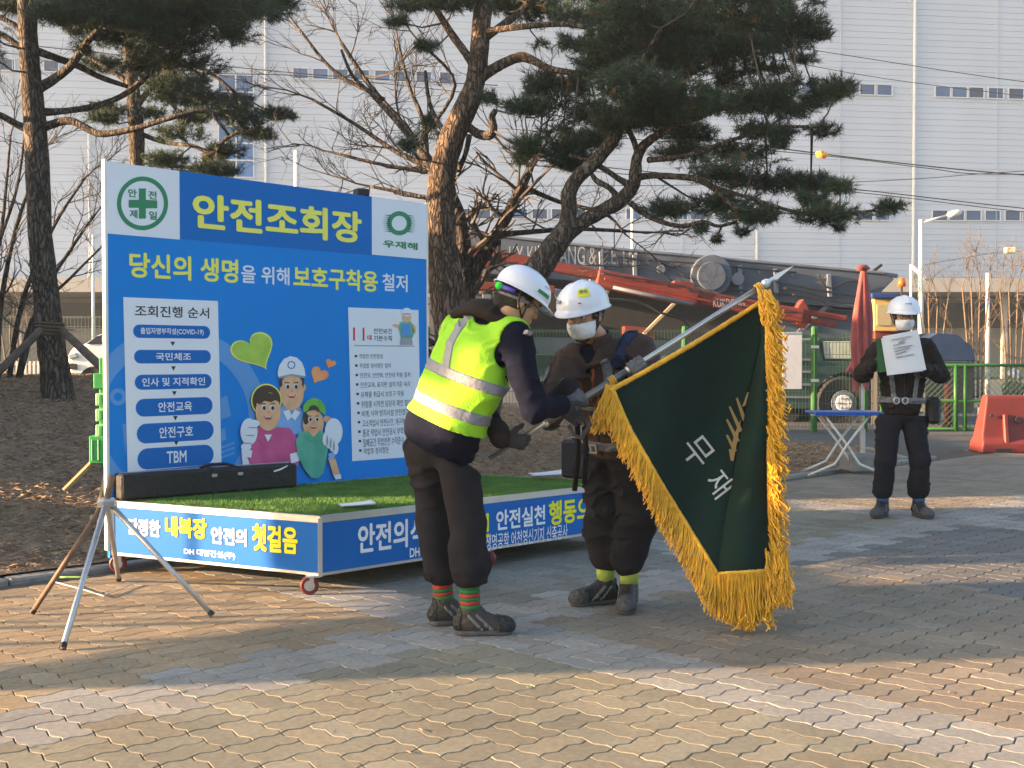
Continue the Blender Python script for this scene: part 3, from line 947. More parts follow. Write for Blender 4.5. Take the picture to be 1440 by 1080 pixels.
# eleven rules sheet
B.pxpoly('rules_sheet', [(489, 432.2), (588, 436), (591.5, 641.5), (494.8, 648.5)], M_PWHITE, h * 3)
B.text('11', (496, 460.5), (512, 479), M_PRED, h * 4, .0)
B.text('대', (516, 471), (522, 478.5), M_PRED, h * 4, .03)
B.text('안전보건', (525, 461.5), (550, 469.5), M_PBLACK, h * 4, .01)
B.text('기본수칙', (525, 471.5), (550.5, 480), M_PBLACK, h * 4, .01)
B.pxpoly('rule_line', [(497.5, 485.2), (582, 486.2), (582, 487.6), (497.5, 486.6)], M_PGREY, h * 4)
rules = [('작업전 안전점검', 537.5), ('작업장 정리정돈 철저', 548), ('안전모, 안전화, 안전대 착용 철저', 575), ('안전교육, 표지판 설치기준 숙지', 574), ('유해물 취급시 보호구 착용', 565), ('위험물 시작전 담당자 확인 철저', 574),
         ('비계, 낙하 방지시설 안전점검', 570), ('고소작업시 안전난간, 개구부 점검', 574), ('통로 작업시 안전표시 부착 철저', 572), ('밀폐공간 작업안전 수칙준수 철저', 572), ('작업후 정리정돈', 540)]
for k, (t_, xe) in enumerate(rules):
    y = 500.8 + k * 13.27 ; sk = k * .62
    B.pxpoly('bullet', [(498.2 + sk, y - 1.7), (501.6 + sk, y - 1.7), (501.6 + sk, y + 1.7), (498.2 + sk, y + 1.7)], M_PBLACK, h * 4)
    B.text(t_, (504.5 + sk, y - 3.1), (xe + sk, y + 3.3), M_PBLACK, h * 4, .005)
# small worker on the rules sheet
def E_(name, c, rx, ry, m, l): return B.ellipse(name, c, rx, ry, m, h * l)
c4 = lambda x, y: (380 + x / 3.857, 410 + y / 3.857)
c3 = lambda x, y: (130 + x / 3.857, 410 + y / 3.857)
def poly4(name, pts, m, l): return B.pxpoly(name, [c4(*p) for p in pts], m, h * l)
def poly3(name, pts, m, l): return B.pxpoly(name, [c3(*p) for p in pts], m, h * l)
poly4('figure_trousers', [(705, 245), (765, 245), (770, 290), (700, 290)], M_PGREY, 5)
poly4('figure_jacket', [(700, 165), (760, 160), (780, 210), (770, 250), (705, 250), (695, 200)], M_TEAL, 5)
poly4('figure_vest', [(708, 175), (752, 172), (758, 235), (712, 238)], M_BLUEL, 6)
poly4('figure_sleeve', [(655, 180), (680, 175), (705, 185), (700, 205), (670, 190)], M_SKINP, 5)
poly4('figure_sleeve', [(765, 170), (790, 190), (785, 230), (768, 215)], M_SKINP, 5)
E_('figure_face', c4(738, 142), 6.2, 6.5, M_SKINP, 6)
E_('figure_helmet', c4(736, 112), 6.8, 6.2, M_PWHITE, 7)
E_('figure_helmet_shadow', c4(736, 122), 6.2, 1.2, M_PGREY, 8)
# hearts
def heart(name, c, w_, h_, rot, m, l):
    pts = []
    for k in range(40):
        t = 2 * math.pi * k / 40
        x = 16 * math.sin(t) ** 3 / 17; y = (13 * math.cos(t) - 5 * math.cos(2 * t) - 2 * math.cos(3 * t) - math.cos(4 * t)) / 15
        ca, sa = math.cos(rot), math.sin(rot)
        pts.append((c[0] + w_ * (x * ca - y * sa), c[1] - h_ * (x * sa + y * ca)))
    return B.pxpoly(name, pts, m, h * l)
heart('heart_outline', (357, 493), 33, 27, R(28), M_YEL, 3)
heart('heart', (357, 493), 30.5, 24.8, R(28), M_LIME, 4)
heart('heart', c4(262, 452), 13.5, 12.5, R(-28), M_ORNG, 3)
heart('heart', c4(325, 390), 8, 6.8, R(-22), M_ORNG, 3)
# three cartoon workers
poly4('arm_sleeve', [(60, 620), (20, 700), (-10, 760), (70, 800), (180, 760), (175, 640), (140, 610)], M_PSHIRT, 3)
poly4('arm_bare', [(285, 690), (300, 672), (345, 690), (350, 720), (300, 715)], M_SKINP, 3)
E_('face', c4(114, 545), 17, 26, M_SKINP, 5)
poly4('helmet', [(38, 462), (36, 440), (45, 400), (70, 365), (105, 350), (140, 358), (168, 385), (182, 420), (187, 458), (112, 448)], M_PWHITE, 7)
poly4('helmet_brim', [(38, 462), (112, 446), (187, 458), (180, 470), (112, 456), (45, 472)], M_PGREY, 8)
B.ring('helmet_badge', c4(110, 398), 4.2, 5.6, M_FBLUE, h * 8, n=20)
poly4('hair', [(45, 470), (60, 465), (62, 510), (52, 520)], M_HAIRP, 6); poly4('hair', [(170, 465), (182, 470), (178, 520), (168, 505)], M_HAIRP, 6)
poly4('collar', [(65, 650), (100, 640), (112, 672), (130, 640), (160, 655), (130, 700), (112, 680), (90, 700)], M_PWHITE, 6)
E_('cheek_ear', c4(181, 520), 2.6, 5, M_SKINP, 4)
def face_bits(cc, sc_, l):
    x, y = cc
    for s_ in (-1, 1):
        B.ellipse('eye_white', (x + s_ * 6 * sc_, y - 4 * sc_), 3.4 * sc_, 4.0 * sc_, M_PWHITE, h * l)
        B.ellipse('eye', (x + s_ * 6 * sc_ + .5, y - 3.6 * sc_), 2.3 * sc_, 3.0 * sc_, M_PBLACK, h * (l + 1))
        B.pxpoly('eyebrow', [(x + s_ * 3 * sc_, y - 10 * sc_), (x + s_ * 10 * sc_, y - 10.5 * sc_), (x + s_ * 9.6 * sc_, y - 9 * sc_), (x + s_ * 3.4 * sc_, y - 8.6 * sc_)], M_HAIRP, h * l)
    B.ellipse('nose', (x + .5, y + 2.4 * sc_), 1.8 * sc_, 2.0 * sc_, M_ORNG, h * l)
    B.pxpoly('mouth', [(x - 6.5 * sc_, y + 7.4 * sc_), (x, y + 8.6 * sc_), (x + 6.5 * sc_, y + 7 * sc_), (x + 3.6 * sc_, y + 12.6 * sc_), (x - 3 * sc_, y + 12.6 * sc_)], M_PRED, h * l)
    B.pxpoly('teeth', [(x - 5 * sc_, y + 7.9 * sc_), (x, y + 8.8 * sc_), (x + 5 * sc_, y + 7.6 * sc_), (x + 4 * sc_, y + 9.4 * sc_), (x - 4 * sc_, y + 9.6 * sc_)], M_PWHITE, h * (l + 1))
face_bits(c4(112, 530), .98, 6)
# pink shirt
poly3('shirt_pink', [(900, 730), (860, 775), (825, 850), (835, 900), (850, 945), (1110, 945), (1120, 880), (1100, 790), (1065, 740), (1000, 735)], M_PINK, 9)
poly3('cuff', [(805, 890), (850, 905), (855, 945), (810, 945)], M_PWHITE, 9); poly3('cuff', [(1065, 880), (1108, 870), (1118, 915), (1072, 935)], M_PWHITE, 10)
E_('head_outline', c3(938, 590), 21.5, 23.5, M_YEL, 9)
E_('hair', c3(938, 590), 19.8, 21.5, M_HAIRP, 10)
E_('face', c3(946, 650), 17.5, 27, M_SKINP, 11)
poly3('hair_fringe', [(880, 600), (895, 560), (940, 545), (990, 560), (1006, 600), (985, 588), (960, 600), (925, 592), (900, 612)], M_HAIRP, 12)
face_bits(c3(945, 645), 1.0, 12)
poly3('collar', [(905, 745), (945, 790), (990, 745), (1005, 770), (975, 815), (945, 800), (915, 835), (890, 790)], M_PINK, 12)
poly3('undershirt', [(925, 775), (965, 775), (945, 815)], M_PWHITE, 13)
E_('glove', c3(842, 760), 12, 19, M_PWHITE, 12)
for k in range(4): E_('glove_finger', c3(868 - k * 14, 715 + k * 42), 8.5 - k * .4, 5.2, M_PWHITE, 13)
for k in range(3): E_('glove_crease', c3(862 - k * 15, 738 + k * 42), 7, .8, M_PGREY, 14)
poly3('forearm', [(800, 855), (860, 860), (855, 900), (805, 895)], M_PWHITE, 11)
# green shirt
poly4('shirt_teal', [(190, 748), (150, 765), (130, 810), (140, 880), (175, 960), (215, 1010), (250, 1012), (280, 985), (298, 900), (305, 850), (290, 770), (270, 750)], M_TEAL, 13)
E_('face', c4(225, 715), 14.8, 19.5, M_SKINP, 14)
E_('hair', c4(185, 690), 4, 8, M_HAIRP, 15)
poly4('cap', [(170, 655), (168, 620), (190, 590), (225, 575), (262, 585), (288, 620), (290, 668), (255, 648), (210, 640)], M_CAPG, 16)
poly4('cap_peak', [(195, 648), (205, 622), (228, 615), (250, 628), (262, 655), (230, 640)], M_HAIRP, 17)
face_bits(c4(224, 704), .8, 16)
poly4('collar', [(190, 750), (225, 790), (262, 748), (280, 775), (240, 810), (225, 800), (212, 812), (180, 785)], M_TEAL, 16)
poly4('forearm', [(305, 900), (345, 905), (368, 985), (372, 1010), (335, 1000)], M_SKINP, 14)
poly4('cuff', [(335, 995), (374, 990), (376, 1014), (345, 1018)], M_PWHITE, 15)
E_('glove', c4(335, 760), 12.5, 19, M_PWHITE, 15)
for k in range(4): E_('glove_finger', c4(290 + k * 18, 800 + k * 16), 4.2, 9, M_PWHITE, 16)
for k in range(3): E_('glove_crease', c4(299 + k * 18, 806 + k * 15), .8, 7.5, M_PGREY, 17)
poly4('cuff', [(305, 880), (350, 860), (340, 900), (312, 910)], M_PSHIRT, 15)

# small floodlight on the board's top edge
fl = thing('floodlight', 'small dark floodlight clamped on top of the backdrop board', 'lamp', P(500, 283, 8.68))
q = P(508, 271, 8.72); mb = MB(); mb.box(q, (.10, .09, .055), rz=.6, bevel=.01); mb.build('lamp_head', M_BLACKF, fl)
mb = MB(); mb.tube([P(474, 276, 8.9), P(497, 266, 8.75)], .012, 6); mb.tube([P(500, 282, 8.70), P(504, 270, 8.72)], .012, 6); mb.build('bracket', M_ALU, fl)

# ================================================================ things on the stage
def on_stage(px, py): 
    p = G(px, py, SZ + .008); return p
# long black equipment bag
a = on_stage(164, 703.5); b = on_stage(410, 684)
d = (b - a); L_ = d.length; d.normalize(); n = Vector((d.y, -d.x, 0))
bag = thing('equipment_bag', 'long black nylon equipment bag lying at the foot of the backdrop board', 'bag', (a + b) / 2)
rz = math.atan2(d.y, d.x); mid = (a + b) / 2 + n * .0
mb = MB(); mb.box(mid + Vector((0, 0, .082)), (L_, .17, .16), rz=rz, bevel=.014)
bb = mb.build('bag_body', M_BLACKF, bag)
md = bb.modifiers.new('b', 'BEVEL'); md.width = .01; md.segments = 2
mb = MB()
for f_ in (.5, .65): mb.box(a + d * L_ * f_ + Vector((0, 0, .083)), (.03, .178, .168), rz=rz, bevel=.004)
mb.build('strap', mat('strap_black', (.02, .02, .022), .8), bag)
mb = MB(); c = a + d * L_ * .55
mb.tube([c + d * (-.12) + Vector((0, 0, .165)), c + d * (-.05) + Vector((0, 0, .183)), c + d * .05 + Vector((0, 0, .183)), c + d * .12 + Vector((0, 0, .165))], .010, 8); mb.build('handle', M_BLACKF, bag)
mb = MB(); mb.tube([a + d * .02 + Vector((0, 0, .165)), b - d * .02 + Vector((0, 0, .165))], .004, 6); mb.build('zip', M_STEEL, bag)
for f_ in (.5, .65):
    mb = MB(); mb.box(a + d * L_ * f_ + n * .09 + Vector((0, 0, .12)), (.035, .012, .02), rz=rz, bevel=.003); mb.build('buckle', M_STEEL, bag)
mb = MB(); mb.prism([(-.05, 0), (0.0, .012), (.05, .03), (.05, .022), (0, 0), (-.05, -.01)], b - d * .13 + n * .088 + Vector((0, 0, .125)), d, bZ, n * .002); mb.build('logo', M_PWHITE, bag)
def sheet_paper(name, label, px, py, w_, l_, rz, lift=.0, n_=2):
    c = on_stage(px, py); o = thing(name, label, 'paper', c)
    for k in range(n_):
        mb = MB()
        N = 6; vs = []
        M2 = Matrix.Rotation(rz + k * .12, 3, 'Z')
        for i in range(N + 1):
            for j in range(2):
                x = -l_ / 2 + l_ * i / N; y = (-w_ / 2, w_ / 2)[j]
                vs.append(c + M2 @ Vector((x, y, .018 + k * .004 + lift * (i / N) ** 2 * (1 if j else .6))))
        mb.add(vs, [(2 * i, 2 * i + 1, 2 * i + 3, 2 * i + 2) for i in range(N)])
        mb.build('sheet', M_PAPER, o)
sheet_paper('folded_paper', 'white folded sheet lying on the sunlit grass near the stage corner', 502, 714, .12, .20, .3, .012)
sheet_paper('printed_papers', 'loose white papers lying at the back right of the stage grass', 775, 671, .20, .30, .1, .02, 3)
# black case at the stage's right end
c = on_stage(812, 676); case = thing('black_case', 'upright black case standing at the far right end of the stage grass', 'case', c)
mb = MB(); mb.box(c + Vector((0, 0, .155)), (.14, .22, .27), rz=.7, bevel=.02); mb.build('case_body', M_BLACKF, case)
mb = MB(); mb.box(c + Vector((0, 0, .295)), (.02, .10, .012), rz=.7); mb.build('grip', M_BLACKF, case)

# ================================================================ tripod flag stand (left)
apex = P(150, 704, 6.03)
tp = thing('tripod_stand', 'steel tripod stand with splayed tube legs in front of the stage left corner', 'tripod', (apex.x, apex.y, 0))
mb = MB(); mb.lathe([(.0, -.03), (.045, -.03), (.05, .0), (.04, .012), (.0, .012)], apex, (0, 0, 1), 16); mb.build('hub', M_STEEL, tp)
for i, ((fx, fy), m_) in enumerate((((88, 912), M_STEEL), ((45, 862), M_RUSTY), ((299, 865), M_STEEL), ((167, 815), M_STEEL))):
    f_ = G(fx, fy, .01)
    top = apex + (f_ - apex) * .03
    mb = MB(); mb.tube([top, f_], [.0155, .013], 10)
    l_ = mb.build('leg', m_, tp, smooth=True)
    if m_ is M_RUSTY and i == 1: l_['label'] = 'brown rusty leg'
    mb = MB(); mb.tube([f_ + (apex - f_) * .03, f_], [.016, .017], 8); mb.build('foot_cap', M_BLACKF, l_)
ch = [G(75, 818, .03), G(120, 830, .012), G(145, 838, .012), G(190, 820, .012)]
mb = MB(); mb.tube(ch, .004, 5); mb.build('chain', M_STEEL, tp)
# pole holder rod rising from the hub
mb = MB(); mb.tube([apex, P(158, 668, 6.05)], .018, 8); mb.build('socket', M_RUSTY, tp)

# ================================================================ green rack behind the board
M_RG = mat('green_plastic', (0.06, 0.42, 0.10), 0.4, var=0.15, scale=8)
M_RGL = mat('pale_green_plastic', (0.32, 0.62, 0.33), 0.4, var=0.15, scale=20)
Yr = 8.3
rk = thing('green_rack', 'narrow bright green plastic rack with pockets on wooden legs beside the board edge', 'rack', P(140, 690, Yr))
def rbox(x0, y0, x1, y1, Y, th, m, name, parent=rk):
    A = P(x0, y0, Y); Bq = P(x1, y1, Y)
    mb = MB(); mb.box(((A.x + Bq.x) / 2, Y + th / 2, (A.z + Bq.z) / 2), (abs(Bq.x - A.x), th, abs(A.z - Bq.z)), bevel=.006)
    return mb.build(name, m, parent)
rbox(139, 503, 166, 655, Yr + .05, .03, M_RG, 'back_panel')
rbox(131, 525, 170, 547, Yr, .08, M_RG, 'shelf_box')
for k in range(3): 
    p_ = rbox(134, 553 + k * 22, 170, 571 + k * 22, Yr, .09, M_RGL, 'pocket')
    for q in range(3): rbox(138 + q * 9, 555 + k * 22, 144 + q * 9, 569 + k * 22, Yr - .012, .012, M_RGL if q % 2 else M_RG, 'pocket_insert', p_)
rbox(125, 613, 170, 652, Yr, .12, M_RG, 'bin')
for q in range(4): rbox(128 + q * 9, 618, 130 + q * 9, 648, Yr - .01, .01, M_RGL, 'rib')
for a_, b_ in (((132, 648), (90, 690)), ((152, 655), (128, 765)), ((166, 655), (180, 740))):
    pa = P(*a_, Yr + .05); pb = P(*b_, Yr - .05)
    pb2 = G(*b_, .1) if False else pb
    mb = MB(); mb.tube([pa, pb2], .02, 6); mb.build('leg', M_WOOD, rk)
mb = MB(); A = P(130, 728, 7.9); mb.box(A + Vector((.07, 0, 0)), (.16, .04, .035)); mb.build('crossbar', M_WOOD, rk)
# lime hose scrap
pts = [P(86, 744, 6.9), P(84, 752, 6.9), P(92, 757, 6.9), P(108, 758, 6.9), P(124, 757, 6.9)]
for p_ in pts: p_.z = bed_z(p_.x, p_.y) + .02 if p_.y > p_.x + KERB_C else .02
mb = MB(); mb.tube(pts, .006, 6); o = mb.build('lime_strap', mat('lime_webbing', (.35, .6, .12), .6), None, smooth=True); tag(o, 'lime green strap lying on the bed behind the tripod', 'strap')
# ================================================================ trees
def bark(name, c1, c2, sc=14):
    m = mat(name, c1, 0.9, scale=sc, col2=c2, stretch=(1, 1, .22), bump=1.0, bscale=34)
    return m
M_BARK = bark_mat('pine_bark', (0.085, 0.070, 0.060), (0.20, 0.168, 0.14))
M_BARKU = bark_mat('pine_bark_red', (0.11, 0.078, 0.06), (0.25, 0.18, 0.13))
M_BARKD = bark_mat('grey_bark', (0.065, 0.058, 0.052), (0.15, 0.13, 0.115), sc=16)
M_TWIG = mat('twig', (0.085, 0.072, 0.064), 0.9, var=0.25)
M_NEED = mat('pine_needles', (0.024, 0.045, 0.030), 0.6, scale=1.1, col2=(0.058, 0.092, 0.045), spec=0.3)
M_NEEDB = mat('brown_needles', (0.12, 0.07, 0.03), 0.7, scale=3, col2=(0.2, 0.11, 0.04))

def smooth_path(pts, k=4):
    """Catmull-Rom resample of (x,y,z,r) points"""
    out = []
    n = len(pts)
    for i in range(n - 1):
        p0, p1, p2, p3 = pts[max(i - 1, 0)], pts[i], pts[i + 1], pts[min(i + 2, n - 1)]
        for j in range(k):
            t = j / k
            out.append(tuple(0.5 * ((2 * p1[q]) + (-p0[q] + p2[q]) * t + (2 * p0[q] - 5 * p1[q] + 4 * p2[q] - p3[q]) * t * t + (-p0[q] + 3 * p1[q] - 3 * p2[q] + p3[q]) * t ** 3) for q in range(4)))
    out.append(tuple(pts[-1]))
    return out

def limb(name, px, Y, m, parent, n=10, rough=.07, dY=None):
    """px: list of (x, y, width in pixels[, extra depth])"""
    pts = []
    for q in px:
        y_ = Y + (q[3] if len(q) > 3 else 0)
        p = P(q[0], q[1], y_)
        pts.append((p.x, p.y, p.z, q[2] / FPX * y_ / 2))
    sp = smooth_path(pts, 5)
    mb = MB()
    vs = []; N = n
    P3 = [Vector(s[:3]) for s in sp]; rad = [s[3] for s in sp]
    mb.tube(P3, rad, N)
    # knobbly bark relief
    nv = []
    for i, v in enumerate(mb.v):
        k = min(i // N, len(P3) - 1)
        c = P3[k]; d = Vector(v) - c
        f_ = 1 + rough * 1.2 * mnoise.noise(Vector(v) * (2.5 / max(rad[k] * 2, .08))) + rough * .9 * mnoise.noise(Vector(v) * 14)
        nv.append(c + d * f_)
    mb.v = nv
    o = mb.build(name, m, parent, smooth=True)
    return o, P3, rad

def needles(name, blobs, parent, skel, Y, dens=1.0, L0=0.10, seed=1, brown=0.0, depth=0.9):
    """tufts of pine needles through the volume of the blobs (photo pixels cx,cy,rx,ry), with twigs back to the limbs"""
    rng = np.random.default_rng(seed)
    cen, axis = [], []
    tw = MB()
    sk = np.array([tuple(p) for p in skel])
    for b in blobs:
        cx, cy, rx, ry = b[:4]; dy = b[4] if len(b) > 4 else rng.uniform(-depth, depth)
        Yb = Y + dy
        c = np.array(P(cx, cy, Yb)); sx, sz = rx / FPX * Yb, ry / FPX * Yb
        sy = min(0.8, (sx + sz) * .55)
        n = int(dens * 1080 * (sx * sz) ** .72 * 1.9) + 6
        u = rng.normal(size=(n, 3)); u /= np.linalg.norm(u, axis=1)[:, None]
        rr_ = rng.random(n) ** (1 / 2.2)
        q = u * rr_[:, None]
        # break the outline into lumps
        lump = vnoise(q[:, 0] * 2.2 + cx, q[:, 1] * 2.2 + 3, q[:, 2] * 2.2 + cy)
        q *= (1.02 + 0.62 * lump)[:, None]
        p = c + q * np.array([sx, sy, sz])
        keep = vnoise(p[:, 0] * 2.9 + 7, p[:, 1] * 2.9, p[:, 2] * 3.6) > -0.17
        p = p[keep]; q = q[keep]
        cen.append(p)
        a = q * np.array([1, 1, .5]) + np.array([0, 0, 0.35]) + rng.normal(size=p.shape) * .35
        axis.append(a / np.linalg.norm(a, axis=1)[:, None])
        # main twig from the nearest limb point into the blob, then side twigs
        k = np.argmin(((sk - c) ** 2).sum(1)); s0 = Vector(sk[k])
        if (Vector(c) - s0).length < 4.5:
            c_ = Vector(c); mid = (s0 + c_) / 2 + Vector((0, 0, -.06))
            ln = (c_ - s0).length
            tw.tube([s0, mid, c_], [min(.022, .010 + .004 * ln), min(.014, .008 + .002 * ln), .006], 5)
            for t_ in range(min(14, 3 + len(p) // 12)):
                e_ = Vector(p[rng.integers(len(p))]) if len(p) else c_
                tw.tube([c_.lerp(mid, rng.uniform(0, .7)), c_.lerp(e_, .5) + Vector((0, 0, -.02)), e_], [.006, .005, .003], 4)
    C = np.concatenate(cen); A = np.concatenate(axis)
    M_ = 24
    n = len(C)
    Ar = np.repeat(A, M_, 0); Cr = np.repeat(C, M_, 0)
    d = Ar * .62 + rng.normal(size=Ar.shape) * .62
    d /= np.linalg.norm(d, axis=1)[:, None]
    ln = L0 * rng.uniform(.65, 1.15, len(d))[:, None]
    base = Cr + Ar * rng.uniform(-.05, .05, len(d))[:, None]
    side_ = np.cross(d, rng.normal(size=d.shape)); side_ /= np.linalg.norm(side_, axis=1)[:, None] + 1e-9
    w = 0.0031
    V = np.stack([base - side_ * w, base + side_ * w, base + d * ln], 1).reshape(-1, 3)
    F = np.arange(len(V)).reshape(-1, 3)
    o = raw_mesh(name, V, F, [M_NEED, M_NEEDB], parent, kind='stuff')
    if brown:
        mi = (np.repeat(rng.random(n) < brown, M_)).astype(np.int32)
        o.data.polygons.foreach_set('material_index', mi)
    tw.build('twigs', M_TWIG, parent, kind='stuff')
    return len(F)

tot = 0
# ---- left pine (A)
YA = 13.0
bA = G(85, 585, .62); 
pa = P(85, 590, YA)
tA = thing('pine_tree', 'pine with thick dark trunk tied to wooden stakes at the left edge', 'tree', (pa.x, pa.y, bed_z(pa.x, pa.y)))
_, tk, _ = limb('trunk', [(88, 612, 60), (85, 585, 50), (78, 530, 41), (66, 430, 36), (57, 330, 33), (51, 200, 31), (45, 130, 29), (40, 60, 26), (37, -20, 24), (34, -120, 18), (45, -240, 12)], YA, M_BARK, tA, 14)
sk = list(tk)
for br in ([(50, 182, 16), (30, 178, 11), (0, 162, 9, -.1), (-40, 150, 7, -.2)],
           [(52, 185, 15), (70, 176, 12), (100, 170, 11, -.1), (135, 187, 10, -.2), (165, 186, 9, -.3), (200, 178, 8, -.4), (240, 166, 7, -.5), (290, 155, 6, -.5), (310, 175, 5, -.5), (322, 190, 4, -.5)],
           [(55, 158, 13), (90, 156, 9), (130, 150, 9, .1), (165, 138, 8, .2), (190, 122, 8, .3), (212, 102, 7, .3), (235, 78, 6, .4)],
           [(48, 128, 18), (75, 112, 13), (100, 92, 12, -.1), (122, 60, 10, -.2), (150, 30, 8, -.3)],
           [(47, 70, 12), (75, 80, 10), (110, 93, 9, .3), (140, 108, 8, .4), (180, 122, 6, .5)],
           [(44, 80, 12), (20, 60, 9), (0, 48, 8), (-30, 40, 6)], [(40, 55, 10), (20, 35, 8), (-5, 22, 6)],
           [(38, 10, 12), (80, -10, 9), (160, -20, 8), (260, 0, 6, -.3)]):
    _, t_, _ = limb('branch', br, YA, M_BARK, tA, 8); sk += t_
blA = [(200, 20, 90, 28), (130, 12, 60, 24), (290, 22, 80, 24), (375, 12, 40, 16), (240, 60, 70, 24), (150, 48, 45, 22), (330, 48, 40, 14), (180, 85, 45, 15), (270, 92, 45, 14), (80, 20, 45, 14), (15, 8, 30, 12), (-20, 40, 30, 14),
       (250, -20, 120, 24), (100, -20, 80, 24), (-10, 80, 20, 10), (130, 70, 25, 10), (390, 4, 30, 10), (60, -60, 80, 30), (180, -80, 110, 30), (210, 40, 50, 20), (100, 36, 30, 12), (300, 0, 90, 20), (225, 12, 80, 24), (160, 8, 80, 22)]
tot += needles('needles', blA, tA, sk, YA, 1.0, .085, 5)
# rope collar and stakes
mb = MB()
for k in range(4):
    c = P(70, 455 + k * 5, YA); mb.lathe([(.150, -.018), (.162, 0), (.150, .018)], c, (0.05, 0, 1), 18)
mb.build('rope_collar', mat('straw_rope', (.10, .075, .05), .9, bump=.5), tA)
for i, (a_, b_, y2) in enumerate((((60, 462), (-40, 560), 12.0), ((88, 465), (138, 512), 11.9), ((74, 466), (64, 600), 14.6))):
    pa_ = P(a_[0], a_[1], YA - .1 if i < 2 else YA + .2); pb_ = P(b_[0], b_[1], y2)
    pb_.z = max(pb_.z, bed_z(pb_.x, pb_.y)) if i == 2 else pb_.z
    d_ = (pb_ - pa_); 
    gz = bed_z(pb_.x, pb_.y)
    e_ = pa_ + d_ * ((pa_.z - gz + .05) / max(.05, pa_.z - pb_.z)) if pb_.z > gz else pb_
    mb = MB(); mb.tube([pa_, e_], [.042, .048], 8); mb.build('stake', mat('stake_wood', (.11, .085, .065), .9, var=.3, scale=10, stretch=(1, 1, .2)), tA)

# ---- second pine behind the board (B)
YB = 15.5
pb = P(195, 590, YB)
tB = thing('pine_tree', 'slimmer pine rising behind the round green emblem of the board', 'tree', (pb.x, pb.y, bed_z(pb.x, pb.y)))
_, tk, _ = limb('trunk', [(206, 590, 26), (200, 400, 24), (194, 300, 22), (193, 235, 20), (191, 180, 22), (187, 130, 19), (184, 100, 17), (178, 40, 15), (172, -40, 12), (170, -120, 9)], YB, M_BARK, tB, 10)
sk = list(tk)
for br in ([(192, 150, 10), (215, 120, 8), (235, 100, 7), (262, 84, 6)], [(190, 185, 8), (230, 200, 6), (270, 205, 6, -.3), (300, 215, 5, -.4), (318, 195, 5, -.4), (350, 180, 4, -.5)], [(193, 215, 7), (230, 232, 5), (275, 236, 5), (308, 240, 4)],
           [(187, 120, 9), (150, 95, 7), (110, 70, 5)], [(186, 105, 9), (230, 85, 7), (290, 100, 5), (330, 130, 5)]):
    _, t_, _ = limb('branch', br, YB, M_BARK, tB, 7); sk += t_
blB = [(150, 155, 30, 10), (145, 166, 22, 8), (240, 128, 45, 20), (285, 140, 35, 14), (330, 160, 40, 16), (385, 160, 25, 9), (255, 188, 42, 13), (350, 182, 32, 13), (235, 108, 45, 14), (272, 118, 26, 11), (230, 225, 32, 11), (285, 218, 35, 15),
       (305, 240, 36, 12), (262, 246, 26, 8), (320, 212, 26, 12), (370, 190, 18, 8), (410, 162, 14, 5), (330, 140, 28, 10), (215, 160, 18, 8), (270, 165, 26, 10), (205, 84, 40, 16), (140, 90, 30, 10)]
tot += needles('needles', blB, tB, sk, YB, 1.0, .082, 6)

# ---- big central pine (C)
YC = 13.2
pc = P(650, 600, YC)
tC = thing('pine_tree', 'big pine with orange lit upper trunk just right of the backdrop board', 'tree', (pc.x, pc.y, bed_z(pc.x, pc.y)))
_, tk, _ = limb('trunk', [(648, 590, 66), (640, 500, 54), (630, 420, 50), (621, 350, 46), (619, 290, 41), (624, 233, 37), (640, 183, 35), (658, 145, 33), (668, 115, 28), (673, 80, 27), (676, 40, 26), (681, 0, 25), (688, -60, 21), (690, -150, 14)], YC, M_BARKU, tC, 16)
sk = list(tk)
for br in ([(676, 108, 18), (697, 95, 15), (715, 86, 14), (734, 80, 14, -.1), (752, 86, 12, -.2), (768, 95, 11, -.3), (790, 100, 9, -.4), (850, 108, 7, -.5)],
           [(668, 95, 14), (655, 75, 11), (640, 55, 11, .1), (625, 32, 10, .1), (612, 10, 8, .2), (600, -20, 6)],
           [(672, 62, 12), (700, 40, 11), (725, 22, 10, .2), (745, 0, 8, .2), (760, -30, 6)], [(676, 45, 10), (730, 38, 9, -.3), (790, 34, 8, -.4), (830, 40, 6, -.5)],
           [(655, 175, 11), (672, 188, 13), (688, 190, 14, -.1), (694, 180, 12, -.15), (692, 165, 10, -.15), (697, 155, 7, -.2)],
           [(612, 240, 13), (598, 222, 11), (585, 205, 10, .3), (566, 180, 9, .3), (545, 156, 8, .4), (520, 130, 6, .5), (495, 105, 5, .6), (480, 70, 4, .6)],
           [(640, 200, 9), (625, 185, 8), (612, 165, 7, .3), (603, 140, 6, .4), (598, 100, 5, .5)],
           [(660, 190, 8), (655, 215, 7), (645, 240, 7, .3)], [(681, -10, 14), (740, -40, 10), (850, -30, 8), (950, -20, 6)]):
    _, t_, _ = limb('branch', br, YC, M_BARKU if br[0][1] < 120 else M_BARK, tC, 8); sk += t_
blC = [(590, 6, 48, 11), (640, 2, 50, 12), (700, 6, 45, 11), (760, 14, 60, 16), (820, 20, 55, 18), (590, 188, 19, 19), (573, 205, 12, 7), (604, 172, 10, 8), (700, 138, 28, 9), (735, 125, 26, 14), (775, 118, 38, 16), (740, 150, 36, 12), (790, 150, 50, 18),
       (830, 128, 50, 22), (845, 160, 45, 18), (870, 30, 50, 24), (720, -20, 90, 20), (850, -20, 100, 24), (600, 65, 18, 5), (560, 30, 20, 5), (760, 60, 30, 6), (745, 205, 28, 15), (790, 190, 42, 18), (735, 225, 16, 7), (800, 215, 38, 18), (845, 195, 32, 14), (800, 232, 24, 7), (860, 110, 40, 15)]
tot += needles('needles', blC, tC, sk, YC, 1.1, .082, 7, brown=.03)

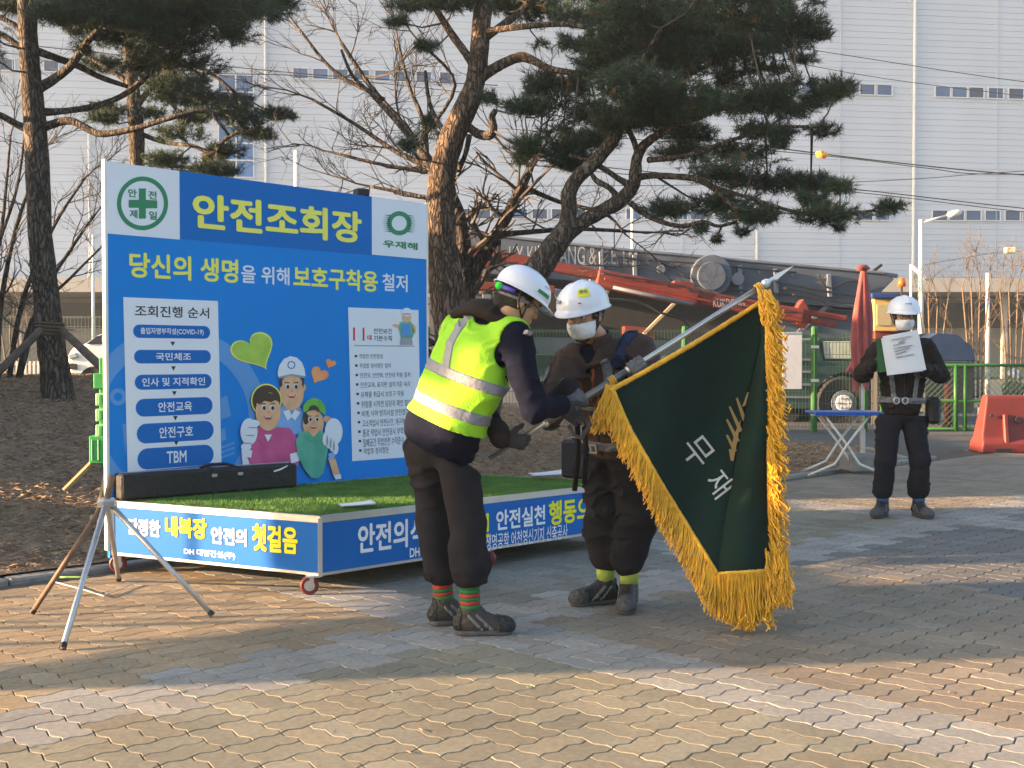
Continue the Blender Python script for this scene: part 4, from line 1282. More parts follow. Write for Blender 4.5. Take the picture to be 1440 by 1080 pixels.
# ---- leaning forked pine (D)
YD = 12.2
pd = P(700, 600, YD)
tD = thing('pine_tree', 'leaning forked pine whose long boughs reach right over the crane truck', 'tree', (pd.x, pd.y, bed_z(pd.x, pd.y)))
_, tk, _ = limb('trunk', [(676, 600, 52), (690, 520, 46), (712, 460, 42), (738, 405, 40), (765, 366, 36), (786, 338, 33), (800, 318, 30)], YD, M_BARK, tD, 14)
sk = list(tk)
for br in ([(797, 325, 27), (800, 298, 22), (800, 272, 21), (812, 250, 20), (832, 232, 20), (850, 212, 19), (866, 190, 18), (876, 165, 14), (884, 130, 10, -.2), (900, 90, 8, -.3), (930, 40, 6, -.4)],
           [(798, 328, 24), (820, 312, 21), (845, 298, 20), (872, 282, 20), (890, 262, 19), (894, 240, 17), (896, 222, 15), (905, 205, 14), (925, 190, 12, -.2), (950, 178, 10, -.3), (1000, 158, 8, -.5), (1060, 130, 6, -.6), (1120, 112, 5, -.7)],
           [(897, 215, 10), (890, 195, 8), (882, 180, 8)], [(888, 262, 12), (868, 250, 8), (850, 238, 8), (832, 228, 7, .2), (800, 218, 6, .3)],
           [(893, 250, 11), (915, 247, 9), (945, 248, 9, -.2), (980, 252, 9, -.3), (1005, 266, 8, -.4), (1025, 285, 7, -.4), (1050, 297, 6, -.5), (1085, 292, 5, -.5)],
           [(872, 282, 10), (858, 265, 8), (840, 255, 8), (832, 245, 6)], [(886, 285, 9), (905, 300, 8), (930, 312, 7, -.2), (960, 318, 7, -.3), (990, 312, 6, -.4), (1010, 318, 5, -.4), (1035, 312, 4, -.4)],
           [(912, 225, 9), (945, 222, 8, -.2), (980, 215, 7, -.3), (1020, 200, 6, -.4), (1090, 180, 5, -.5), (1150, 178, 4, -.6)],
           [(1000, 262, 6, -.4), (1060, 280, 5, -.5), (1120, 298, 5, -.6), (1180, 300, 4, -.7), (1230, 296, 4, -.8)],
           [(880, 150, 10), (940, 120, 8, .3), (1000, 90, 7, .4), (1070, 60, 6, .5), (1120, 45, 5, .5)]):
    _, t_, _ = limb('branch', br, YD, M_BARK, tD, 8); sk += t_
blD = [(900, 15, 70, 32), (975, 15, 60, 30), (1050, 20, 60, 26), (1115, 32, 50, 18), (1148, 48, 22, 8), (905, 70, 65, 30), (965, 85, 60, 32), (1035, 72, 55, 24), (1080, 98, 32, 10), (890, 118, 62, 26), (905, 150, 68, 26), (950, 150, 60, 24), (1000, 150, 50, 24),
       (1060, 145, 45, 16), (1110, 150, 42, 18), (1178, 124, 26, 14), (1150, 138, 30, 12), (1085, 186, 40, 11), (1160, 184, 24, 7), (1040, 212, 58, 13), (960, 215, 40, 12), (1110, 203, 26, 8), (1020, 246, 48, 14), (1080, 255, 58, 17), (1140, 260, 44, 16),
       (1182, 262, 18, 9), (1010, 288, 56, 16), (1100, 298, 60, 13), (1160, 300, 50, 13), (1212, 298, 42, 11), (1252, 291, 20, 6), (938, 294, 30, 13), (1000, 336, 13, 5), (985, 322, 9, 5), (1045, 326, 10, 4), (1180, 320, 8, 4), (970, 190, 44, 12), (1010, 110, 50, 18),
       (860, 60, 50, 22), (1000, -20, 130, 26), (1110, 0, 50, 16), (1130, 82, 22, 6), (870, 170, 40, 16), (925, 170, 50, 16), (1060, 225, 36, 10), (955, 130, 50, 16), (1095, 58, 45, 16), (1120, 118, 34, 10), (1040, 182, 50, 10), (1085, 130, 40, 14), (1000, 50, 70, 26), (930, 45, 70, 30), (1130, 282, 40, 12), (1060, 306, 40, 9), (985, 232, 40, 9), (850, 90, 50, 20), (820, 60, 40, 14)]
tot += needles('needles', blD, tD, sk, YD, 1.0, .082, 8, brown=.03)

# ---- bare trees
def bare(name, label, stems, Y, gens=3, seed=1, m=None, dens=1.0, trunk_name='trunk', group=None, spread=1.0):
    rr = random.Random(seed)
    p0 = P(stems[0][0][0], stems[0][0][1], Y)
    t = thing(name, label, 'tree' if 'tree' in name else 'shrub', p0, group)
    tw = MB()
    def grow(p, d, L_, r_, g):
        pts = [p]; q = p.copy(); dd = d.copy()
        n = 4
        for i in range(n):
            dd = (dd + Vector((rr.gauss(0, .16), rr.gauss(0, .16), rr.gauss(0.05, .14)))).normalized()
            q = q + dd * L_ / n; pts.append(q.copy())
            if g > 0:
                for _ in range(rr.choice((0, 1, 1, 2)) if dens > .6 else rr.choice((0, 1))):
                    sd_ = (dd + Vector((rr.gauss(0, .6), rr.gauss(0, .5), rr.gauss(0, .45))) * spread).normalized()
                    grow(q.copy(), sd_, L_ * rr.uniform(.45, .75), r_ * .6, g - 1)
        tw.tube(pts, [max(.0022, r_ * (1 - .6 * i / n)) for i in range(n + 1)], 4 if g < 2 else 5, cap=False)
    for si, st in enumerate(stems):
        o, P3, rad = limb(trunk_name if si == 0 else 'branch', st, Y, m, t, 8, .05)
        for k in range(4, len(P3), 2):
            if rr.random() < dens:
                d = (P3[k] - P3[k - 1]).normalized()
                sd_ = (d * .5 + Vector((rr.gauss(0, .7), rr.gauss(0, .5), rr.gauss(.1, .5))) * spread).normalized()
                grow(P3[k], sd_, rr.uniform(.35, .9), max(.005, rad[k] * .45), gens - 1)
        grow(P3[-1], (P3[-1] - P3[-2]).normalized(), .7, rad[-1] * .8, gens)
    tw.build('twigs', M_TWIG, t, kind='stuff')
    return t
bare('bare_tree', 'leafless tree with dark forked trunk tight behind the big central pine', [[(660, 600, 34), (656, 500, 32), (654, 420, 30), (650, 350, 27), (640, 290, 20, .2), (610, 235, 13, .3), (570, 180, 10, .5), (520, 120, 7, .7), (480, 60, 5, .8)],
     [(655, 400, 22), (672, 372, 20), (695, 335, 18), (715, 300, 16), (730, 270, 14), (745, 240, 9), (752, 215, 6)], [(610, 235, 9, .3), (560, 215, 7, .4), (500, 175, 5, .6), (440, 140, 4, .7)],
     [(600, 220, 8, .3), (595, 170, 7, .4), (575, 120, 5, .5), (560, 60, 4, .5)], [(640, 290, 8), (585, 275, 6, .2), (520, 262, 4, .3)], [(735, 262, 8), (790, 285, 6, .2), (850, 300, 5, .3), (880, 330, 3, .3)],
     [(700, 330, 9), (760, 325, 7, .2), (810, 322, 6, .3), (880, 325, 5, .4)], [(620, 245, 6, .4), (540, 232, 5, .4), (470, 215, 4, .6)], [(540, 140, 6, .6), (470, 100, 5, .7), (420, 40, 4, .8)], [(590, 200, 6, .3), (640, 120, 5, .3), (590, 60, 4)]], 14.4, 3, 21, M_BARKD)
bare('bare_shrub', 'tall leafless bush with many fine stems at the far left edge', [[(-5, 560, 10), (0, 440, 8), (20, 330, 6), (50, 240, 4)], [(10, 560, 9), (30, 430, 7), (75, 320, 5), (120, 250, 3)], [(0, 560, 9), (-10, 420, 7), (5, 300, 5), (15, 190, 3)],
     [(20, 560, 8), (60, 420, 6), (100, 350, 5), (135, 300, 3)], [(-20, 560, 8), (-10, 380, 6), (25, 260, 4), (40, 130, 3)], [(20, 560, 7), (45, 450, 6), (100, 390, 4), (140, 350, 3)]], 17.0, 3, 5, M_BARKD, 1.0, 'stem')
M_SHB = mat('pale_bark', (0.17, 0.125, 0.09), 0.9, var=.2)
for i, (x, w_, s_) in enumerate(((1312, 30, 1.0), (1372, 42, 1.25), (1425, 40, 1.2), (20, 30, .8), (1462, 40, 1.3))):
    b_ = 560
    st = [[(x + dx, b_, 4), (x + dx * 1.3, b_ - 60 * s_, 3), (x + dx * 2.1, b_ - 125 * s_, 2)] for dx in (-9, -3, 3, 9)]
    t = bare('bare_shrub', ['reddish leafless bush behind the fence left of the tall pale pole', 'reddish leafless bush behind the fence right of the tall pale pole', 'reddish leafless bush behind the fence at the right edge', 'low reddish bush behind the white picket fence', 'reddish bush cut by the right edge'][i],
         st, 24.5 + .4 * (i % 2), 2, 50 + i, M_SHB, .9, 'stem', None, .75)
    for c in t.children:
        c.data.materials[0] = M_SHB
print('needle tris', tot)
# ================================================================ background things
M_GPOST = mat('green_post_paint', (0.025, 0.115, 0.028), 0.45, var=0.12, scale=6)
M_GWIRE = mat('green_wire', (0.06, 0.13, 0.09), 0.5, var=0.1)
M_ORED = mat('crane_red', (0.17, 0.030, 0.022), 0.75, var=0.3, scale=3)
M_CGREY = mat('crane_grey', (0.075, 0.096, 0.135), 0.7, var=0.2, scale=1.5)
M_CGREYL = mat('crane_pale_grey', (0.13, 0.155, 0.20), 0.5, var=0.2, scale=2)
M_DKG = mat('truck_dark_green', (0.025, 0.055, 0.05), 0.45, var=0.2, scale=3)
M_TYRE = mat('tyre_rubber', (0.02, 0.02, 0.021), 0.8, var=0.2, scale=10)
M_BEIGE = mat('beige_paint', (0.42, 0.36, 0.27), 0.5, var=0.15)
M_WIN = mat('vehicle_glass', (0.08, 0.11, 0.12), 0.1, var=0.2, spec=0.8)
M_WINL = mat('vehicle_glass_pale', (0.35, 0.42, 0.38), 0.2, var=0.2, scale=4)
M_WPOLE = mat('pole_white', (0.68, 0.66, 0.62), 0.4, var=0.06)
M_CARW = mat('car_white', (0.72, 0.73, 0.75), 0.25, var=0.02, coat=.5)
M_CABLE = mat('cable_black', (0.02, 0.02, 0.022), 0.6)
M_BARR = mat('barrier_red', (0.20, 0.036, 0.03), 0.5, var=0.15, scale=3)
M_PARA = mat('parasol_red', (0.34, 0.085, 0.085), 0.8, var=0.2, scale=6, sheen=.2)
M_TBLUE = mat('table_blue', (0.01, 0.09, 0.42), 0.35)
M_CONC = mat('concrete_grey', (0.23, 0.22, 0.21), 0.9, var=.2, bump=.3)
M_YBOX = mat('cabinet_yellow', (0.62, 0.40, 0.14), 0.5, var=.15, scale=3)
M_TARP = mat('tarp_blue', (0.025, 0.05, 0.11), 0.6, var=.2, scale=3)

def pbar(name, a, b, w, m, parent, Y0, Y1=None, n=None, depth=None, extra=None):
    """bar between two photo points; w = height in px; square section unless n given"""
    Y1 = Y0 if Y1 is None else Y1
    A, Bq = P(*a, Y0), P(*b, Y1)
    w0 = w / FPX * Y0
    mb = extra or MB()
    if n: mb.tube([A, Bq], w0 / 2, n)
    else:
        d = (Bq - A).normalized(); s_ = Vector((0, 1, 0)) - d * d.y; s_.normalize(); u_ = s_.cross(d)
        L_ = (Bq - A).length
        M3 = Matrix((d, s_, u_)).transposed()
        mb.box((A + Bq) / 2, (L_, depth or w0, w0), rot=M3, bevel=min(w0, depth or w0) * .12)
    return mb.build(name, m, parent, smooth=bool(n)) if extra is None else None

def ppoly(name, pts, Y, depth, m, parent):
    mb = MB(); v = [P(x, y, Y) for x, y in pts]
    mb.prism([(p.x, p.z) for p in v], (0, Y, 0), (1, 0, 0), (0, 0, 1), (0, depth, 0))
    o = mb.build(name, m, parent)
    bv = o.modifiers.new('b', 'BEVEL'); bv.width = .02; bv.segments = 2; bv.limit_method = 'ANGLE'
    return o

def disc(name, c, r_, Y, th, m, parent, prof=None):
    mb = MB(); R_ = r_ / FPX * Y; C = P(*c, Y)
    mb.lathe(prof(R_, th) if prof else [(0.001, 0), (R_ * .96, 0), (R_, th * .1), (R_, th * .9), (R_ * .96, th), (0.001, th)], C, (0, 1, 0), 28)
    return mb.build(name, m, parent, smooth=False)

def ptext(body, tl, br, Y, m, parent, bold=.02):
    vs, fs = text_mesh(body, bold)
    A, Bq = P(tl[0], tl[1], Y), P(br[0], br[1], Y)
    mb = MB(); mb.add([(A.x + (Bq.x - A.x) * x, Y - z, Bq.z + (A.z - Bq.z) * y) for x, y, z in vs], fs)
    return mb.build('lettering', m, parent)

# ---- crane truck
YT = 27.0
ct = thing('crane_truck', 'grey and orange red crane truck with folded boom parked behind the green fence', 'crane truck', P(940, 590, YT))
boom = ppoly('main_boom', [(598, 322), (700, 333), (870, 352), (1000, 360), (1120, 372), (1246, 386), (1258, 392), (1240, 410), (1238, 436), (1130, 428), (990, 412), (860, 400), (700, 386), (598, 376)], YT, 1.1, M_CGREY, ct)
ppoly('boom_rib', [(598, 318), (870, 348), (1246, 382), (1246, 386), (870, 352), (598, 322)], YT - .05, .1, M_CGREYL, ct)
ptext('KY KUMKANG & C.E. Ltd.', (716, 346), (900, 372), YT - .02, mat('faded_lettering', (.30, .31, .34), .6), boom, .0)
for x in (760, 845, 892, 1040, 1090, 1165): pbar('boom_bracket', (x, 345 + (x - 760) * .1), (x + 2, 402 + (x - 760) * .04), 6, M_CGREYL, ct, YT - .06)
disc('winch_drum', (1001, 387), 29, YT - .22, .25, M_CGREY, ct); disc('drum_cover', (1001, 388), 20, YT - .32, .12, mat('crane_mid_grey', (0.085, 0.105, 0.145), .65, var=.2), ct)
disc('sheave', (1038, 392), 9, YT - .2, .2, M_CGREYL, ct); disc('sheave', (930, 378), 6, YT - .15, .15, M_CGREYL, ct)
ppoly('tail_frame', [(1085, 372), (1180, 384), (1236, 388), (1228, 430), (1218, 480), (1150, 486), (1098, 470), (1085, 430)], YT + .3, 1.4, M_CGREY, ct)
for a_, b_, w_ in (((1075, 440), (1140, 385), 7), ((1140, 385), (1205, 400), 5), ((1120, 470), (1190, 405), 6), ((1200, 380), (1262, 388), 6), ((1225, 384), (1240, 372), 4), ((1190, 392), (1216, 405), 7)):
    pbar('hydraulic_strut', a_, b_, w_, M_CGREYL if w_ > 5 else M_CABLE, ct, YT + .1)
def hose(pts, Y, r_=.02, m=M_CABLE, name='hose', parent=ct):
    mb = MB(); sp = smooth_path([tuple(P(x, y, Y)) + (r_,) for x, y in pts], 5); mb.tube([Vector(s[:3]) for s in sp], r_, 6); return mb.build(name, m, parent, smooth=True)
hose([(820, 372), (880, 375), (908, 372), (925, 380), (945, 395)], YT - .3); hose([(1150, 385), (1165, 405), (1195, 395), (1215, 400)], YT - .1); hose([(850, 420), (900, 425), (930, 440), (960, 450), (975, 470)], YT - 1.5, .03)
hose([(640, 352), (700, 380), (720, 395)], YT - .3)
rk_ = random.Random(4)
for k in range(14):
    x = 612 + k * 17 + rk_.uniform(-5, 5); y = 392 + rk_.uniform(-6, 30)
    ppoly('fitting', [(x, y), (x + rk_.uniform(6, 16), y + 2), (x + rk_.uniform(6, 16), y + rk_.uniform(8, 22)), (x, y + 10)], YT - .25 - .1 * (k % 3), .3, (M_CGREY, M_CGREYL, M_DARK)[k % 3], ct)
for k in range(3): hose([(1090 + k * 12, 396 + k * 9), (1130 + k * 10, 404 + 9 * k), (1175, 412 + k * 12), (1222, 420 + k * 9)], YT - .15, .02)
for k in range(7): disc('bolt_head', (880 + k * 47, 366 + k * 4.2), 2.2, YT - .05, .05, M_CGREYL, ct)
for y in (361, 393): hose([(860, y), (930, y + 6), (990, y + 10), (1060, y + 17), (1120, y + 22)], YT - .12, .018)
# lower orange arm
YO = 25.0
arm = pbar('lower_arm', (838, 391), (982, 419), 26, M_ORED, ct, YO, depth=.42)
pbar('arm_extension', (980, 418), (1128, 445), 20, M_ORED, ct, YO, depth=.34)
pbar('arm_nose', (1126, 438), (1190, 448), 8, M_ORED, ct, YO, depth=.1); pbar('arm_nose', (1126, 449), (1176, 457), 7, M_ORED, ct, YO, depth=.1)
ppoly('arm_bracket', [(948, 394), (974, 397), (984, 410), (984, 430), (944, 424)], YO - .08, .5, M_ORED, ct)
ppoly('arm_bracket', [(1122, 430), (1130, 420), (1136, 430), (1142, 446), (1132, 462), (1120, 456)], YO - .08, .4, M_ORED, ct)
pbar('upper_arm', (640, 349), (842, 387), 14, M_ORED, ct, YO, depth=.35); pbar('upper_arm', (606, 372), (700, 372), 11, M_ORED, ct, YO + .5, depth=.3)
pbar('arm_rail', (600, 398), (780, 408), 12, M_ORED, ct, YO, depth=.2); pbar('arm_rail', (850, 392), (1000, 424), 3, mat('crane_red_dark', (.2, .025, .02), .5), ct, YO - .25)
for k in range(10): disc('bolt_head', (850 + k * 30, 384 + k * 6.1), 1.5, YO - .24, .04, M_CABLE, ct)
pbar('hydraulic_ram', (862, 404), (975, 428), 5, M_CGREYL, ct, YO - .35, n=10)
hose([(845, 385), (900, 392), (960, 402), (1000, 420), (1060, 434), (1120, 440)], YO - .3, .014)
ptext('KUKDONG', (1003, 420), (1047, 432), YO - .3, MATS['faded_lettering'], ct, .0)
# superstructure, cab and chassis seen between the workers
ppoly('machinery_house', [(600, 376), (690, 386), (860, 402), (990, 420), (1085, 440), (1098, 486), (600, 486)], YT + .8, 1.5, M_DARK, ct)
ppoly('deck', [(600, 470), (1235, 486), (1235, 500), (600, 500)], YT + .2, 2.2, M_CGREY, ct)
ppoly('cab', [(598, 412), (634, 412), (640, 470), (640, 520), (598, 520)], YT - .6, 1.6, M_CGREYL, ct)
for x in (600, 616, 634): pbar('cab_frame', (x, 415), (x + 3, 470), 4, M_BEIGE, ct, YT - .7)
pbar('cab_frame', (598, 415), (636, 417), 5, M_BEIGE, ct, YT - .7)
for a_, b_ in (((858, 402), (836, 450)), ((796, 420), (812, 470)), ((905, 470), (955, 420))): pbar('stay', a_, b_, 5, M_BEIGE, ct, YT - 1.2)
ppoly('orange_locker', [(878, 458), (922, 462), (922, 476), (878, 474)], YT - 1.2, .6, M_ORED, ct)
# dark green carrier truck seen through the fence
tr = thing('carrier_truck', 'dark green truck with large tyre seen through the mesh fence behind the parasol', 'truck', P(1150, 595, 24))
ppoly('body', [(1085, 478), (1150, 478), (1158, 508), (1232, 508), (1236, 545), (1226, 545), (1210, 530), (1186, 524), (1162, 531), (1148, 550), (1144, 575), (1085, 575)], 24.0, 2.2, M_DKG, tr)
ppoly('cab', [(1150, 474), (1230, 474), (1236, 510), (1152, 510)], 24.1, 2.0, M_DKG, tr)
ppoly('window', [(1157, 480), (1198, 480), (1198, 505), (1160, 505)], 24.03, .04, M_WINL, tr)
ppoly('window', [(1204, 480), (1228, 480), (1231, 505), (1204, 505)], 24.03, .04, M_WIN, tr)
def wheel(c, r_, Y, parent, hub=M_CARW):
    w = disc('wheel', c, r_, Y, .35, M_TYRE, parent, lambda R_, th: [(.001, th), (R_ * .9, th), (R_, th * .8), (R_, th * .2), (R_ * .93, 0), (R_ * .55, .03), (R_ * .5, .08), (.001, .08)])
    disc('rim', c, r_ * .48, Y + .02, .06, M_CGREYL, w); disc('hub', c, r_ * .3, Y - .03, .06, hub, w)
    for k in range(6): disc('wheel_nut', (c[0] + r_ * .2 * math.cos(k * 1.05), c[1] + r_ * .2 * math.sin(k * 1.05)), r_ * .035, Y - .05, .03, M_STEEL, w)
ppoly('rear_body', [(1140, 545), (1240, 540), (1240, 598), (1140, 596)], 25.2, .9, M_DKG, tr)
wheel((1187, 567), 38, 23.9, tr); wheel((1095, 567), 36, 24.4, tr)
ppoly('underbody', [(1085, 560), (1140, 560), (1140, 590), (1085, 588)], 24.6, 1.2, M_DARK, tr)
for y in (505, 522, 540, 558): pbar('side_slat', (1088, y), (1140, y + 1), 3, M_CGREYL, tr, 23.95)
# teal vehicle between the two men
tv = thing('teal_van', 'teal and cream van partly seen between the two bowing workers', 'van', P(775, 560, 29))
ppoly('body', [(752, 466), (830, 466), (834, 545), (750, 545)], 29, 2.0, mat('teal_paint', (.10, .22, .23), .4), tv)
for x0 in (757, 782, 806): ppoly('window', [(x0, 475), (x0 + 20, 475), (x0 + 20, 496), (x0, 496)], 28.96, .03, M_WINL, tv)
ppoly('plate', [(796, 500), (806, 498), (806, 512), (796, 514)], 28.95, .03, M_YBOX, tv)
wheel((768, 545), 12, 28.8, tv)

# ---- yellow cabinet with beacon
yc = thing('control_cabinet', 'yellow cabinet with blue lid and orange foot behind the worker with the paper', 'cabinet', P(1246, 590, 23.2))
ppoly('cabinet_body', [(1229, 420), (1262, 420), (1262, 466), (1229, 466)], 23.2, .6, M_YBOX, yc)
ppoly('lid', [(1226, 412), (1264, 412), (1264, 419.5), (1226, 419.5)], 23.1, .8, mat('lid_blue', (.02, .05, .2), .4), yc)
ppoly('foot', [(1230, 466.5), (1262, 466.5), (1262, 477), (1230, 477)], 23.25, .5, M_ORED, yc)
ppoly('stand', [(1233, 478), (1260, 478), (1260, 600), (1233, 600)], 23.3, .4, M_DARK, yc)
ppoly('notice', [(1233, 428), (1254, 428), (1254, 458), (1233, 458)], 23.18, .015, mat('notice_green', (.35, .42, .2), .6, scale=9, col2=(.5, .3, .2)), yc)
bc = thing('beacon_light', 'small orange beacon on a thin stem above the white helmet at right', 'lamp', P(1268, 470, 23))
mb = MB(); mb.tube([P(1268, 470, 23), P(1268, 402, 23)], .02, 6); mb.build('stem', M_CABLE, bc)
mb = MB(); mb.lathe([(.001, .18), (.05, .16), (.075, .08), (.075, 0), (.001, 0)], P(1268, 403, 23), (0, 0, 1), 14); mb.build('lens', mat('beacon_orange', (.8, .12, .02), .2), bc, smooth=True)
tq = thing('tarped_machine', 'low machine under dark blue tarp behind the right worker', 'machine', P(1345, 590, 22.8))
ppoly('tarp', [(1300, 478), (1318, 468), (1346, 470), (1368, 488), (1372, 508), (1300, 508)], 22.8, 1.2, M_TARP, tq)
ppoly('chassis', [(1300, 510), (1370, 510), (1370, 580), (1300, 580)], 22.9, 1.0, M_DARK, tq)

# ---- mesh fence
def mesh_fence(name, label, x0, x1, Y, ztop, posts, wire_dx=.06, wire_dz=.2, m=M_GWIRE, zbot=.05):
    xa, xb = P(x0, 500, Y).x, P(x1, 500, Y).x
    f = thing(name, label, 'fence', ((xa + xb) / 2, Y, 0))
    mb = MB(); n = int((xb - xa) / wire_dx)
    for i in range(n + 1): 
        x = xa + (xb - xa) * i / n; mb.box((x, Y, (ztop + zbot) / 2), (.007, .007, ztop - zbot))
    nz_ = int((ztop - zbot) / wire_dz)
    for j in range(nz_ + 1):
        z = zbot + (ztop - zbot) * j / nz_
        for dz in ((0, .03) if j in (0, nz_) else (0,)): mb.box(((xa + xb) / 2, Y - .007, z + dz - (.03 if j == nz_ else 0)), (xb - xa, .007, .009))
    mb.build('wire_mesh', m, f, kind='stuff')
    for px in posts:
        x = P(px, 500, Y).x
        mb = MB(); mb.lathe([(.0, 0), (.06, 0), (.06, ztop + .06), (.045, ztop + .10), (.0, ztop + .10)], (x, Y + .0, -.03), (0, 0, 1), 10); mb.build('post', M_GPOST, f)
        for z in (.3, .9, 1.5):
            if z < ztop: 
                mb = MB(); mb.box((x, Y - .05, z), (.14, .03, .05)); mb.build('clamp', M_STEEL, f)
    return f
mf = mesh_fence('mesh_fence', 'green welded mesh fence with round posts behind the flag', 560, 1228, 21.0, 1.80, (600, 700, 963, 1145, 1216))
mesh_fence('mesh_fence', 'thin mesh fence between the left pine and the parked white car', -60, 260, 30.0, 2.35, (-50, 190, 250), .09, .25, mat('grey_wire', (.2, .22, .2), .5))
A = P(1101, 467, 20.93); Bq = P(1127, 547, 20.93)
nb_ = thing('notice_board', 'blank white notice panel hung on the mesh fence', 'sign', ((A.x + Bq.x) / 2, 20.9, A.z))
mb = MB(); mb.box(((A.x + Bq.x) / 2, 20.93, (A.z + Bq.z) / 2), (Bq.x - A.x, .02, A.z - Bq.z)); mb.build('panel', mat('notice_white', (.55, .56, .6), .5, var=.06), nb_)
mb = MB(); mb.box(((A.x + Bq.x) / 2, 20.915, A.z - .02), (Bq.x - A.x, .008, .03)); mb.build('clip_rail', M_STEEL, nb_)
# green gate with chain link infill
gt = thing('gate_railing', 'green steel gate railing with chain link infill at the right', 'gate', P(1360, 608, 20))
for y in (513, 563, 603): pbar('rail', (1238, y), (1560, y + 1), 4.5, M_GPOST, gt, 20, n=8)
for x in (1240, 1344, 1357, 1455, 1468, 1556): pbar('post', (x, 513), (x, 606), 6 if x in (1344, 1357) else 5, M_GPOST, gt, 20, n=8)
mb = MB(); za, zb = P(0, 563, 20).z, P(0, 603, 20).z; zt = P(0, 513, 20).z
x0, x1 = P(1240, 0, 20).x, P(1556, 0, 20).x
st = .10
hgt = zt - zb
k = x0 - hgt
while k < x1:
    for s_ in (1, -1):
        a0, a1 = (k, zb), (k + hgt, zt)
        if s_ < 0: a0, a1 = (k, zt), (k + hgt, zb)
        t0 = max(0, (x0 - a0[0]) / hgt); t1 = min(1, (x1 - a0[0]) / hgt)
        if t1 > t0: mb.tube([(a0[0] + hgt * t0, 20, a0[1] + (a1[1] - a0[1]) * t0), (a0[0] + hgt * t1, 20, a0[1] + (a1[1] - a0[1]) * t1)], .0045, 3, cap=False)
    k += st
mb.build('chain_link', M_GWIRE, gt, kind='stuff')
ob = thing('orange_post', 'orange red marker post behind the green railing', 'post', P(1333, 600, 21.5))
pbar('shaft', (1333, 540), (1333, 598), 11, M_ORED, ob, 21.5, n=10); pbar('foot', (1325, 598), (1341, 598), 6, M_ORED, ob, 21.5)

# ---- red barriers
def barrier(px0, Y, label, n=1):
    base = P(px0, 634, Y); base.z = 0
    base = Vector((P(px0, 600, Y).x, Y, -.012))
    t = thing('water_barrier', label, 'barrier', base, 'red plastic barriers at the right')
    L_ = 1.45; H_ = .80
    mb = MB()
    prof = [(-.24, 0), (-.24, .14), (-.17, .22), (-.10, H_ - .04), (-.08, H_), (.08, H_), (.10, H_ - .04), (.17, .22), (.24, .14), (.24, 0)]
    va = [base + Vector((0, y, z)) + Vector((z * .16, 0, 0)) for y, z in prof]; vb = [base + Vector((L_ - z * .16, y, z)) for y, z in prof]
    k = len(prof); mb.add(va + vb, [tuple(range(k)), tuple(range(2 * k - 1, k - 1, -1))] + [(i, k + i, k + (i + 1) % k, (i + 1) % k) for i in range(k)])
    o = mb.build('shell', M_BARR, t); b_ = o.modifiers.new('b', 'BEVEL'); b_.width = .02; b_.segments = 2; b_.limit_method = 'ANGLE'
    for x in (.36, .72, 1.08):
        mb = MB(); mb.box(base + Vector((x, -.175, .33)), (.07, .06, .42), rot=Matrix.Rotation(R(-9), 3, 'X'), bevel=.015); mb.build('rib', M_BARR, t)
    for x, z, r_ in ((.17, .52, .022), (.54, .46, .045), (.9, .46, .045)):
        mb = MB(); mb.lathe([(.001, 0), (r_, 0), (r_ * 1.15, .02)], base + Vector((x, -.115 - (0.78 - z) * .13, z)) - Vector((0, .018, 0)), (0, 1, 0), 14); mb.build('hole', M_DARK, t)
    for x in (.3, 1.1):
        mb = MB(); mb.box(base + Vector((x, -.245, .04)), (.22, .012, .06)); mb.build('fork_slot', M_DARK, t)
    mb = MB(); mb.lathe([(.001, .03), (.045, .03), (.05, 0)], base + Vector((L_ / 2, 0, H_ - .002)), (0, 0, 1), 12); mb.build('filler_cap', M_BARR, t)
barrier(1371, 16.4, 'red plastic water filled barrier cut by the right edge')

# ---- folding table, parasol, base
tb = thing('folding_table', 'small folding table with blue top and white crossed legs', 'table', P(1188, 668, 13.1))
zt_ = P(0, 580, 13.1).z
xa, xb = P(1142, 0, 13.1).x, P(1238, 0, 13.1).x
mb = MB(); mb.box(((xa + xb) / 2, 13.1, zt_), (xb - xa, .5, .03), bevel=.01); mb.build('table_top', M_TBLUE, tb)
mb = MB(); mb.box(((xa + xb) / 2, 12.845, zt_ - .005), (xb - xa, .012, .035)); mb.build('edge_trim', M_TBLUE, tb)
for yy in (12.92, 13.28):
    for a_, b_ in ((xa + .12, xb - .10), (xb - .14, xa + .08)):
        s_ = 1 if b_ > a_ else -1
        mb = MB(); mb.tube([(a_, yy, zt_ - .02), (a_ + (b_ - a_) * .45, yy + .01 * s_, zt_ * .52), (a_ + (b_ - a_) * .72, yy + .01 * s_, zt_ * .2), (b_ + s_ * .14, yy, .012)], .014, 8); mb.build('leg', M_WPOLE, tb, smooth=True)
ps = thing('closed_parasol', 'folded red parasol on a white pole beside the blue table', 'parasol', P(1213, 668, 13.4))
q = lambda x, y: P(x, y, 13.4)
gz = -.0
base_ = Vector((q(1213, 600).x, 13.4, 0))
mb = MB(); mb.tube([base_, q(1213, 378)], .019, 10); mb.build('pole', M_WPOLE, ps, smooth=True)
ztop_ = q(1213, 376).z; zb_ = q(1213, 532).z
mb = MB(); nf = 40; NR = 26; vs = []
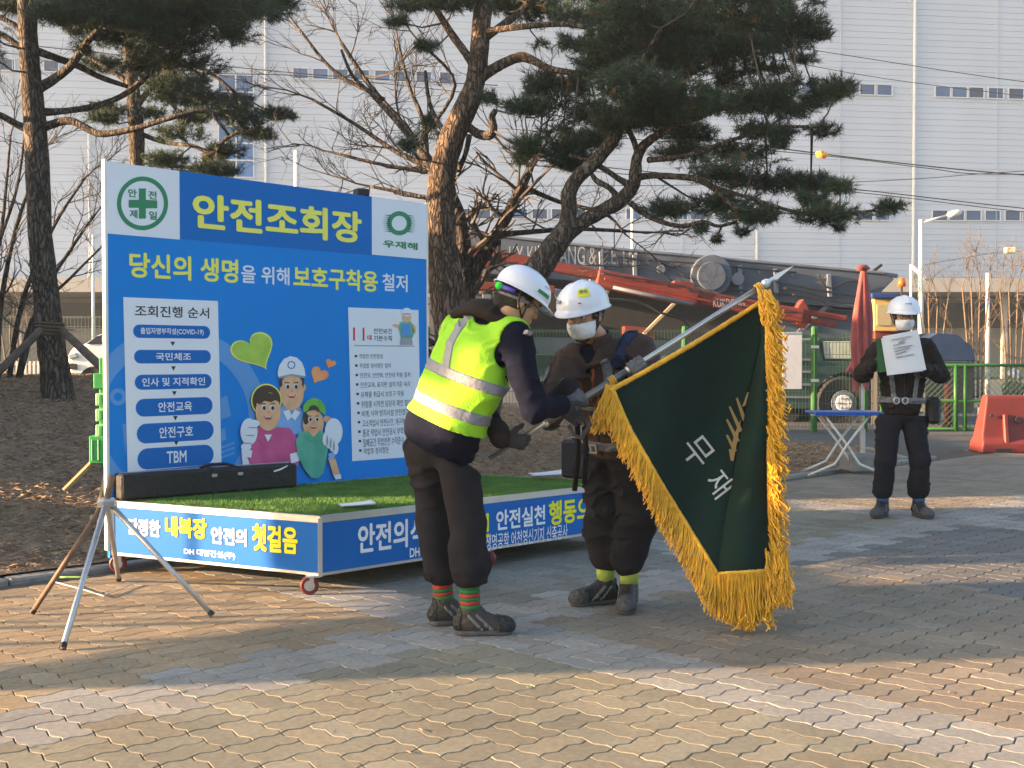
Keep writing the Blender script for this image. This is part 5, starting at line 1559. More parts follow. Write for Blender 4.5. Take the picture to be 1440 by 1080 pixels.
for j in range(NR + 1):
    t = j / NR; z = ztop_ + (zb_ - ztop_) * t
    rad = .03 + .075 * math.sin(min(1, t * 1.35) * math.pi * .52) - .022 * max(0, t - .75) * 4
    for i in range(nf):
        a = 2 * math.pi * i / nf
        fold = 1 + (.25 * math.sin(a * 8 + 1.5 * math.sin(3 * t + 1)) + .1 * math.sin(a * 5 + 4 * t)) * min(1, t * 3)
        zz = z - (.08 * max(0, t - .8) * 5 * (1 + math.sin(a * 4)) if t > .8 else 0)
        vs.append((base_.x + rad * fold * math.cos(a) - .02 * t, 13.4 + rad * fold * math.sin(a), zz))
mb.add(vs, [(j * nf + i, j * nf + (i + 1) % nf, (j + 1) * nf + (i + 1) % nf, (j + 1) * nf + i) for j in range(NR) for i in range(nf)])
mb.build('canopy', M_PARA, ps, smooth=True)
mb = MB(); mb.lathe([(.001, .05), (.05, .04), (.09, 0), (.05, -.02), (.001, -.02)], q(1213, 378), (0, 0, 1), 10); mb.build('top_cap', M_PARA, ps, smooth=True)
mb = MB(); c = q(1196, 518); mb.tube([q(1210, 500), q(1202, 512), q(1190, 524)], [.03, .05, .02], 8); mb.build('canopy_tip', M_PARA, ps, smooth=True)
mb = MB(); mb.box(base_ + Vector((-.03, 0, .115)), (.36, .34, .22), rz=.2, bevel=.03); mb.build('base_block', M_CONC, ps)
mb = MB(); mb.lathe([(.001, .5), (.032, .5), (.032, .2), (.001, .2)], base_, (0, 0, 1), 12); mb.build('socket', M_STEEL, ps)

# ---- poles and lamps
def lamp_pole(label, x, y0, y1, Y, w, arm=None, head=None, name='lamp_pole'):
    b_ = P(x, y1, Y); t = thing(name, label, 'lamp post', (b_.x, Y, -.03))
    top = P(x, y0, Y)
    mb = MB(); mb.tube([(b_.x, Y, -.03), (top.x, Y, top.z)], [w / FPX * Y * .62, w / FPX * Y * .42], 10); mb.build('pole', M_WPOLE, t, smooth=True)
    mb = MB(); mb.box((b_.x, Y, .12), (.35, .35, .3), bevel=.03); mb.build('base', M_CONC, t)
    if arm:
        mb = MB(); mb.tube([P(x, y0 + 4, Y), P(*arm, Y)], .035, 8); mb.build('arm', M_WPOLE, t, smooth=True)
    if head:
        (hx0, hy0), (hx1, hy1) = head
        A_, B_ = P(hx0, hy0, Y), P(hx1, hy1, Y); d = (B_ - A_)
        mb = MB(); mb.tube([A_, A_ + d * .2, A_ + d * .8, B_], [.05, .12, .12, .05], 10); mb.build('lamp_head', M_WPOLE, t, smooth=True)
    return t
lamp_pole('tall white lamp post rising just right of the white helmeted reader', 1295, 309, 500, 40, 7, (1335, 302), ((1332, 303), (1352, 298)))
lamp_pole('slim pale post in front of the annex at the right', 1389, 384, 560, 27, 6)
lamp_pole('white pole standing behind the yellow board title', 417, 212, 480, 38, 9, (432, 217))
lamp_pole('thin pale pole seen between the two big pine trunks', 889, 288, 480, 48, 5)
t = lamp_pole('far lamp post behind the parasol with slanting pale lamp head', 1281, 372, 500, 55, 4, None, ((1281, 374), (1306, 394)))
t = lamp_pole('small lamp with bright square head near the right edge', 1452, 352, 520, 50, 4, (1428, 352), None)
mb = MB(); mb.box(P(1420, 352, 50), (.42, .3, .26), bevel=.04); mb.build('lamp_head', mat('lamp_cream', (.75, .68, .42), .3), t)
lamp_pole('pale leaning post at the annex roof edge beside the left pine', 131, 330, 480, 60, 4, (124, 392))

# ---- overhead cables
def cable(label, pts, Y, r_, name='overhead_cable'):
    sp = smooth_path([tuple(P(x, y, Y + dy)) + (r_,) for x, y, dy in pts], 6)
    mb = MB(); mb.tube([Vector(s[:3]) for s in sp], r_, 5)
    o = mb.build(name, M_CABLE, None, smooth=True); tag(o, label, 'cable', 'overhead cables across the hall'); return o
cable('uppermost overhead cable sloping down to the right across the hall', [(700, 5, 0), (1000, 50, 0), (1140, 70, 0), (1440, 115, 0), (1700, 140, 0)], 50, .016)
cable('second overhead cable from the top crossing the tall downpipe', [(700, 20, 0), (1000, 70, 0), (1110, 87, 0), (1290, 117, 0), (1700, 165, 0)], 50.5, .014)
wm = cable('overhead cable that carries the yellow marker', [(700, 150, 0), (1000, 195, 0), (1130, 213, 0), (1290, 232, 0), (1440, 246, 0), (1700, 262, 0)], 48, .025)
cable('slack cable just below the one with the yellow marker', [(700, 180, 0), (1130, 216, 0), (1300, 236, 0), (1400, 245, 0), (1700, 240, 0)], 48.5, .018)
cable('rising cable under the yellow marker', [(700, 262, 0), (1000, 260, 0), (1195, 256, 0), (1310, 250, 0), (1400, 243, 0), (1700, 225, 0)], 49, .015)
cable('lower overhead cable beneath the boughs', [(700, 220, 0), (1000, 250, 0), (1200, 266, 0), (1440, 293, 0), (1700, 315, 0)], 46, .02)
cable('lowest overhead cable near the lower row of hall windows', [(700, 228, 0), (1000, 256, 0), (1200, 270, 0), (1440, 298, 0), (1700, 322, 0)], 46.5, .016)
cable('cable passing behind the boughs of the left pines', [(-200, 40, 0), (100, 70, 0), (265, 88, 0), (480, 108, 0), (700, 120, 0)], 40, .016)
cable('cable crossing the tall stair window', [(-200, 60, 0), (100, 82, 0), (290, 102, 0), (440, 108, 0), (700, 135, 0)], 40.5, .014)
cable('thin lamp cable at the lower right', [(1300, 372, 0), (1360, 362, 0), (1412, 354, 0), (1500, 350, 0)], 50, .012)
mk = thing('cable_marker', 'yellow marker bundle clipped on an overhead cable', 'marker', P(1155, 217, 47.9))
mb = MB(); mb.tube([P(1148, 214, 47.9), P(1151, 217, 47.9), P(1160, 218, 47.9), P(1164, 217, 47.9)], [.06, .15, .15, .08], 10); mb.build('sleeve', mat('marker_yellow', (.75, .38, .03), .5), mk, smooth=True)
mb = MB(); mb.tube([P(1156, 213, 47.8), P(1157, 222, 47.8)], .05, 8); mb.build('clip', M_ORED, mk)

# ---- white car at the left
YC_ = 26.0
car = thing('parked_car', 'white car parked beyond the bed, its nose between the left pine and the board', 'car', P(210, 545, YC_))
def cp(x, y, Y=YC_): v = P(x, y, Y); return (v.x, v.z)
side_ = [(92, 512), (94, 498), (100, 489), (118, 483), (134, 472), (150, 466), (230, 464), (290, 468), (330, 486), (345, 492), (348, 530), (330, 538), (110, 538), (94, 530)]
mb = MB(); p_ = [cp(*s_) for s_ in side_]
def ring_(yo, ins, k):
    cxm = sum(a for a, b in p_) / len(p_); czm = sum(b for a, b in p_) / len(p_)
    return [(cxm + (a - cxm) * ins, yo, czm + (b - czm) * (ins if b > czm else 1) ) for a, b in p_]
rs = [ring_(YC_ + .10, .93, 0), ring_(YC_, .99, 0), ring_(YC_ - .02 + .3, 1, 0), ring_(YC_ + 1.5, 1, 0), ring_(YC_ + 1.8, .93, 0)]
rs = [ring_(YC_, .95, 0), ring_(YC_ + .12, 1, 0), ring_(YC_ + 1.6, 1, 0), ring_(YC_ + 1.75, .94, 0)]
k = len(p_); vs = [v for r_ in rs for v in r_]
mb.add(vs, [(j * k + i, j * k + (i + 1) % k, (j + 1) * k + (i + 1) % k, (j + 1) * k + i) for j in range(3) for i in range(k)] + [tuple(range(k)), tuple(range(4 * k - 1, 3 * k - 1, -1))])
cb = mb.build('body', M_CARW, car); b_ = cb.modifiers.new('b', 'BEVEL'); b_.width = .05; b_.segments = 3; b_.limit_method = 'ANGLE'
ppoly('windshield', [(120, 484), (135, 473), (149, 468.5), (153, 484)], YC_ - .03, .03, mat('car_glass', (.015, .025, .06), .08, spec=.9), car)
ppoly('side_window', [(157, 469), (220, 467), (220, 484), (159, 485)], YC_ - .03, .03, MATS['car_glass'], car)
ppoly('headlight', [(95, 499), (106, 496), (110, 502), (97, 506)], YC_ - .04, .05, M_WINL, car)
ppoly('grille', [(94, 510), (108, 512), (108, 520), (95, 519)], YC_ - .03, .03, M_CABLE, car)
ppoly('door_line', [(158, 487), (159, 487), (159, 532), (158, 532)], YC_ - .03, .03, M_CABLE, car)
wheel((130, 535), 20, YC_ - .06, car, M_ALU); wheel((300, 535), 20, YC_ - .06, car, M_ALU)
# white picket fence
pf = thing('picket_fence', 'low white picket fence at the far left behind the pine', 'fence', P(20, 540, 24))
for x in range(-60, 92, 6):
    pbar('picket', (x, 508), (x, 540), 3, M_WPOLE, pf, 24, depth=.02)
for y in (512, 530): pbar('rail', (-62, y), (92, y), 2.2, M_WPOLE, pf, 24.03, depth=.03)
for x in (-30, 15, 60): pbar('post', (x, 503), (x, 545), 5, M_BEIGE, pf, 24.06)
# ================================================================ implicit-surface modelling of people
def nv(v): v = np.asarray(v, float); return v / np.linalg.norm(v)
def A3(v): return np.array([v[0], v[1], v[2]], float)

def cap(a, b, ra, rb=None):
    a, b = A3(a), A3(b); rb = ra if rb is None else rb
    ab = b - a; L2 = max(1e-9, ab @ ab)
    def f(p):
        t = np.clip(((p - a) @ ab) / L2, 0, 1)
        return np.linalg.norm(p - a - t[:, None] * ab, axis=1) - (ra + (rb - ra) * t)
    f.box = (np.minimum(a - ra, b - rb), np.maximum(a + ra, b + rb)); return f

def ell(c, r, ax=None):
    c = A3(c); r = np.asarray(r, float); Q = np.eye(3) if ax is None else np.array([nv(x) for x in ax])
    def f(p):
        q = (p - c) @ Q.T
        k = np.linalg.norm(q / r, axis=1); k2 = np.linalg.norm(q / (r * r), axis=1) + 1e-9
        return k * (k - 1) / k2
    m = max(r); f.box = (c - m, c + m); return f

def uni(fs, k=.03):
    def f(p):
        d = fs[0](p)
        for g in fs[1:]:
            e = g(p)
            if k <= 0: d = np.minimum(d, e)
            else:
                h = np.clip(.5 + .5 * (e - d) / k, 0, 1); d = e * (1 - h) + d * h - k * h * (1 - h)
        return d
    f.box = (np.min([g.box[0] for g in fs], 0) - k, np.max([g.box[1] for g in fs], 0) + k); return f

def inter(a, b):
    def f(p): return np.maximum(a(p), b(p))
    f.box = a.box; return f
def minus(a, b):
    def f(p): return np.maximum(a(p), -b(p))
    f.box = a.box; return f
def grow(a, d):
    def f(p): return a(p) - d
    f.box = (a.box[0] - d, a.box[1] + d); return f
def shell(a, off, th):
    def f(p): return np.abs(a(p) - off) - th
    f.box = (a.box[0] - off - th, a.box[1] + off + th); return f
def half(o, n):
    o, n = A3(o), nv(n)
    return lambda p: (p - o) @ n          # negative on the side opposite n
def slab(o, n, w):
    o, n = A3(o), nv(n)
    return lambda p: np.abs((p - o) @ n) - w
def folds(a, amp, fr=(9, 9, 22), seed=0.0, dirn=None):
    """cloth creases: ridged noise"""
    def f(p):
        q = p * np.array(fr) + seed
        q = q + vnoise(p[:, 0] * 6 + 3, p[:, 1] * 6, p[:, 2] * 6)[:, None] * 2.0
        r = 1 - np.clip(np.abs(vnoise(q[:, 0], q[:, 1], q[:, 2])) * 5.0, 0, 1)
        lo_ = vnoise(p[:, 0] * 7 + seed, p[:, 1] * 7, p[:, 2] * 8)
        m = np.clip(vnoise(p[:, 0] * 4 + 9, p[:, 1] * 4 + seed, p[:, 2] * 4) * 2.2 + .6, 0.1, 1)
        return a(p) + amp * (.55 * lo_ - .62 * r * r * m + .12)
    f.box = (a.box[0] - amp, a.box[1] + amp); return f

_EDG = [((0, 0, 0), (1, 0, 0)), ((0, 1, 0), (1, 1, 0)), ((0, 0, 1), (1, 0, 1)), ((0, 1, 1), (1, 1, 1)), ((0, 0, 0), (0, 1, 0)), ((1, 0, 0), (1, 1, 0)), ((0, 0, 1), (0, 1, 1)), ((1, 0, 1), (1, 1, 1)),
        ((0, 0, 0), (0, 0, 1)), ((1, 0, 0), (1, 0, 1)), ((0, 1, 0), (0, 1, 1)), ((1, 1, 0), (1, 1, 1))]
def surf(fn, cell=.01, box=None):
    lo, hi = box if box is not None else fn.box
    lo = np.asarray(lo) - 2.5 * cell; hi = np.asarray(hi) + 2.5 * cell
    n = np.ceil((hi - lo) / cell).astype(int) + 1
    xs = [lo[i] + cell * np.arange(n[i]) for i in range(3)]
    # coarse pass to skip far cells
    g = np.stack(np.meshgrid(*xs, indexing='ij'), -1).reshape(-1, 3)
    step = 4
    cx = [np.arange(0, n[i], step) for i in range(3)]
    cg = np.stack(np.meshgrid(*[xs[i][cx[i]] for i in range(3)], indexing='ij'), -1)
    cd = fn(cg.reshape(-1, 3)).reshape(cg.shape[:3])
    idx = [np.minimum((np.arange(n[i]) + step // 2) // step, len(cx[i]) - 1) for i in range(3)]
    big = cd[np.ix_(*idx)]
    D = big.copy().ravel()
    near = np.abs(D) < cell * step * 1.9 + .02
    D[near] = fn(g[near])
    D = D.reshape(n)
    ins = D < 0
    c = np.zeros(np.array(n) - 1, int)
    for a in (0, 1):
        for b in (0, 1):
            for d in (0, 1):
                c += ins[a:n[0] - 1 + a, b:n[1] - 1 + b, d:n[2] - 1 + d]
    act = (c > 0) & (c < 8)
    I = np.argwhere(act)
    vid = -np.ones(act.shape, int); vid[act] = np.arange(len(I))
    S = np.zeros((len(I), 3)); W = np.zeros(len(I))
    for e0, e1_ in _EDG:
        i0 = I + e0; i1 = I + e1_
        d0 = D[i0[:, 0], i0[:, 1], i0[:, 2]]; d1 = D[i1[:, 0], i1[:, 1], i1[:, 2]]
        cr = (d0 < 0) != (d1 < 0)
        t = np.where(cr, d0 / np.where(cr, d0 - d1, 1), 0)
        S += np.where(cr[:, None], i0 + t[:, None] * (np.array(e1_) - np.array(e0)), 0); W += cr
    V = lo + cell * S / W[:, None]
    Fq = []
    for ax in range(3):
        b_, c_ = (ax + 1) % 3, (ax + 2) % 3
        sl0 = [slice(1, -1)] * 3; sl0[ax] = slice(0, -1)
        sl1 = [slice(1, -1)] * 3; sl1[ax] = slice(1, None)
        a0 = ins[tuple(sl0)]; a1 = ins[tuple(sl1)]
        for sgn in (0, 1):
            m = (a0 & ~a1) if sgn == 0 else (~a0 & a1)
            E = np.argwhere(m) + np.array([0 if k == ax else 1 for k in range(3)])
            if len(E) == 0: continue
            q = []
            for db, dc in ((0, 0), (1, 0), (1, 1), (0, 1)):
                e = E.copy(); e[:, b_] -= db; e[:, c_] -= dc
                q.append(vid[e[:, 0], e[:, 1], e[:, 2]])
            q = np.stack(q, 1)
            if sgn == 0: q = q[:, ::-1]
            Fq.append(q)
    Fq = np.concatenate(Fq)
    Fq = Fq[(Fq >= 0).all(1)]
    return V, Fq[:, ::-1]

def sdf_obj(name, fn, m, parent, cell=.01, box=None, kind=None):
    V, F = surf(fn, cell, box)
    if len(F) == 0: return None
    o = raw_mesh(name, V, F, m, parent, smooth=True)
    bm = bmesh.new(); bm.from_mesh(o.data); bmesh.ops.recalc_face_normals(bm, faces=bm.faces); bm.to_mesh(o.data); bm.free()
    o.data.polygons.foreach_set('use_smooth', [True] * len(o.data.polygons))
    if kind: o['kind'] = kind
    return o

M_SKIN = mat('skin', (0.42, 0.235, 0.16), 0.55, scale=18, col2=(0.50, 0.29, 0.20), bump=.1, bscale=200)
M_HAIR = mat('black_hair', (0.012, 0.011, 0.011), 0.55, var=.3, scale=40, bump=.6, bscale=160)
M_HELM = mat('helmet_white', (0.69, 0.72, 0.80), 0.28, var=.015, coat=.3)
M_MASK = mat('mask_white', (0.80, 0.82, 0.86), 0.8, var=.04, scale=20, bump=.25, bscale=90)
M_TROU = mat('trousers_charcoal', (0.016, 0.0155, 0.021), 0.9, var=.2, scale=12, bump=.12, bscale=160, spec=.15)
M_NAVY = mat('jacket_navy', (0.0045, 0.0065, 0.018), 0.9, var=.2, scale=10, bump=.12, bscale=160, spec=.1)
M_BRWN = mat('jacket_brown', (0.066, 0.042, 0.036), 0.85, var=.2, scale=10, bump=.12, bscale=160, spec=.2)
M_DKBR = mat('jacket_dark_brown', (0.020, 0.0145, 0.014), 0.85, var=.2, scale=10, bump=.12, bscale=160, spec=.2)
M_HIVIS = mat('vest_fluorescent', (0.29, 0.62, 0.02), 0.7, var=.05, scale=9, bump=.25, bscale=140)
M_REFL = mat('reflective_tape', (0.22, 0.22, 0.25), 0.45, var=.06, scale=30, bump=.2, bscale=60, spec=.7)
M_SHOE = mat('shoe_black', (0.018, 0.018, 0.02), 0.5, var=.3, scale=22, bump=.4, bscale=80)
M_SHOEB = mat('shoe_brown', (0.045, 0.036, 0.030), 0.6, var=.3, scale=22, bump=.4, bscale=80)
M_SOLE = mat('shoe_sole', (0.07, 0.07, 0.075), 0.7, var=.2)
M_GLOVE = mat('glove_dark', (0.035, 0.036, 0.042), 0.75, var=.25, scale=30, bump=.4, bscale=160)
M_GLOVG = mat('glove_grey', (0.16, 0.17, 0.19), 0.8, scale=60, col2=(.08, .085, .10), bump=.4, bscale=200)
M_STRAP = mat('harness_strap', (0.16, 0.16, 0.17), 0.7, var=.2, scale=40)
M_STRAPN = mat('harness_navy', (0.010, 0.017, 0.06), 0.7, var=.2)
M_SOCKG = mat('sock_green', (0.02, 0.16, 0.05), 0.9, bump=.4, bscale=200)
M_SOCKR = mat('sock_red', (0.42, 0.04, 0.03), 0.9, bump=.4, bscale=200)
M_SOCKL = mat('sock_lime', (0.36, 0.46, 0.08), 0.9, var=.2, bump=.4, bscale=200)
M_SOCKB = mat('sock_blue', (0.05, 0.12, 0.28), 0.9, bump=.4, bscale=200)
M_BUCK = mat('buckle_steel', (0.6, 0.6, 0.58), 0.3, metal=.8)

def head(t, c, f, u, body_extra, neck, hair_len=1.0, mask=False, name='body', skin_fn=None, glasses=False, cell=.006):
    """face direction f, up u; returns frame"""
    f = nv(f); u = np.asarray(u, float); u = nv(u - f * (u @ f)); s = np.cross(f, u)     # s = the head's left... sign handled symmetrically
    c = A3(c)
    def q(x, y, z): return c + s * x + f * y + u * z
    ax = (s, f, u)
    parts = [ell(q(0, -.012, .025), (.077, .098, .098), ax), ell(q(0, .022, -.05), (.058, .068, .072), ax), ell(q(0, .045, -.095), (.030, .030, .022), ax),
             cap(q(0, .086, .012), q(0, .108, -.022), .010, .014), ell(q(0, .082, .028), (.05, .018, .012), ax), ell(q(.038, .066, -.02), (.024, .02, .02), ax), ell(q(-.038, .066, -.02), (.024, .02, .02), ax),
             ell(q(0, .088, -.056), (.026, .012, .006), ax), ell(q(0, .086, -.067), (.022, .012, .006), ax)]
    base = uni(parts, .022)
    ears = uni([ell(q(sg * .080, -.010, -.012), (.010, .020, .032), ax) for sg in (-1, 1)], .0)
    sock = uni([ell(q(sg * .032, .092, .005), (.017, .014, .010), ax) for sg in (-1, 1)], 0)
    base = minus(base, sock)
    nk = cap(q(0, -.025, -.06), neck, .054, .062)
    body = uni([uni([base, ears], .008), nk] + body_extra, .02)
    return body, q, ax

def helmet(t, q, ax, m=M_HELM, tilt=0.0, liner=True, sc=1.07):
    s, f, u = ax
    C = q(0, -.004, .055)
    N = 40; rings = []
    def pt(th, ph, k=1.0):
        r_ = math.cos(ph)
        sx, sy, sz = .121 * k * sc, .146 * k * sc, .114 * k * sc
        x = math.sin(th) * r_ * sx; y = math.cos(th) * r_ * sy; z = math.sin(ph) ** .92 * sz
        return x, y, z
    vs, fs = [], []
    phs = [math.pi / 2 * (1 - j / 14) for j in range(15)]
    for ph in phs[1:]:
        for i in range(N):
            th = 2 * math.pi * i / N
            x, y, z = pt(th, ph)
            ridge = .006 * max(0, 1 - (x / .022) ** 2) * (1 if ph > .35 else ph / .35) if abs(x) < .022 else 0
            ridge += .003 * max(0, 1 - ((abs(x) - .055) / .012) ** 2) if abs(abs(x) - .055) < .012 and ph > .3 else 0
            vs.append(C + s * x + f * y + u * (z + ridge))
    nr = len(phs) - 1
    # brim ring, longer peak in front
    for (k, dz) in ((1.0, -.012), (1.06, -.018), (1.065, -.023), (.97, -.02)):
        for i in range(N):
            th = 2 * math.pi * i / N
            pk = max(0, math.cos(th)) ** 2.2
            x, y, z = pt(th, 0, k)
            if 1.02 < k: y += .038 * pk; x *= 1 + .02 * pk
            vs.append(C + s * x + f * y + u * (dz - (.012 * pk if k > 1.02 else 0)))
    R_ = nr + 4
    for j in range(R_ - 1):
        for i in range(N): fs.append((j * N + i, j * N + (i + 1) % N, (j + 1) * N + (i + 1) % N, (j + 1) * N + i))
    top = len(vs); vs.append(C + u * (.114 * sc + .006))
    fs += [(top, (i + 1) % N, i) for i in range(N)]
    # inner shell
    b0 = len(vs)
    for ph in phs[1:]:
        for i in range(N):
            x, y, z = pt(2 * math.pi * i / N, ph, .955); vs.append(C + s * x + f * y + u * (z - .004))
    for j in range(nr - 1):
        for i in range(N): fs.append((b0 + j * N + i, b0 + (j + 1) * N + i, b0 + (j + 1) * N + (i + 1) % N, b0 + j * N + (i + 1) % N))
    for i in range(N):
        fs.append(((R_ - 1) * N + i, (R_ - 1) * N + (i + 1) % N, b0 + (nr - 1) * N + (i + 1) % N, b0 + (nr - 1) * N + i))
    mb = MB(); mb.add(vs, fs); h_ = mb.build('helmet', m, t, smooth=True)
    # head band at the back and side, chin strap
    mb = MB()
    band = [q(.088 * math.sin(a), -.006 + .108 * math.cos(a), .012 - .012 * (1 - math.cos(a))) for a in [math.pi * (.35 + 1.3 * k / 14) for k in range(15)]]
    mb.tube(band, .009, 6); mb.build('head_band', M_STRAP, t, smooth=True)
    for sg in (-1, 1):
        mb = MB(); mb.tube([q(sg * .100, .03, .03), q(sg * .084, .022, -.02), q(sg * .07, .03, -.07), q(sg * .03, .055, -.118), q(0, .062, -.125)], .005, 6); mb.build('chin_strap', M_CABLE, t, smooth=True)
        mb = MB(); mb.tube([q(sg * .100, -.045, .03), q(sg * .088, -.025, -.02), q(sg * .07, .028, -.07)], .005, 6); mb.build('chin_strap', M_CABLE, t, smooth=True)
    def on_shell(th, ph, out=.0015):
        x, y, z = pt(th, ph, 1.0 + out / .12); return Vector(C + s * x + f * y + u * (z + .0))
    return h_, on_shell

def decal(on, th, ph, w_, h_, m, parent, name, body=None, curve=True):
    """small label following the shell; w_, h_ in radians"""
    mb = MB(); n = 6
    if body is None:
        vs = [on(th + w_ * (i / n - .5), ph + h_ * (j / n - .5), .002) for j in range(n + 1) for i in range(n + 1)]
        fs = [(j * (n + 1) + i, j * (n + 1) + i + 1, (j + 1) * (n + 1) + i + 1, (j + 1) * (n + 1) + i) for j in range(n) for i in range(n)]
    else:
        v2, fs = text_mesh(body, .02)
        vs = [on(th - w_ * (x - .5), ph + h_ * (y - .5), .0045) for x, y, z in v2]
    mb.add(vs, fs); return mb.build(name, m, parent)

def face_bits_p(t, q, mask):
    for sg in (-1, 1):
        mb = MB(); mb.lathe([(.001, .011), (.007, .009), (.0105, .004), (.011, -.002)], q(sg * .032, .082, .005), A3(q(0, 1, 0)) - A3(q(0, 0, 0)), 12)
        e_ = mb.build('eye', MATS.get('eye_white_p') or mat('eye_white_p', (.6, .58, .55), .3), t, smooth=True)
        mb = MB(); mb.lathe([(.001, .0125), (.004, .0118), (.0055, .009)], q(sg * .032, .082, .005), A3(q(0, 1, 0)) - A3(q(0, 0, 0)), 10); mb.build('iris', M_HAIR, e_, smooth=True)
        mb = MB(); mb.tube([q(sg * .016, .100, .028), q(sg * .034, .100, .033), q(sg * .052, .086, .028)], .0035, 5); mb.build('eyebrow', M_HAIR, t, smooth=True)
    if not mask:
        mb = MB(); mb.tube([q(-.02, .094, -.062), q(0, .1005, -.061), q(.02, .094, -.062)], .0022, 5); mb.build('mouth_line', mat('lip', (.25, .09, .08), .5), t, smooth=True)

def face_mask(t, q, ax, body):
    reg = inter(shell(uni([ell(q(0, .03, -.045), (.066, .085, .07), ax), cap(q(0, .09, .0), q(0, .12, -.025), .014, .02)], .03), .006, .0035), half(q(0, .018, 0), -ax[1]))
    reg = inter(reg, half(q(0, .0, -.020), ax[2] * 1.0)); reg = inter(reg, half(q(0, 0, -.108), -ax[2]))
    o = sdf_obj('face_mask', folds(reg, .0025, (30, 30, 90)), M_MASK, t, .004)
    for sg in (-1, 1):
        for z in (-.004, -.075):
            mb = MB(); mb.tube([q(sg * .064, .03, z), q(sg * .080, -.02, -.012)], .0018, 4); mb.build('ear_loop', M_MASK, t)
    return o

def glove(t, w, d, n, m, side=1, curl=.35, spread=.0, name='glove', sc=1.0, thumb=None, cell=.0042):
    """w wrist, d direction of the fingers, n direction the palm faces, side: +1 thumb towards cross(d,n)"""
    d = nv(d); n = np.asarray(n, float); n = nv(n - d * (n @ d)); x = np.cross(d, n) * side
    w = A3(w)
    fs = [cap(w - d * .03, w + d * .02, .031, .033)]
    for k in (-.024, -.008, .008, .024): fs.append(cap(w + d * .02 + x * k * .9, w + d * .088 * sc + x * k, .017, .0145))
    palm = uni(fs, .012)
    fin = []
    for i, (k, L_) in enumerate(((.030, .070), (.011, .078), (-.009, .072), (-.028, .058))):
        b = w + d * (.090 - abs(k) * .25) * sc + x * k; ang = curl * (.75 + .1 * i); dd = d; p = b
        for j, fr in enumerate((.42, .32, .26)):
            ang_ = ang * (.8 if j == 0 else 1.25)
            dd = nv(dd * math.cos(ang_) + n * math.sin(ang_) * 1.0) if j == 0 else nv(dd * math.cos(ang_) + nv(n - dd * (n @ dd)) * math.sin(ang_) * (1 if (dd @ d) > -2 else 1))
            if j > 0:
                pass
            p2 = p + dd * L_ * fr * sc + x * spread * k * .5
            fin.append(cap(p, p2, .0105 - .001 * j, .0098 - .001 * j)); p = p2
            # turn the curling normal with the finger
            n_loc = np.cross(np.cross(dd, n), dd) if False else n
    th0 = w + d * .025 + x * .026
    td = nv(d * .55 + x * .75 + n * .25) if thumb is None else nv(thumb)
    p1 = th0 + td * .038; td2 = nv(td * .6 + d * .5 + n * (.5 * min(1, curl * 1.5))); p2 = p1 + td2 * .03; p3 = p2 + nv(td2 + n * curl) * .022
    th = uni([cap(th0, p1, .0165, .0135), cap(p1, p2, .0130, .0115), cap(p2, p3, .0110, .0095)], .006)
    hand = uni([palm] + [uni(fin[3 * i:3 * i + 3], .004) for i in range(4)] + [th], .005)
    return sdf_obj(name, hand, m, t, cell)

def curl_hand(t, w, d, n, m, side, axis_pt, name='glove'):
    """hand closed round a bar: bar centre axis_pt sits in the palm; fingers wrap as arcs"""
    d = nv(d); n = np.asarray(n, float); n = nv(n - d * (n @ d)); x = np.cross(d, n) * side; w = A3(w)
    fs = [cap(w - d * .04, w + d * .01, .031, .033)]
    for k in (-.027, -.009, .009, .027): fs.append(cap(w + d * .01 + x * k * .85, w + d * .075 + x * k, .0175, .015))
    palm = uni(fs, .012); gr = [palm]
    c0 = w + d * .078 + n * .026                      # bar centre
    for i, (k, rr_) in enumerate(((.032, .0265), (.011, .028), (-.010, .027), (-.031, .0255))):
        arc = []
        for j in range(6):
            a = -math.pi / 2 + j * math.radians(44 if i < 3 else 42)
            arc.append(c0 + x * k + (d * math.cos(a) + n * math.sin(a)) * rr_)
        gr.append(uni([cap(arc[j], arc[j + 1], .0112 - .0005 * j, .0108 - .0005 * j) for j in range(5)], .003))
    th0 = w + d * .022 + x * .026; t1 = th0 + nv(d * .45 + x * .6 + n * .55) * .04; t2 = t1 + nv(d * .35 + n * .85 - x * .1) * .028; t3 = t2 + nv(n * .3 + d * .9 - x * .35) * .024
    gr.append(uni([cap(th0, t1, .0165, .0135), cap(t1, t2, .013, .0115), cap(t2, t3, .0112, .0095)], .005))
    return sdf_obj(name, uni(gr, .004), m, t, .0042), c0

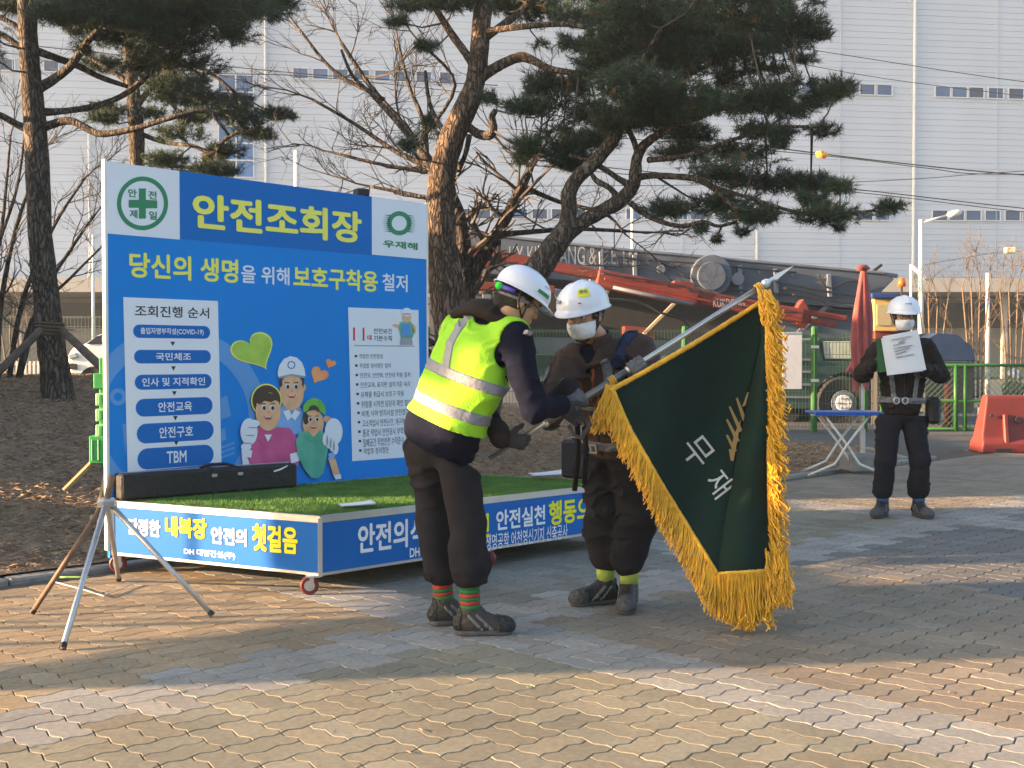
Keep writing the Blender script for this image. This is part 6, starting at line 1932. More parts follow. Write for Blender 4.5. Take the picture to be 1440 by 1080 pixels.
def shoe(t, ankle, toe_dir, m, L_=.285, m2=None, z0=0.0):
    a = A3(ankle); d = nv([toe_dir[0], toe_dir[1], 0]); s_ = np.array([d[1], -d[0], 0]); g = np.array([a[0], a[1], z0])
    heel = g - d * .075; toe = g + d * (L_ - .075)
    up = np.array([0, 0, 1.0])
    upper = uni([cap(heel + up * .055 + d * .035, g + up * .055 + d * .05, .040, .042), cap(g + up * .05 + d * .05, toe + up * .040 - d * .05, .044, .040), ell(toe - d * .058 + up * .040, (.060, .046, .036), (d, s_, up)),
                 cap(g + up * .06, g + up * .125 - d * .005, .044, .047), cap(g + up * .11, g + d * .10 + up * .06, .036, .030)], .03)
    upper = inter(upper, half(g + up * .022, -up)); upper = inter(upper, half(g + up * .135, up))
    o = sdf_obj('shoe', folds(upper, .003, (40, 40, 60), 3.0), m, t, .0062)
    sole = inter(uni([cap(heel + d * .045 + up * .015, g + d * .02 + up * .015, .043, .042), cap(g + d * .02 + up * .015, toe - d * .055 + up * .015, .042, .049)], .02), slab(g + up * .0145, up, .0135))
    sdf_obj('sole', sole, M_SOLE, o, .0062)
    cap_r = inter(shell(upper, .002, .003), half(toe - d * .085, -d)); cap_r.box = (toe - .12, toe + .12)
    sdf_obj('toe_cap', cap_r, M_SOLE if m is M_SHOE else M_SHOE, o, .0062)
    hc_ = inter(shell(upper, .002, .003), uni([cap(heel + up * .03, heel + up * .10, .05)], 0)); hc_.box = (heel - .08, heel + np.array([.08, .08, .16]))
    sdf_obj('heel_counter', hc_, M_SHOE if m is not M_SHOE else M_TROU, o, .0062)
    for sg in (-1, 1):
        sp_r = inter(shell(upper, .0015, .0025), uni([cap(g + d * .10 + s_ * sg * .05 + up * .03, g + d * .03 + s_ * sg * .05 + up * .10, .011), cap(g + d * .055 + s_ * sg * .05 + up * .03, g - d * .01 + s_ * sg * .05 + up * .10, .009)], 0)); sp_r.box = (g - .12, g + .16)
        sdf_obj('side_strap', sp_r, M_STRAP, o, .0062)
    for k in range(4):
        mb = MB(); c_ = g + d * (.045 + .022 * k) + up * (.118 - .017 * k)
        mb.tube([c_ - s_ * .026, c_ + up * .008, c_ + s_ * .026], .0028, 5); mb.build('lace', M_STRAP if m2 is None else m2, o)
    mb = MB(); mb.lathe([(.030, 0), (.043, .004), (.045, .012), (.040, .018), (.03, .018)], g + up * .125, (0, 0, 1), 16); mb.build('collar', m, o, smooth=True)
    return o

def sock(t, ankle, knee, bands, z_lo=.12):
    a = A3(ankle); k = A3(knee); d = nv(k - a)
    z = 0
    for (h_, m) in bands:
        p0 = np.array([a[0], a[1], z_lo]) + d * z; mb = MB()
        mb.lathe([(.001, 0), (.048, 0), (.0505, h_ * .5), (.048, h_), (.001, h_)], p0, d, 18); mb.build('sock', m, t, smooth=True); z += h_

def leg_fn(hip, knee, ank, rh, rk, rc, back):
    hip, knee, ank = A3(hip), A3(knee), A3(ank); back = np.asarray(back, float)
    return [cap(hip, knee, rh, rk), cap(knee, ank, rk, rc), cap(knee * .55 + ank * .45 - back * -.018, ank, rk * .97, rc * 1.02), cap(ank + (knee - ank) * .10, ank + (knee - ank) * .02, rc * 1.12, rc * 1.08)]

POLE_A = P(688, 645, 5.60); POLE_B = P(1076, 399, 5.74)
pole_d = nv(A3(POLE_B) - A3(POLE_A))

# ---------------------------------------------------------------- 1. bowing worker in the vest
def px3(x, y, Y): return A3(P(x, y, Y))
g1 = G(655, 888)
w1 = thing('person', 'worker in fluorescent yellow vest and white helmet bowing towards the flag, seen from behind', 'person', (g1.x, 5.62, 0))
fb = nv([.80, .58, 0]); sb = np.array([fb[1], -fb[0], 0])      # facing, right-hand side
pel = px3(622, 610, 5.64); nk = px3(700, 452, 5.60); spine = nv(nk - pel)
fwd = nv(fb - spine * (fb @ spine)); 
shR, shL = px3(724, 478, 5.45), px3(650, 464, 5.78)
elR, elL = px3(752, 576, 5.38), px3(668, 566, 5.92)
wrR, wrL = px3(788, 570, 5.56), px3(702, 607, 5.70)
hc = px3(729, 424, 5.56)
hf = nv([.80, .30, -.46]); hu = nv([.30, .06, .90])
chest = pel + spine * .36
torso1 = uni([ell(pel + spine * .02, (.172, .132, .14), (sb, fwd, spine)), ell(pel + spine * .17 - fwd * .028, (.185, .145, .19), (sb, fwd, spine)), ell(chest - fwd * .028, (.205, .142, .20), (sb, fwd, spine)),
              cap(shL * .82 + nk * .18, shR * .82 + nk * .18, .082, .082), ell(pel + spine * .46 - fwd * .045, (.15, .095, .10), (sb, fwd, spine))], .07)
tj1 = uni([torso1, cap(px3(640, 604, 5.53), px3(604, 600, 5.74), .124), ell(pel - spine * .03 - fwd * .01, (.188, .155, .15), (sb, fwd, spine))], .04)
arms1 = [cap(shR, elR, .079, .063), cap(elR, wrR, .062, .048), cap(shL, elL, .079, .063), cap(elL, wrL, .062, .048)]
body, q1, ax1 = head(w1, hc, hf, hu, [grow(torso1, -.05), cap(shR, elR, .05, .04), cap(elR, wrR, .04, .028), cap(wrR, wrR + nv(wrR - elR) * .04, .026, .02), cap(shL, elL, .05, .04), cap(elL, wrL, .04, .028), cap(wrL, wrL + nv(wrL - elL) * .04, .026, .02)], nk + spine * .0)
sdf_obj('body', body, M_SKIN, w1, .0085)
hair = inter(uni([ell(q1(0, -.018, .022), (.084, .102, .100), ax1), cap(q1(0, -.085, -.02), q1(0, -.075, -.06), .035, .03)], .03), half(q1(0, .045, 0), ax1[1]))
hair = minus(hair, uni([ell(q1(sg * .082, -.008, -.014), (.016, .026, .036), ax1) for sg in (-1, 1)], 0))
hair = minus(hair, lambda p: np.maximum(half(q1(0, .0, 0), -ax1[1])(p), half(q1(0, 0, -.015), ax1[2])(p)))
sdf_obj('hair', folds(hair, .003, (60, 60, 60)), M_HAIR, w1, .006)
hl, on = helmet(w1, q1, ax1, sc=.96)
face_bits_p(w1, q1, False)
sgn1 = 1 if (ax1[0] @ np.array([0, -1, 0])) > 0 else -1        # which side faces the camera
decal(on, sgn1 * 1.05, .16, .62, .15, M_PGREEN, hl, 'green_stripe')
decal(on, sgn1 * .95, .48, .34 , .10, M_FBLUE, hl, 'lettering', '안전제일')
mb = MB(); mb.lathe([(.001, .022), (.014, .020), (.018, .008), (.018, 0)], q1(sgn1 * .045, -.128, .010), -ax1[1] + .3 * sgn1 * ax1[0], 14); mb.build('band_knob', mat('knob_green', (.03, .75, .06), .3), w1, smooth=True)
mb = MB(); mb.tube([q1(sgn1 * .055, -.118, .012), q1(sgn1 * .090, -.065, .018)], .012, 8); mb.build('band_pad', mat('pad_purple', (.09, .07, .45), .4), w1, smooth=True)
for sg in (-1, 1):
    mb = MB(); mb.tube([q1(sg * .092, -.02, .018), q1(sg * .086, .05, .012), q1(sg * .05, .112, .0)], .0025, 5); mb.build('spectacle_arm', M_CABLE, w1, smooth=True)
jk = folds(uni([tj1] + arms1[:1] + [arms1[1]] + arms1[2:], .035), .030, (10, 10, 17), 2.0)
jk = minus(jk, cap(nk - spine * .01, nk + spine * .2, .06, .07))
hemj = pel - spine * .085
jk = inter(jk, half(hemj, -spine))
sdf_obj('jacket', jk, M_NAVY, w1, .0085)
# folded brown hood and collar
hc0 = px3(678, 437, 5.64)
hood = minus(uni([ell(hc0, (.172, .125, .056), (nv([1, -.35, .10]), nv([.35, 1, 0]), nv([-.10, 0, 1]))), ell(nk - fwd * .06 + spine * .02, (.12, .085, .045), (sb, nv(fwd - spine * .25), spine)), cap(nk + sb * .085 + fwd * .03 - spine * .03, nk - sb * .085 + fwd * .03 - spine * .03, .045, .045)], .045), cap(nk, nk + hf * .05 + spine * .2, .055, .07))
sdf_obj('hood', folds(hood, .034, (10, 14, 14), 5), M_DKBR, w1, .0075)
# vest
vt = grow(tj1, .014)
tn = nv(spine + np.array([-.13, 0, .04]))
va_ = folds(vt, .022, (10, 10, 16), 2.0)
reg = inter(va_, half(pel + spine * .06, -tn))
reg = minus(reg, cap(nk - spine * .015 - fwd * .05, nk + spine * .2 + fwd * .05, .075, .11))
for S, E_l in ((shR, elR), (shL, elL)):
    out = nv(S - (nk * .5 + chest * .5) + spine * -.0); reg = minus(reg, cap(S - spine * .08 + out * .03, S + out * .15 + spine * .06, .078, .10))
    reg = minus(reg, cap(S + out * .02, E_l, .084, .09))
reg = minus(reg, grow(tj1, -.004))
reg = minus(reg, ell(hc0, (.165, .12, .05), (nv([1, -.35, .10]), nv([.35, 1, 0]), nv([-.10, 0, 1]))))
sdf_obj('safety_vest', reg, M_HIVIS, w1, .0075)
def tape(region_slab, name='reflective_tape', off=.0195):
    r_ = inter(grow(va_, .0045), region_slab); r_ = minus(r_, grow(tj1, .002))
    for S, E_l in ((shR, elR), (shL, elL)):
        out = nv(S - (nk * .5 + chest * .5)); r_ = minus(r_, cap(S - spine * .08 + out * .03, S + out * .15 + spine * .06, .080, .102)); r_ = minus(r_, cap(S + out * .02, E_l, .086, .092))
    r_ = minus(r_, cap(nk - spine * .02 + fwd * .02, nk + spine * .2 + fwd * .05, .07, .10))
    return sdf_obj(name, r_, M_REFL, w1, .006)
tape(slab(pel + spine * .145, tn, .026)); tape(slab(pel + spine * .305, tn, .026))
for lat in (.14, -.09):
    tape(lambda p, lat=lat: np.maximum(np.maximum(slab(pel + sb * lat, sb, .025)(p), half(pel + spine * .325, -tn)(p)), half(chest, fwd)(p) - .0))
mb = MB(); mb.box(shR - sb * -.075 + spine * .035 + fwd * .0, (.03, .03, .02), rot=Matrix((sb, fwd, spine)).transposed()); mb.build('shoulder_tab', M_REFL, w1)
# trousers
hipR, hipL = px3(642, 632, 5.53), px3(602, 628, 5.74)
knR, knL = px3(656, 735, 5.54), px3(611, 735, 5.77)
anR, anL = px3(661, 806, 5.55), px3(624, 803, 5.76)
tro = uni([ell(pel - spine * .02, (.168, .128, .13), (sb, fwd, spine)), ell(pel - fb * .05 - np.array([0, 0, .06]), (.16, .10, .10), (sb, fb, (0, 0, 1)))] + leg_fn(hipR, knR, anR, .106, .088, .073, -fb) + leg_fn(hipL, knL, anL, .106, .088, .073, -fb), .03)
sdf_obj('trousers', inter(folds(tro, .034, (8, 8, 14), 8.0), half(hemj + spine * .012, spine)), M_TROU, w1, .0085)
for an, kn in ((anR, knR), (anL, knL)):
    sock(w1, (an[0], an[1], 0), (kn[0], kn[1], kn[2]), [(.022, M_SOCKG), (.018, M_SOCKR), (.018, M_SOCKG), (.018, M_SOCKR), (.02, M_SOCKG), (.03, M_SOCKG)], .125)
shoe(w1, anR, (1, .10, 0), M_SHOEB); shoe(w1, anL, (.95, .3, 0), M_SHOEB)
# gloved hands: left one under the pole, right one reaching for the other worker's grip
def bar_pt(px): 
    t_ = (px - 688) / (1076 - 688); return A3(POLE_A) + (A3(POLE_B) - A3(POLE_A)) * t_
bp = bar_pt(728)
dh = nv(np.array([.80, .25, -.18])); nh = np.cross(pole_d, dh); nh = nh if nh[2] > 0 else -nh
wr = bp - dh * .075 - nh * .030
sdf_obj('sleeve_cuff', uni([cap(elL * .25 + wr * .75, wr - dh * .02, .052, .047), cap(wrL, wr - dh * .02, .05, .047)], .02), M_DKBR, w1, .008)
glove(w1, wr, dh, nh, M_GLOVE, 1, .55)
bp2 = bar_pt(806)
dh2 = nv(np.array([.45, .55, -.35])); nh2 = nv([.6, -.2, -.5])
sdf_obj('sleeve_cuff', uni([cap(elR * .3 + wrR * .7, wrR, .056, .049)], .0), M_NAVY, w1, .008)
glove(w1, wrR + dh2 * .015, dh2, nh2, M_GLOVE, -1, .5)

# ---------------------------------------------------------------- 2. worker holding the flag
g2 = G(860, 845)
w2 = thing('person', 'worker in brown jacket, white mask and harness leaning over to hold the flag pole', 'person', (P(860, 845, 6.24).x, 6.24, 0))
fb2 = nv([-.60, -.80, 0]); sb2 = np.array([-fb2[1], fb2[0], 0])   # his left, towards image right
pel2 = px3(862, 622, 6.24); nk2 = px3(842, 480, 6.06); sp2 = nv(nk2 - pel2); fw2 = nv(fb2 - sp2 * (fb2 @ sp2))
shL2, shR2 = px3(900, 497, 6.04), px3(802, 512, 6.02)
elL2, elR2 = px3(934, 562, 5.88), px3(772, 580, 5.86)
hc2 = px3(821, 444, 5.94); hf2 = nv([-.46, -.86, -.20]); hu2 = nv([-.12, -.14, .95])
ch2 = pel2 + sp2 * .33
tor2 = uni([ell(pel2 + sp2 * .02, (.165, .125, .13), (sb2, fw2, sp2)), ell(pel2 + sp2 * .16, (.170, .125, .17), (sb2, fw2, sp2)), ell(ch2, (.195, .135, .20), (sb2, fw2, sp2)), cap(shL2 * .8 + nk2 * .2, shR2 * .8 + nk2 * .2, .080, .080)], .07)
# hand positions on the pole
bpL = bar_pt(893); dL = nv(np.array([-.55, -.45, .35])); dL = nv(dL - pole_d * (dL @ pole_d) * .9); nL = np.cross(pole_d, dL); nL = nL if nL[1] > 0 else -nL
wL = bpL - dL * .078 - nL * .026
bpR = bar_pt(812); dR_ = nv(np.array([.55, -.5, -.35])); dR_ = nv(dR_ - pole_d * (dR_ @ pole_d) * .9); nR = np.cross(pole_d, dR_); nR = nR if nR[1] > 0 else -nR
wR = bpR - dR_ * .078 - nR * .026
ar2 = [cap(shL2, elL2, .084, .070), cap(elL2, wL, .068, .048), cap(shR2, elR2, .084, .072), cap(elR2, wR, .070, .050)]
body, q2, ax2 = head(w2, hc2, hf2, hu2, [grow(tor2, -.05), cap(shL2, elL2, .05, .04), cap(elL2, wL, .04, .026), cap(shR2, elR2, .05, .04), cap(elR2, wR, .04, .026)], nk2)
sdf_obj('body', body, M_SKIN, w2, .0085)
hair = inter(uni([ell(q2(0, -.018, .022), (.083, .101, .100), ax2)], .03), half(q2(0, .04, 0), ax2[1]))
hair = minus(hair, lambda p: np.maximum(half(q2(0, -.02, 0), -ax2[1])(p), half(q2(0, 0, -.02), ax2[2])(p)))
sdf_obj('hair', folds(hair, .003, (60, 60, 60)), M_HAIR, w2, .006)
hl, on = helmet(w2, q2, ax2); face_bits_p(w2, q2, True); face_mask(w2, q2, ax2, body)
sL = 1 if ax2[0][0] > 0 else -1         # image-right side of the head
decal(on, sL * .62, .62, .52, .40, mat('sticker_yellow', (.75, .72, .05), .4), hl, 'sticker')
v_ = decal(on, sL * .62, .66, .36 * -sL * -1, .16, M_PBLACK, hl, 'lettering', '안전')
decal(on, -sL * .62, .28, .40, .16, M_PBLACK, hl, 'lettering', 'DH')
decal(on, sL * .40, .20, .12, .05, M_PRED, hl, 'red_mark')
jf = uni([tor2] + ar2, .035)
jk2 = folds(jf, .030, (10, 10, 17), 11.0)
jk2 = minus(jk2, cap(nk2 + fw2 * .03 - sp2 * .01, nk2 + fw2 * .06 + sp2 * .2, .062, .075))
col2_ = minus(inter(cap(nk2 - sp2 * .05 + fw2 * .01, nk2 + sp2 * .05 + fw2 * .035, .098, .082), half(nk2 + sp2 * .055, sp2)), cap(nk2 - sp2 * .1, nk2 + sp2 * .2 + fw2 * .06, .062, .075))
col2_ = minus(col2_, uni([cap(nk2 + fw2 * .12 + sp2 * .08, nk2 + fw2 * .12 - sp2 * .10, .05, .015)], 0))
sdf_obj('collar', folds(col2_, .012, (14, 14, 14), 3), M_BRWN, w2, .006)
# open V at the neck
jk2 = minus(jk2, uni([cap(nk2 + fw2 * .12 - sp2 * .02, nk2 + fw2 * .14 - sp2 * .12, .045, .012)], 0))
jk2 = inter(jk2, half(pel2 - sp2 * .06, -sp2))
sdf_obj('jacket', jk2, M_BRWN, w2, .0085)
inn = inter(grow(tor2, -.006), half(nk2 - sp2 * .22, -sp2)); sdf_obj('undershirt', minus(inn, cap(nk2, nk2 + sp2 * .2, .05, .07)), M_NAVY, w2, .009)
# dark lower sleeves
for e_, w_ in ((elL2, wL), (elR2, wR)):
    sdf_obj('lower_sleeve', folds(grow(cap(e_ * .8 + w_ * .2, w_, .066, .048), .006), .012, (12, 12, 18), 4), M_TROU, w2, .0085)
# orange piping and collar
def strip(path, r_, m, name, parent, base, off=.006, th=.004, cell=.005):
    tube_ = uni([cap(path[i], path[i + 1], r_) for i in range(len(path) - 1)], 0)
    f_ = inter(shell(base, off, th), tube_); f_.box = tube_.box
    return sdf_obj(name, f_, m, parent, cell)
def strip2(pts, w_, m, name, parent, base, O, S, U, Fw, off=.006, th=.005, cell=.0055):
    P2 = [np.array(p, float) for p in pts]
    def reg(p):
        q = p - O; a = q @ S; b = q @ U; d = np.full(len(p), 9.0)
        for i in range(len(P2) - 1):
            e = P2[i + 1] - P2[i]; t = np.clip(((a - P2[i][0]) * e[0] + (b - P2[i][1]) * e[1]) / (e @ e), 0, 1)
            d = np.minimum(d, np.hypot(a - P2[i][0] - t * e[0], b - P2[i][1] - t * e[1]))
        return np.maximum(d - w_, -(q @ Fw))
    f_ = inter(shell(base, off, th), reg)
    ps_ = [O + S * p[0] + U * p[1] for p in P2]
    f_.box = (np.min(ps_, 0) - .22, np.max(ps_, 0) + .22)
    return sdf_obj(name, f_, m, parent, cell)
base2 = folds(jf, .030, (10, 10, 17), 11.0)
F2 = lambda lat, al: pel2 + sb2 * lat + sp2 * al + fw2 * .13
M_PIPE = mat('orange_piping', (.5, .11, .03), .6)
fr2 = (pel2, sb2, sp2, fw2)
for sg in (-1, 1):
    strip2([(sg * .15, .42), (sg * .09, .37), (sg * .02, .24)], .0055, M_PIPE, 'piping', w2, base2, *fr2, off=.003)
    strip2([(sg * .06, .47), (sg * .05, .40), (sg * .012, .30)], .0055, M_PIPE, 'piping', w2, base2, *fr2, off=.003)
    strip2([(sg * .125, .50), (sg * .12, .34), (sg * .10, .10)], .021, M_STRAP, 'harness_strap', w2, base2, *fr2, off=.007)
    strip2([(sg * .112, .30), (sg * .134, .30)], .016, M_BUCK, 'strap_adjuster', w2, base2, *fr2, off=.010)
strip2([(.14, .25), (-.14, .25)], .014, M_STRAP, 'chest_strap', w2, base2, *fr2, off=.009)
strip2([(0, .28), (0, -.02)], .004, M_CABLE, 'zip', w2, base2, *fr2, off=.003)
r_ = inter(shell(base2, .009, .006), slab(pel2 + sp2 * .035, sp2, .024)); r_ = inter(r_, lambda p: np.linalg.norm(p - pel2, axis=1) - .26)
sdf_obj('belt', r_, M_STRAP, w2, .007)
# shoulder patch in blue with pale frame, like the harness pad
strip([shL2 * .8 + nk2 * .2 + sp2 * .10 - fw2 * .02, shL2 * .75 + nk2 * .25 + fw2 * .13 - sp2 * .01], .036, M_STRAPN, 'shoulder_pad', w2, base2, .008, .007)
mb = MB()
c = pel2 + fw2 * .165 + sp2 * .035
for (dx, dz, w_, h_) in ((0, .022, .07, .010), (0, -.022, .07, .010), (-.033, 0, .008, .05), (.033, 0, .008, .05), (0, 0, .010, .04)):
    mb.box(c + sb2 * dx + sp2 * dz - sb2 * .03, (w_, .010, h_), rot=Matrix((sb2, fw2, sp2)).transposed())
mb.build('buckle', M_BUCK, w2)
# lanyard hook hanging at the right hip
hk = [px3(800, 598, 5.95), px3(806, 612, 5.94), px3(818, 616, 5.94), px3(828, 600, 5.95), px3(836, 584, 5.95)]
mb = MB(); mb.tube(hk, .012, 8); mb.build('lanyard_hook', M_STRAP, w2, smooth=True)
for k, (a_, b_) in enumerate((((812, 590), (808, 690)), ((822, 600), (822, 680)))):
    mb = MB(); A_, B_ = px3(*a_, 6.02), px3(*b_, 6.06); mb.tube([A_, (A_ + B_) / 2 + np.array([.01, 0, 0]), B_], .014, 6); mb.build('lanyard', M_TROU, w2, smooth=True)
glv, _ = curl_hand(w2, wL, dL, nL, M_GLOVG, 1, bpL); curl_hand(w2, wR, dR_, nR, M_GLOVG, -1, bpR)
hL2, hR2 = px3(882, 645, 6.20), px3(845, 642, 6.28)
kL2, kR2 = px3(897, 730, 6.14), px3(848, 728, 6.24)
aL2, aR2 = px3(884, 785, 6.16), px3(852, 780, 6.26)
tro = uni([ell(pel2 - sp2 * .02, (.160, .122, .12), (sb2, fw2, sp2))] + leg_fn(hL2, kL2, aL2, .108, .098, .080, fb2) + leg_fn(hR2, kR2, aR2, .108, .098, .080, fb2), .03)
sdf_obj('trousers', inter(folds(tro, .038, (8, 8, 14), 17.0), half(pel2 - sp2 * .048, sp2)), M_TROU, w2, .0085)
for an, kn in ((aL2, kL2), (aR2, kR2)): sock(w2, (an[0], an[1], 0), kn, [(.09, M_SOCKL), (.03, M_SOCKL)], .125)
shoe(w2, aR2, (-.92, -.38, 0), M_SHOE); shoe(w2, aL2, (-.18, -1, 0), M_SHOE)

# ---------------------------------------------------------------- 3. worker reading from a paper
w3 = thing('person', 'worker in black standing at the right reading from a white paper', 'person', (P(1265, 725, 9.7).x, 9.7, 0))
Y3 = 9.7
fb3 = nv([-.10, -1, 0]); sb3 = np.array([-fb3[1], fb3[0], 0])
up_ = np.array([0, 0, 1.0])
pel3 = px3(1267, 572, Y3); nk3 = px3(1271, 474, Y3 - .0); sp3 = nv(nk3 - pel3); fw3 = nv(fb3 - sp3 * (fb3 @ sp3))
shL3, shR3 = px3(1305, 492, Y3), px3(1236, 492, Y3)
elL3, elR3 = px3(1323, 528, Y3 - .02), px3(1213, 527, Y3 - .02)
wL3, wR3 = px3(1300, 520, Y3 - .26), px3(1229, 512, Y3 - .26)
hc3 = px3(1271, 446, Y3 - .03)
tor3 = uni([ell(pel3 + sp3 * .02, (.165, .125, .13), (sb3, fw3, sp3)), ell(pel3 + sp3 * .18, (.172, .125, .18), (sb3, fw3, sp3)), ell(pel3 + sp3 * .36, (.20, .13, .20), (sb3, fw3, sp3)), cap(shL3 * .8 + nk3 * .2, shR3 * .8 + nk3 * .2, .078, .078)], .07)
ar3 = [cap(shL3, elL3, .080, .068), cap(elL3, wL3, .066, .048), cap(shR3, elR3, .080, .068), cap(elR3, wR3, .066, .048)]
body, q3, ax3 = head(w3, hc3, [-.08, -.99, -.04], [0, -.05, 1], [grow(tor3, -.05), cap(shL3, elL3, .05, .04), cap(elL3, wL3, .04, .026), cap(shR3, elR3, .05, .04), cap(elR3, wR3, .04, .026)], nk3 - up_ * .01)
sdf_obj('body', body, M_SKIN, w3, .010)
hair = inter(ell(q3(0, -.018, .022), (.083, .101, .100), ax3), half(q3(0, .035, 0), ax3[1]))
sdf_obj('hair', hair, M_HAIR, w3, .008)
hl, on = helmet(w3, q3, ax3); face_bits_p(w3, q3, True); face_mask(w3, q3, ax3, body)
decal(on, 0, .42, .42, .12, M_PBLACK, hl, 'lettering', 'DH건설')
for sg in (-1, 1):
    mb = MB(); mb.tube([q3(sg * (.034 + .024 * math.cos(a)), .108, .004 + .016 * math.sin(a)) for a in [k * math.pi / 5 for k in range(11)]], .002, 5); mb.build('spectacle_rim', M_CABLE, w3)
jf3 = folds(uni([tor3] + ar3, .035), .028, (10, 10, 17), 21.0)
jk3 = inter(minus(jf3, cap(nk3 + fw3 * .02, nk3 + sp3 * .2, .058, .07)), half(pel3 - sp3 * .08, -sp3))
sdf_obj('jacket', jk3, M_DKBR, w3, .0095)
col3_ = minus(inter(cap(nk3 - sp3 * .05, nk3 + sp3 * .05 + fw3 * .015, .096, .082), half(nk3 + sp3 * .05, sp3)), cap(nk3 - sp3 * .1, nk3 + sp3 * .2 + fw3 * .02, .060, .072))
sdf_obj('collar', folds(col3_, .012, (14, 14, 14), 3), M_DKBR, w3, .007)
for sg in (-1, 1):
    pk_ = inter(shell(jf3, .004, .003), uni([cap(pel3 + sb3 * sg * .10 + sp3 * .36 + fw3 * .13, pel3 + sb3 * sg * .10 + sp3 * .30 + fw3 * .13, .036)], 0)); pk_.box = (pel3 + sb3 * sg * .1 + sp3 * .33 - .2, pel3 + sb3 * sg * .1 + sp3 * .33 + .2)
    sdf_obj('chest_pocket', pk_, M_DKBR, w3, .007)
fr3 = (pel3, sb3, sp3, fw3)
for sg in (-1, 1): strip2([(sg * .115, .46), (sg * .11, .30), (sg * .08, .06)], .020, M_STRAP, 'harness_strap', w3, jf3, *fr3, off=.007, cell=.007)
strip2([(0, .42), (0, -.03)], .004, M_CABLE, 'zip', w3, jf3, *fr3, off=.003, cell=.007)
r_ = inter(shell(jf3, .010, .007), slab(pel3 + sp3 * .055, sp3, .026)); r_ = inter(r_, lambda p: np.linalg.norm(p - pel3 - sp3 * .05, axis=1) - .24)
sdf_obj('belt', r_, M_STRAP, w3, .008)
mb = MB()
for dx in (-.035, .035):
    mb.tube([pel3 + fw3 * .165 + sb3 * (dx - .04 + .022 * math.cos(a)) + sp3 * (.055 + .026 * math.sin(a)) for a in [k * math.pi / 6 for k in range(13)]], .006, 6)
mb.build('buckle', M_BUCK, w3, smooth=True)
hL3, hR3 = px3(1285, 592, Y3), px3(1250, 592, Y3)
kL3, kR3 = px3(1293, 648, Y3 - .04), px3(1245, 648, Y3 - .04)
aL3, aR3 = px3(1292, 690, Y3), px3(1241, 690, Y3)
tro = uni([ell(pel3 - sp3 * .02, (.165, .12, .12), (sb3, fw3, sp3))] + leg_fn(hL3, kL3, aL3, .102, .088, .074, fb3) + leg_fn(hR3, kR3, aR3, .102, .088, .074, fb3), .03)
sdf_obj('trousers', inter(folds(tro, .030, (8, 8, 14), 28.0), half(pel3 - sp3 * .068, sp3)), M_TROU, w3, .0095)
for an, kn in ((aL3, kL3), (aR3, kR3)): sock(w3, (an[0], an[1], 0), kn, [(.05, M_SOCKB), (.02, M_SOCKB)], .125)
shoe(w3, aR3, (-.55, -.83, 0), M_SHOE); shoe(w3, aL3, (.12, -1, 0), M_SHOE)
pouch_c = px3(1312, 577, Y3 - .02); mb = MB(); mb.box(pouch_c, (.10, .13, .22), bevel=.025); mb.build('hip_pouch', M_BLACKF, w3)
glove(w3, wR3, [.30, -.15, .25], [.5, -.6, .1], M_GLOVE, 1, .7, cell=.006); glove(w3, wL3, [-.35, -.1, .15], [-.3, -.8, 0], M_GLOVE, -1, .7, cell=.006)
# green arm-held clip and papers
Yp = Y3 - .36
pp = thing('held_paper', 'white printed paper held up by the worker at the right', 'paper', P(1272, 527, Yp))
def qd(pts, Y, m, name, parent, bow=0.0, off=0.0):
    c = [P(x, y, Y) for x, y in pts]; mb = MB(); n = 8; vs = []
    for i in range(n + 1):
        for j in range(n + 1):
            u_, v_ = i / n, j / n
            p = (c[0] * (1 - u_) + c[1] * u_) * (1 - v_) + (c[3] * (1 - u_) + c[2] * u_) * v_
            vs.append(p + Vector((0, -off - bow * math.sin(u_ * math.pi) - .01 * v_ * v_, 0)))
    mb.add(vs, [(i * (n + 1) + j, (i + 1) * (n + 1) + j, (i + 1) * (n + 1) + j + 1, i * (n + 1) + j + 1) for i in range(n) for j in range(n)])
    return mb.build(name, m, parent, smooth=True)
sh_ = qd([(1241, 473), (1291, 463.5), (1302, 520), (1250, 527.5)], Yp, M_PAPER, 'sheet', pp, .015)
qd([(1239, 476), (1288, 467), (1298, 522), (1247, 528)], Yp + .006, M_PAPER, 'sheet', pp, .012)
for k in range(7):
    y = 477 + k * 4.2; x0 = 1252 + k * 1.0; x1 = 1280 - (k % 3) * 5 + k * .6
    if k in (1,): x0 += 9; x1 -= 4
    qd([(x0, y), (x1, y - 5), (x1 + .2, y - 4.0), (x0 + .2, y + 1.0)], Yp, M_PGREY, 'text_line', sh_, .0, .0175)
gr_ = thing('green_folder', 'green folder held behind the white paper', 'folder', P(1240, 522, Yp + .03))
qd([(1232, 477), (1243, 474), (1250, 522), (1236, 524)], Yp + .02, M_GPOST, 'cover', gr_, .0); 
mb = MB(); mb.box(P(1239, 500, Yp + .035), (.06, .012, .26)); mb.build('spine', M_GPOST, gr_)

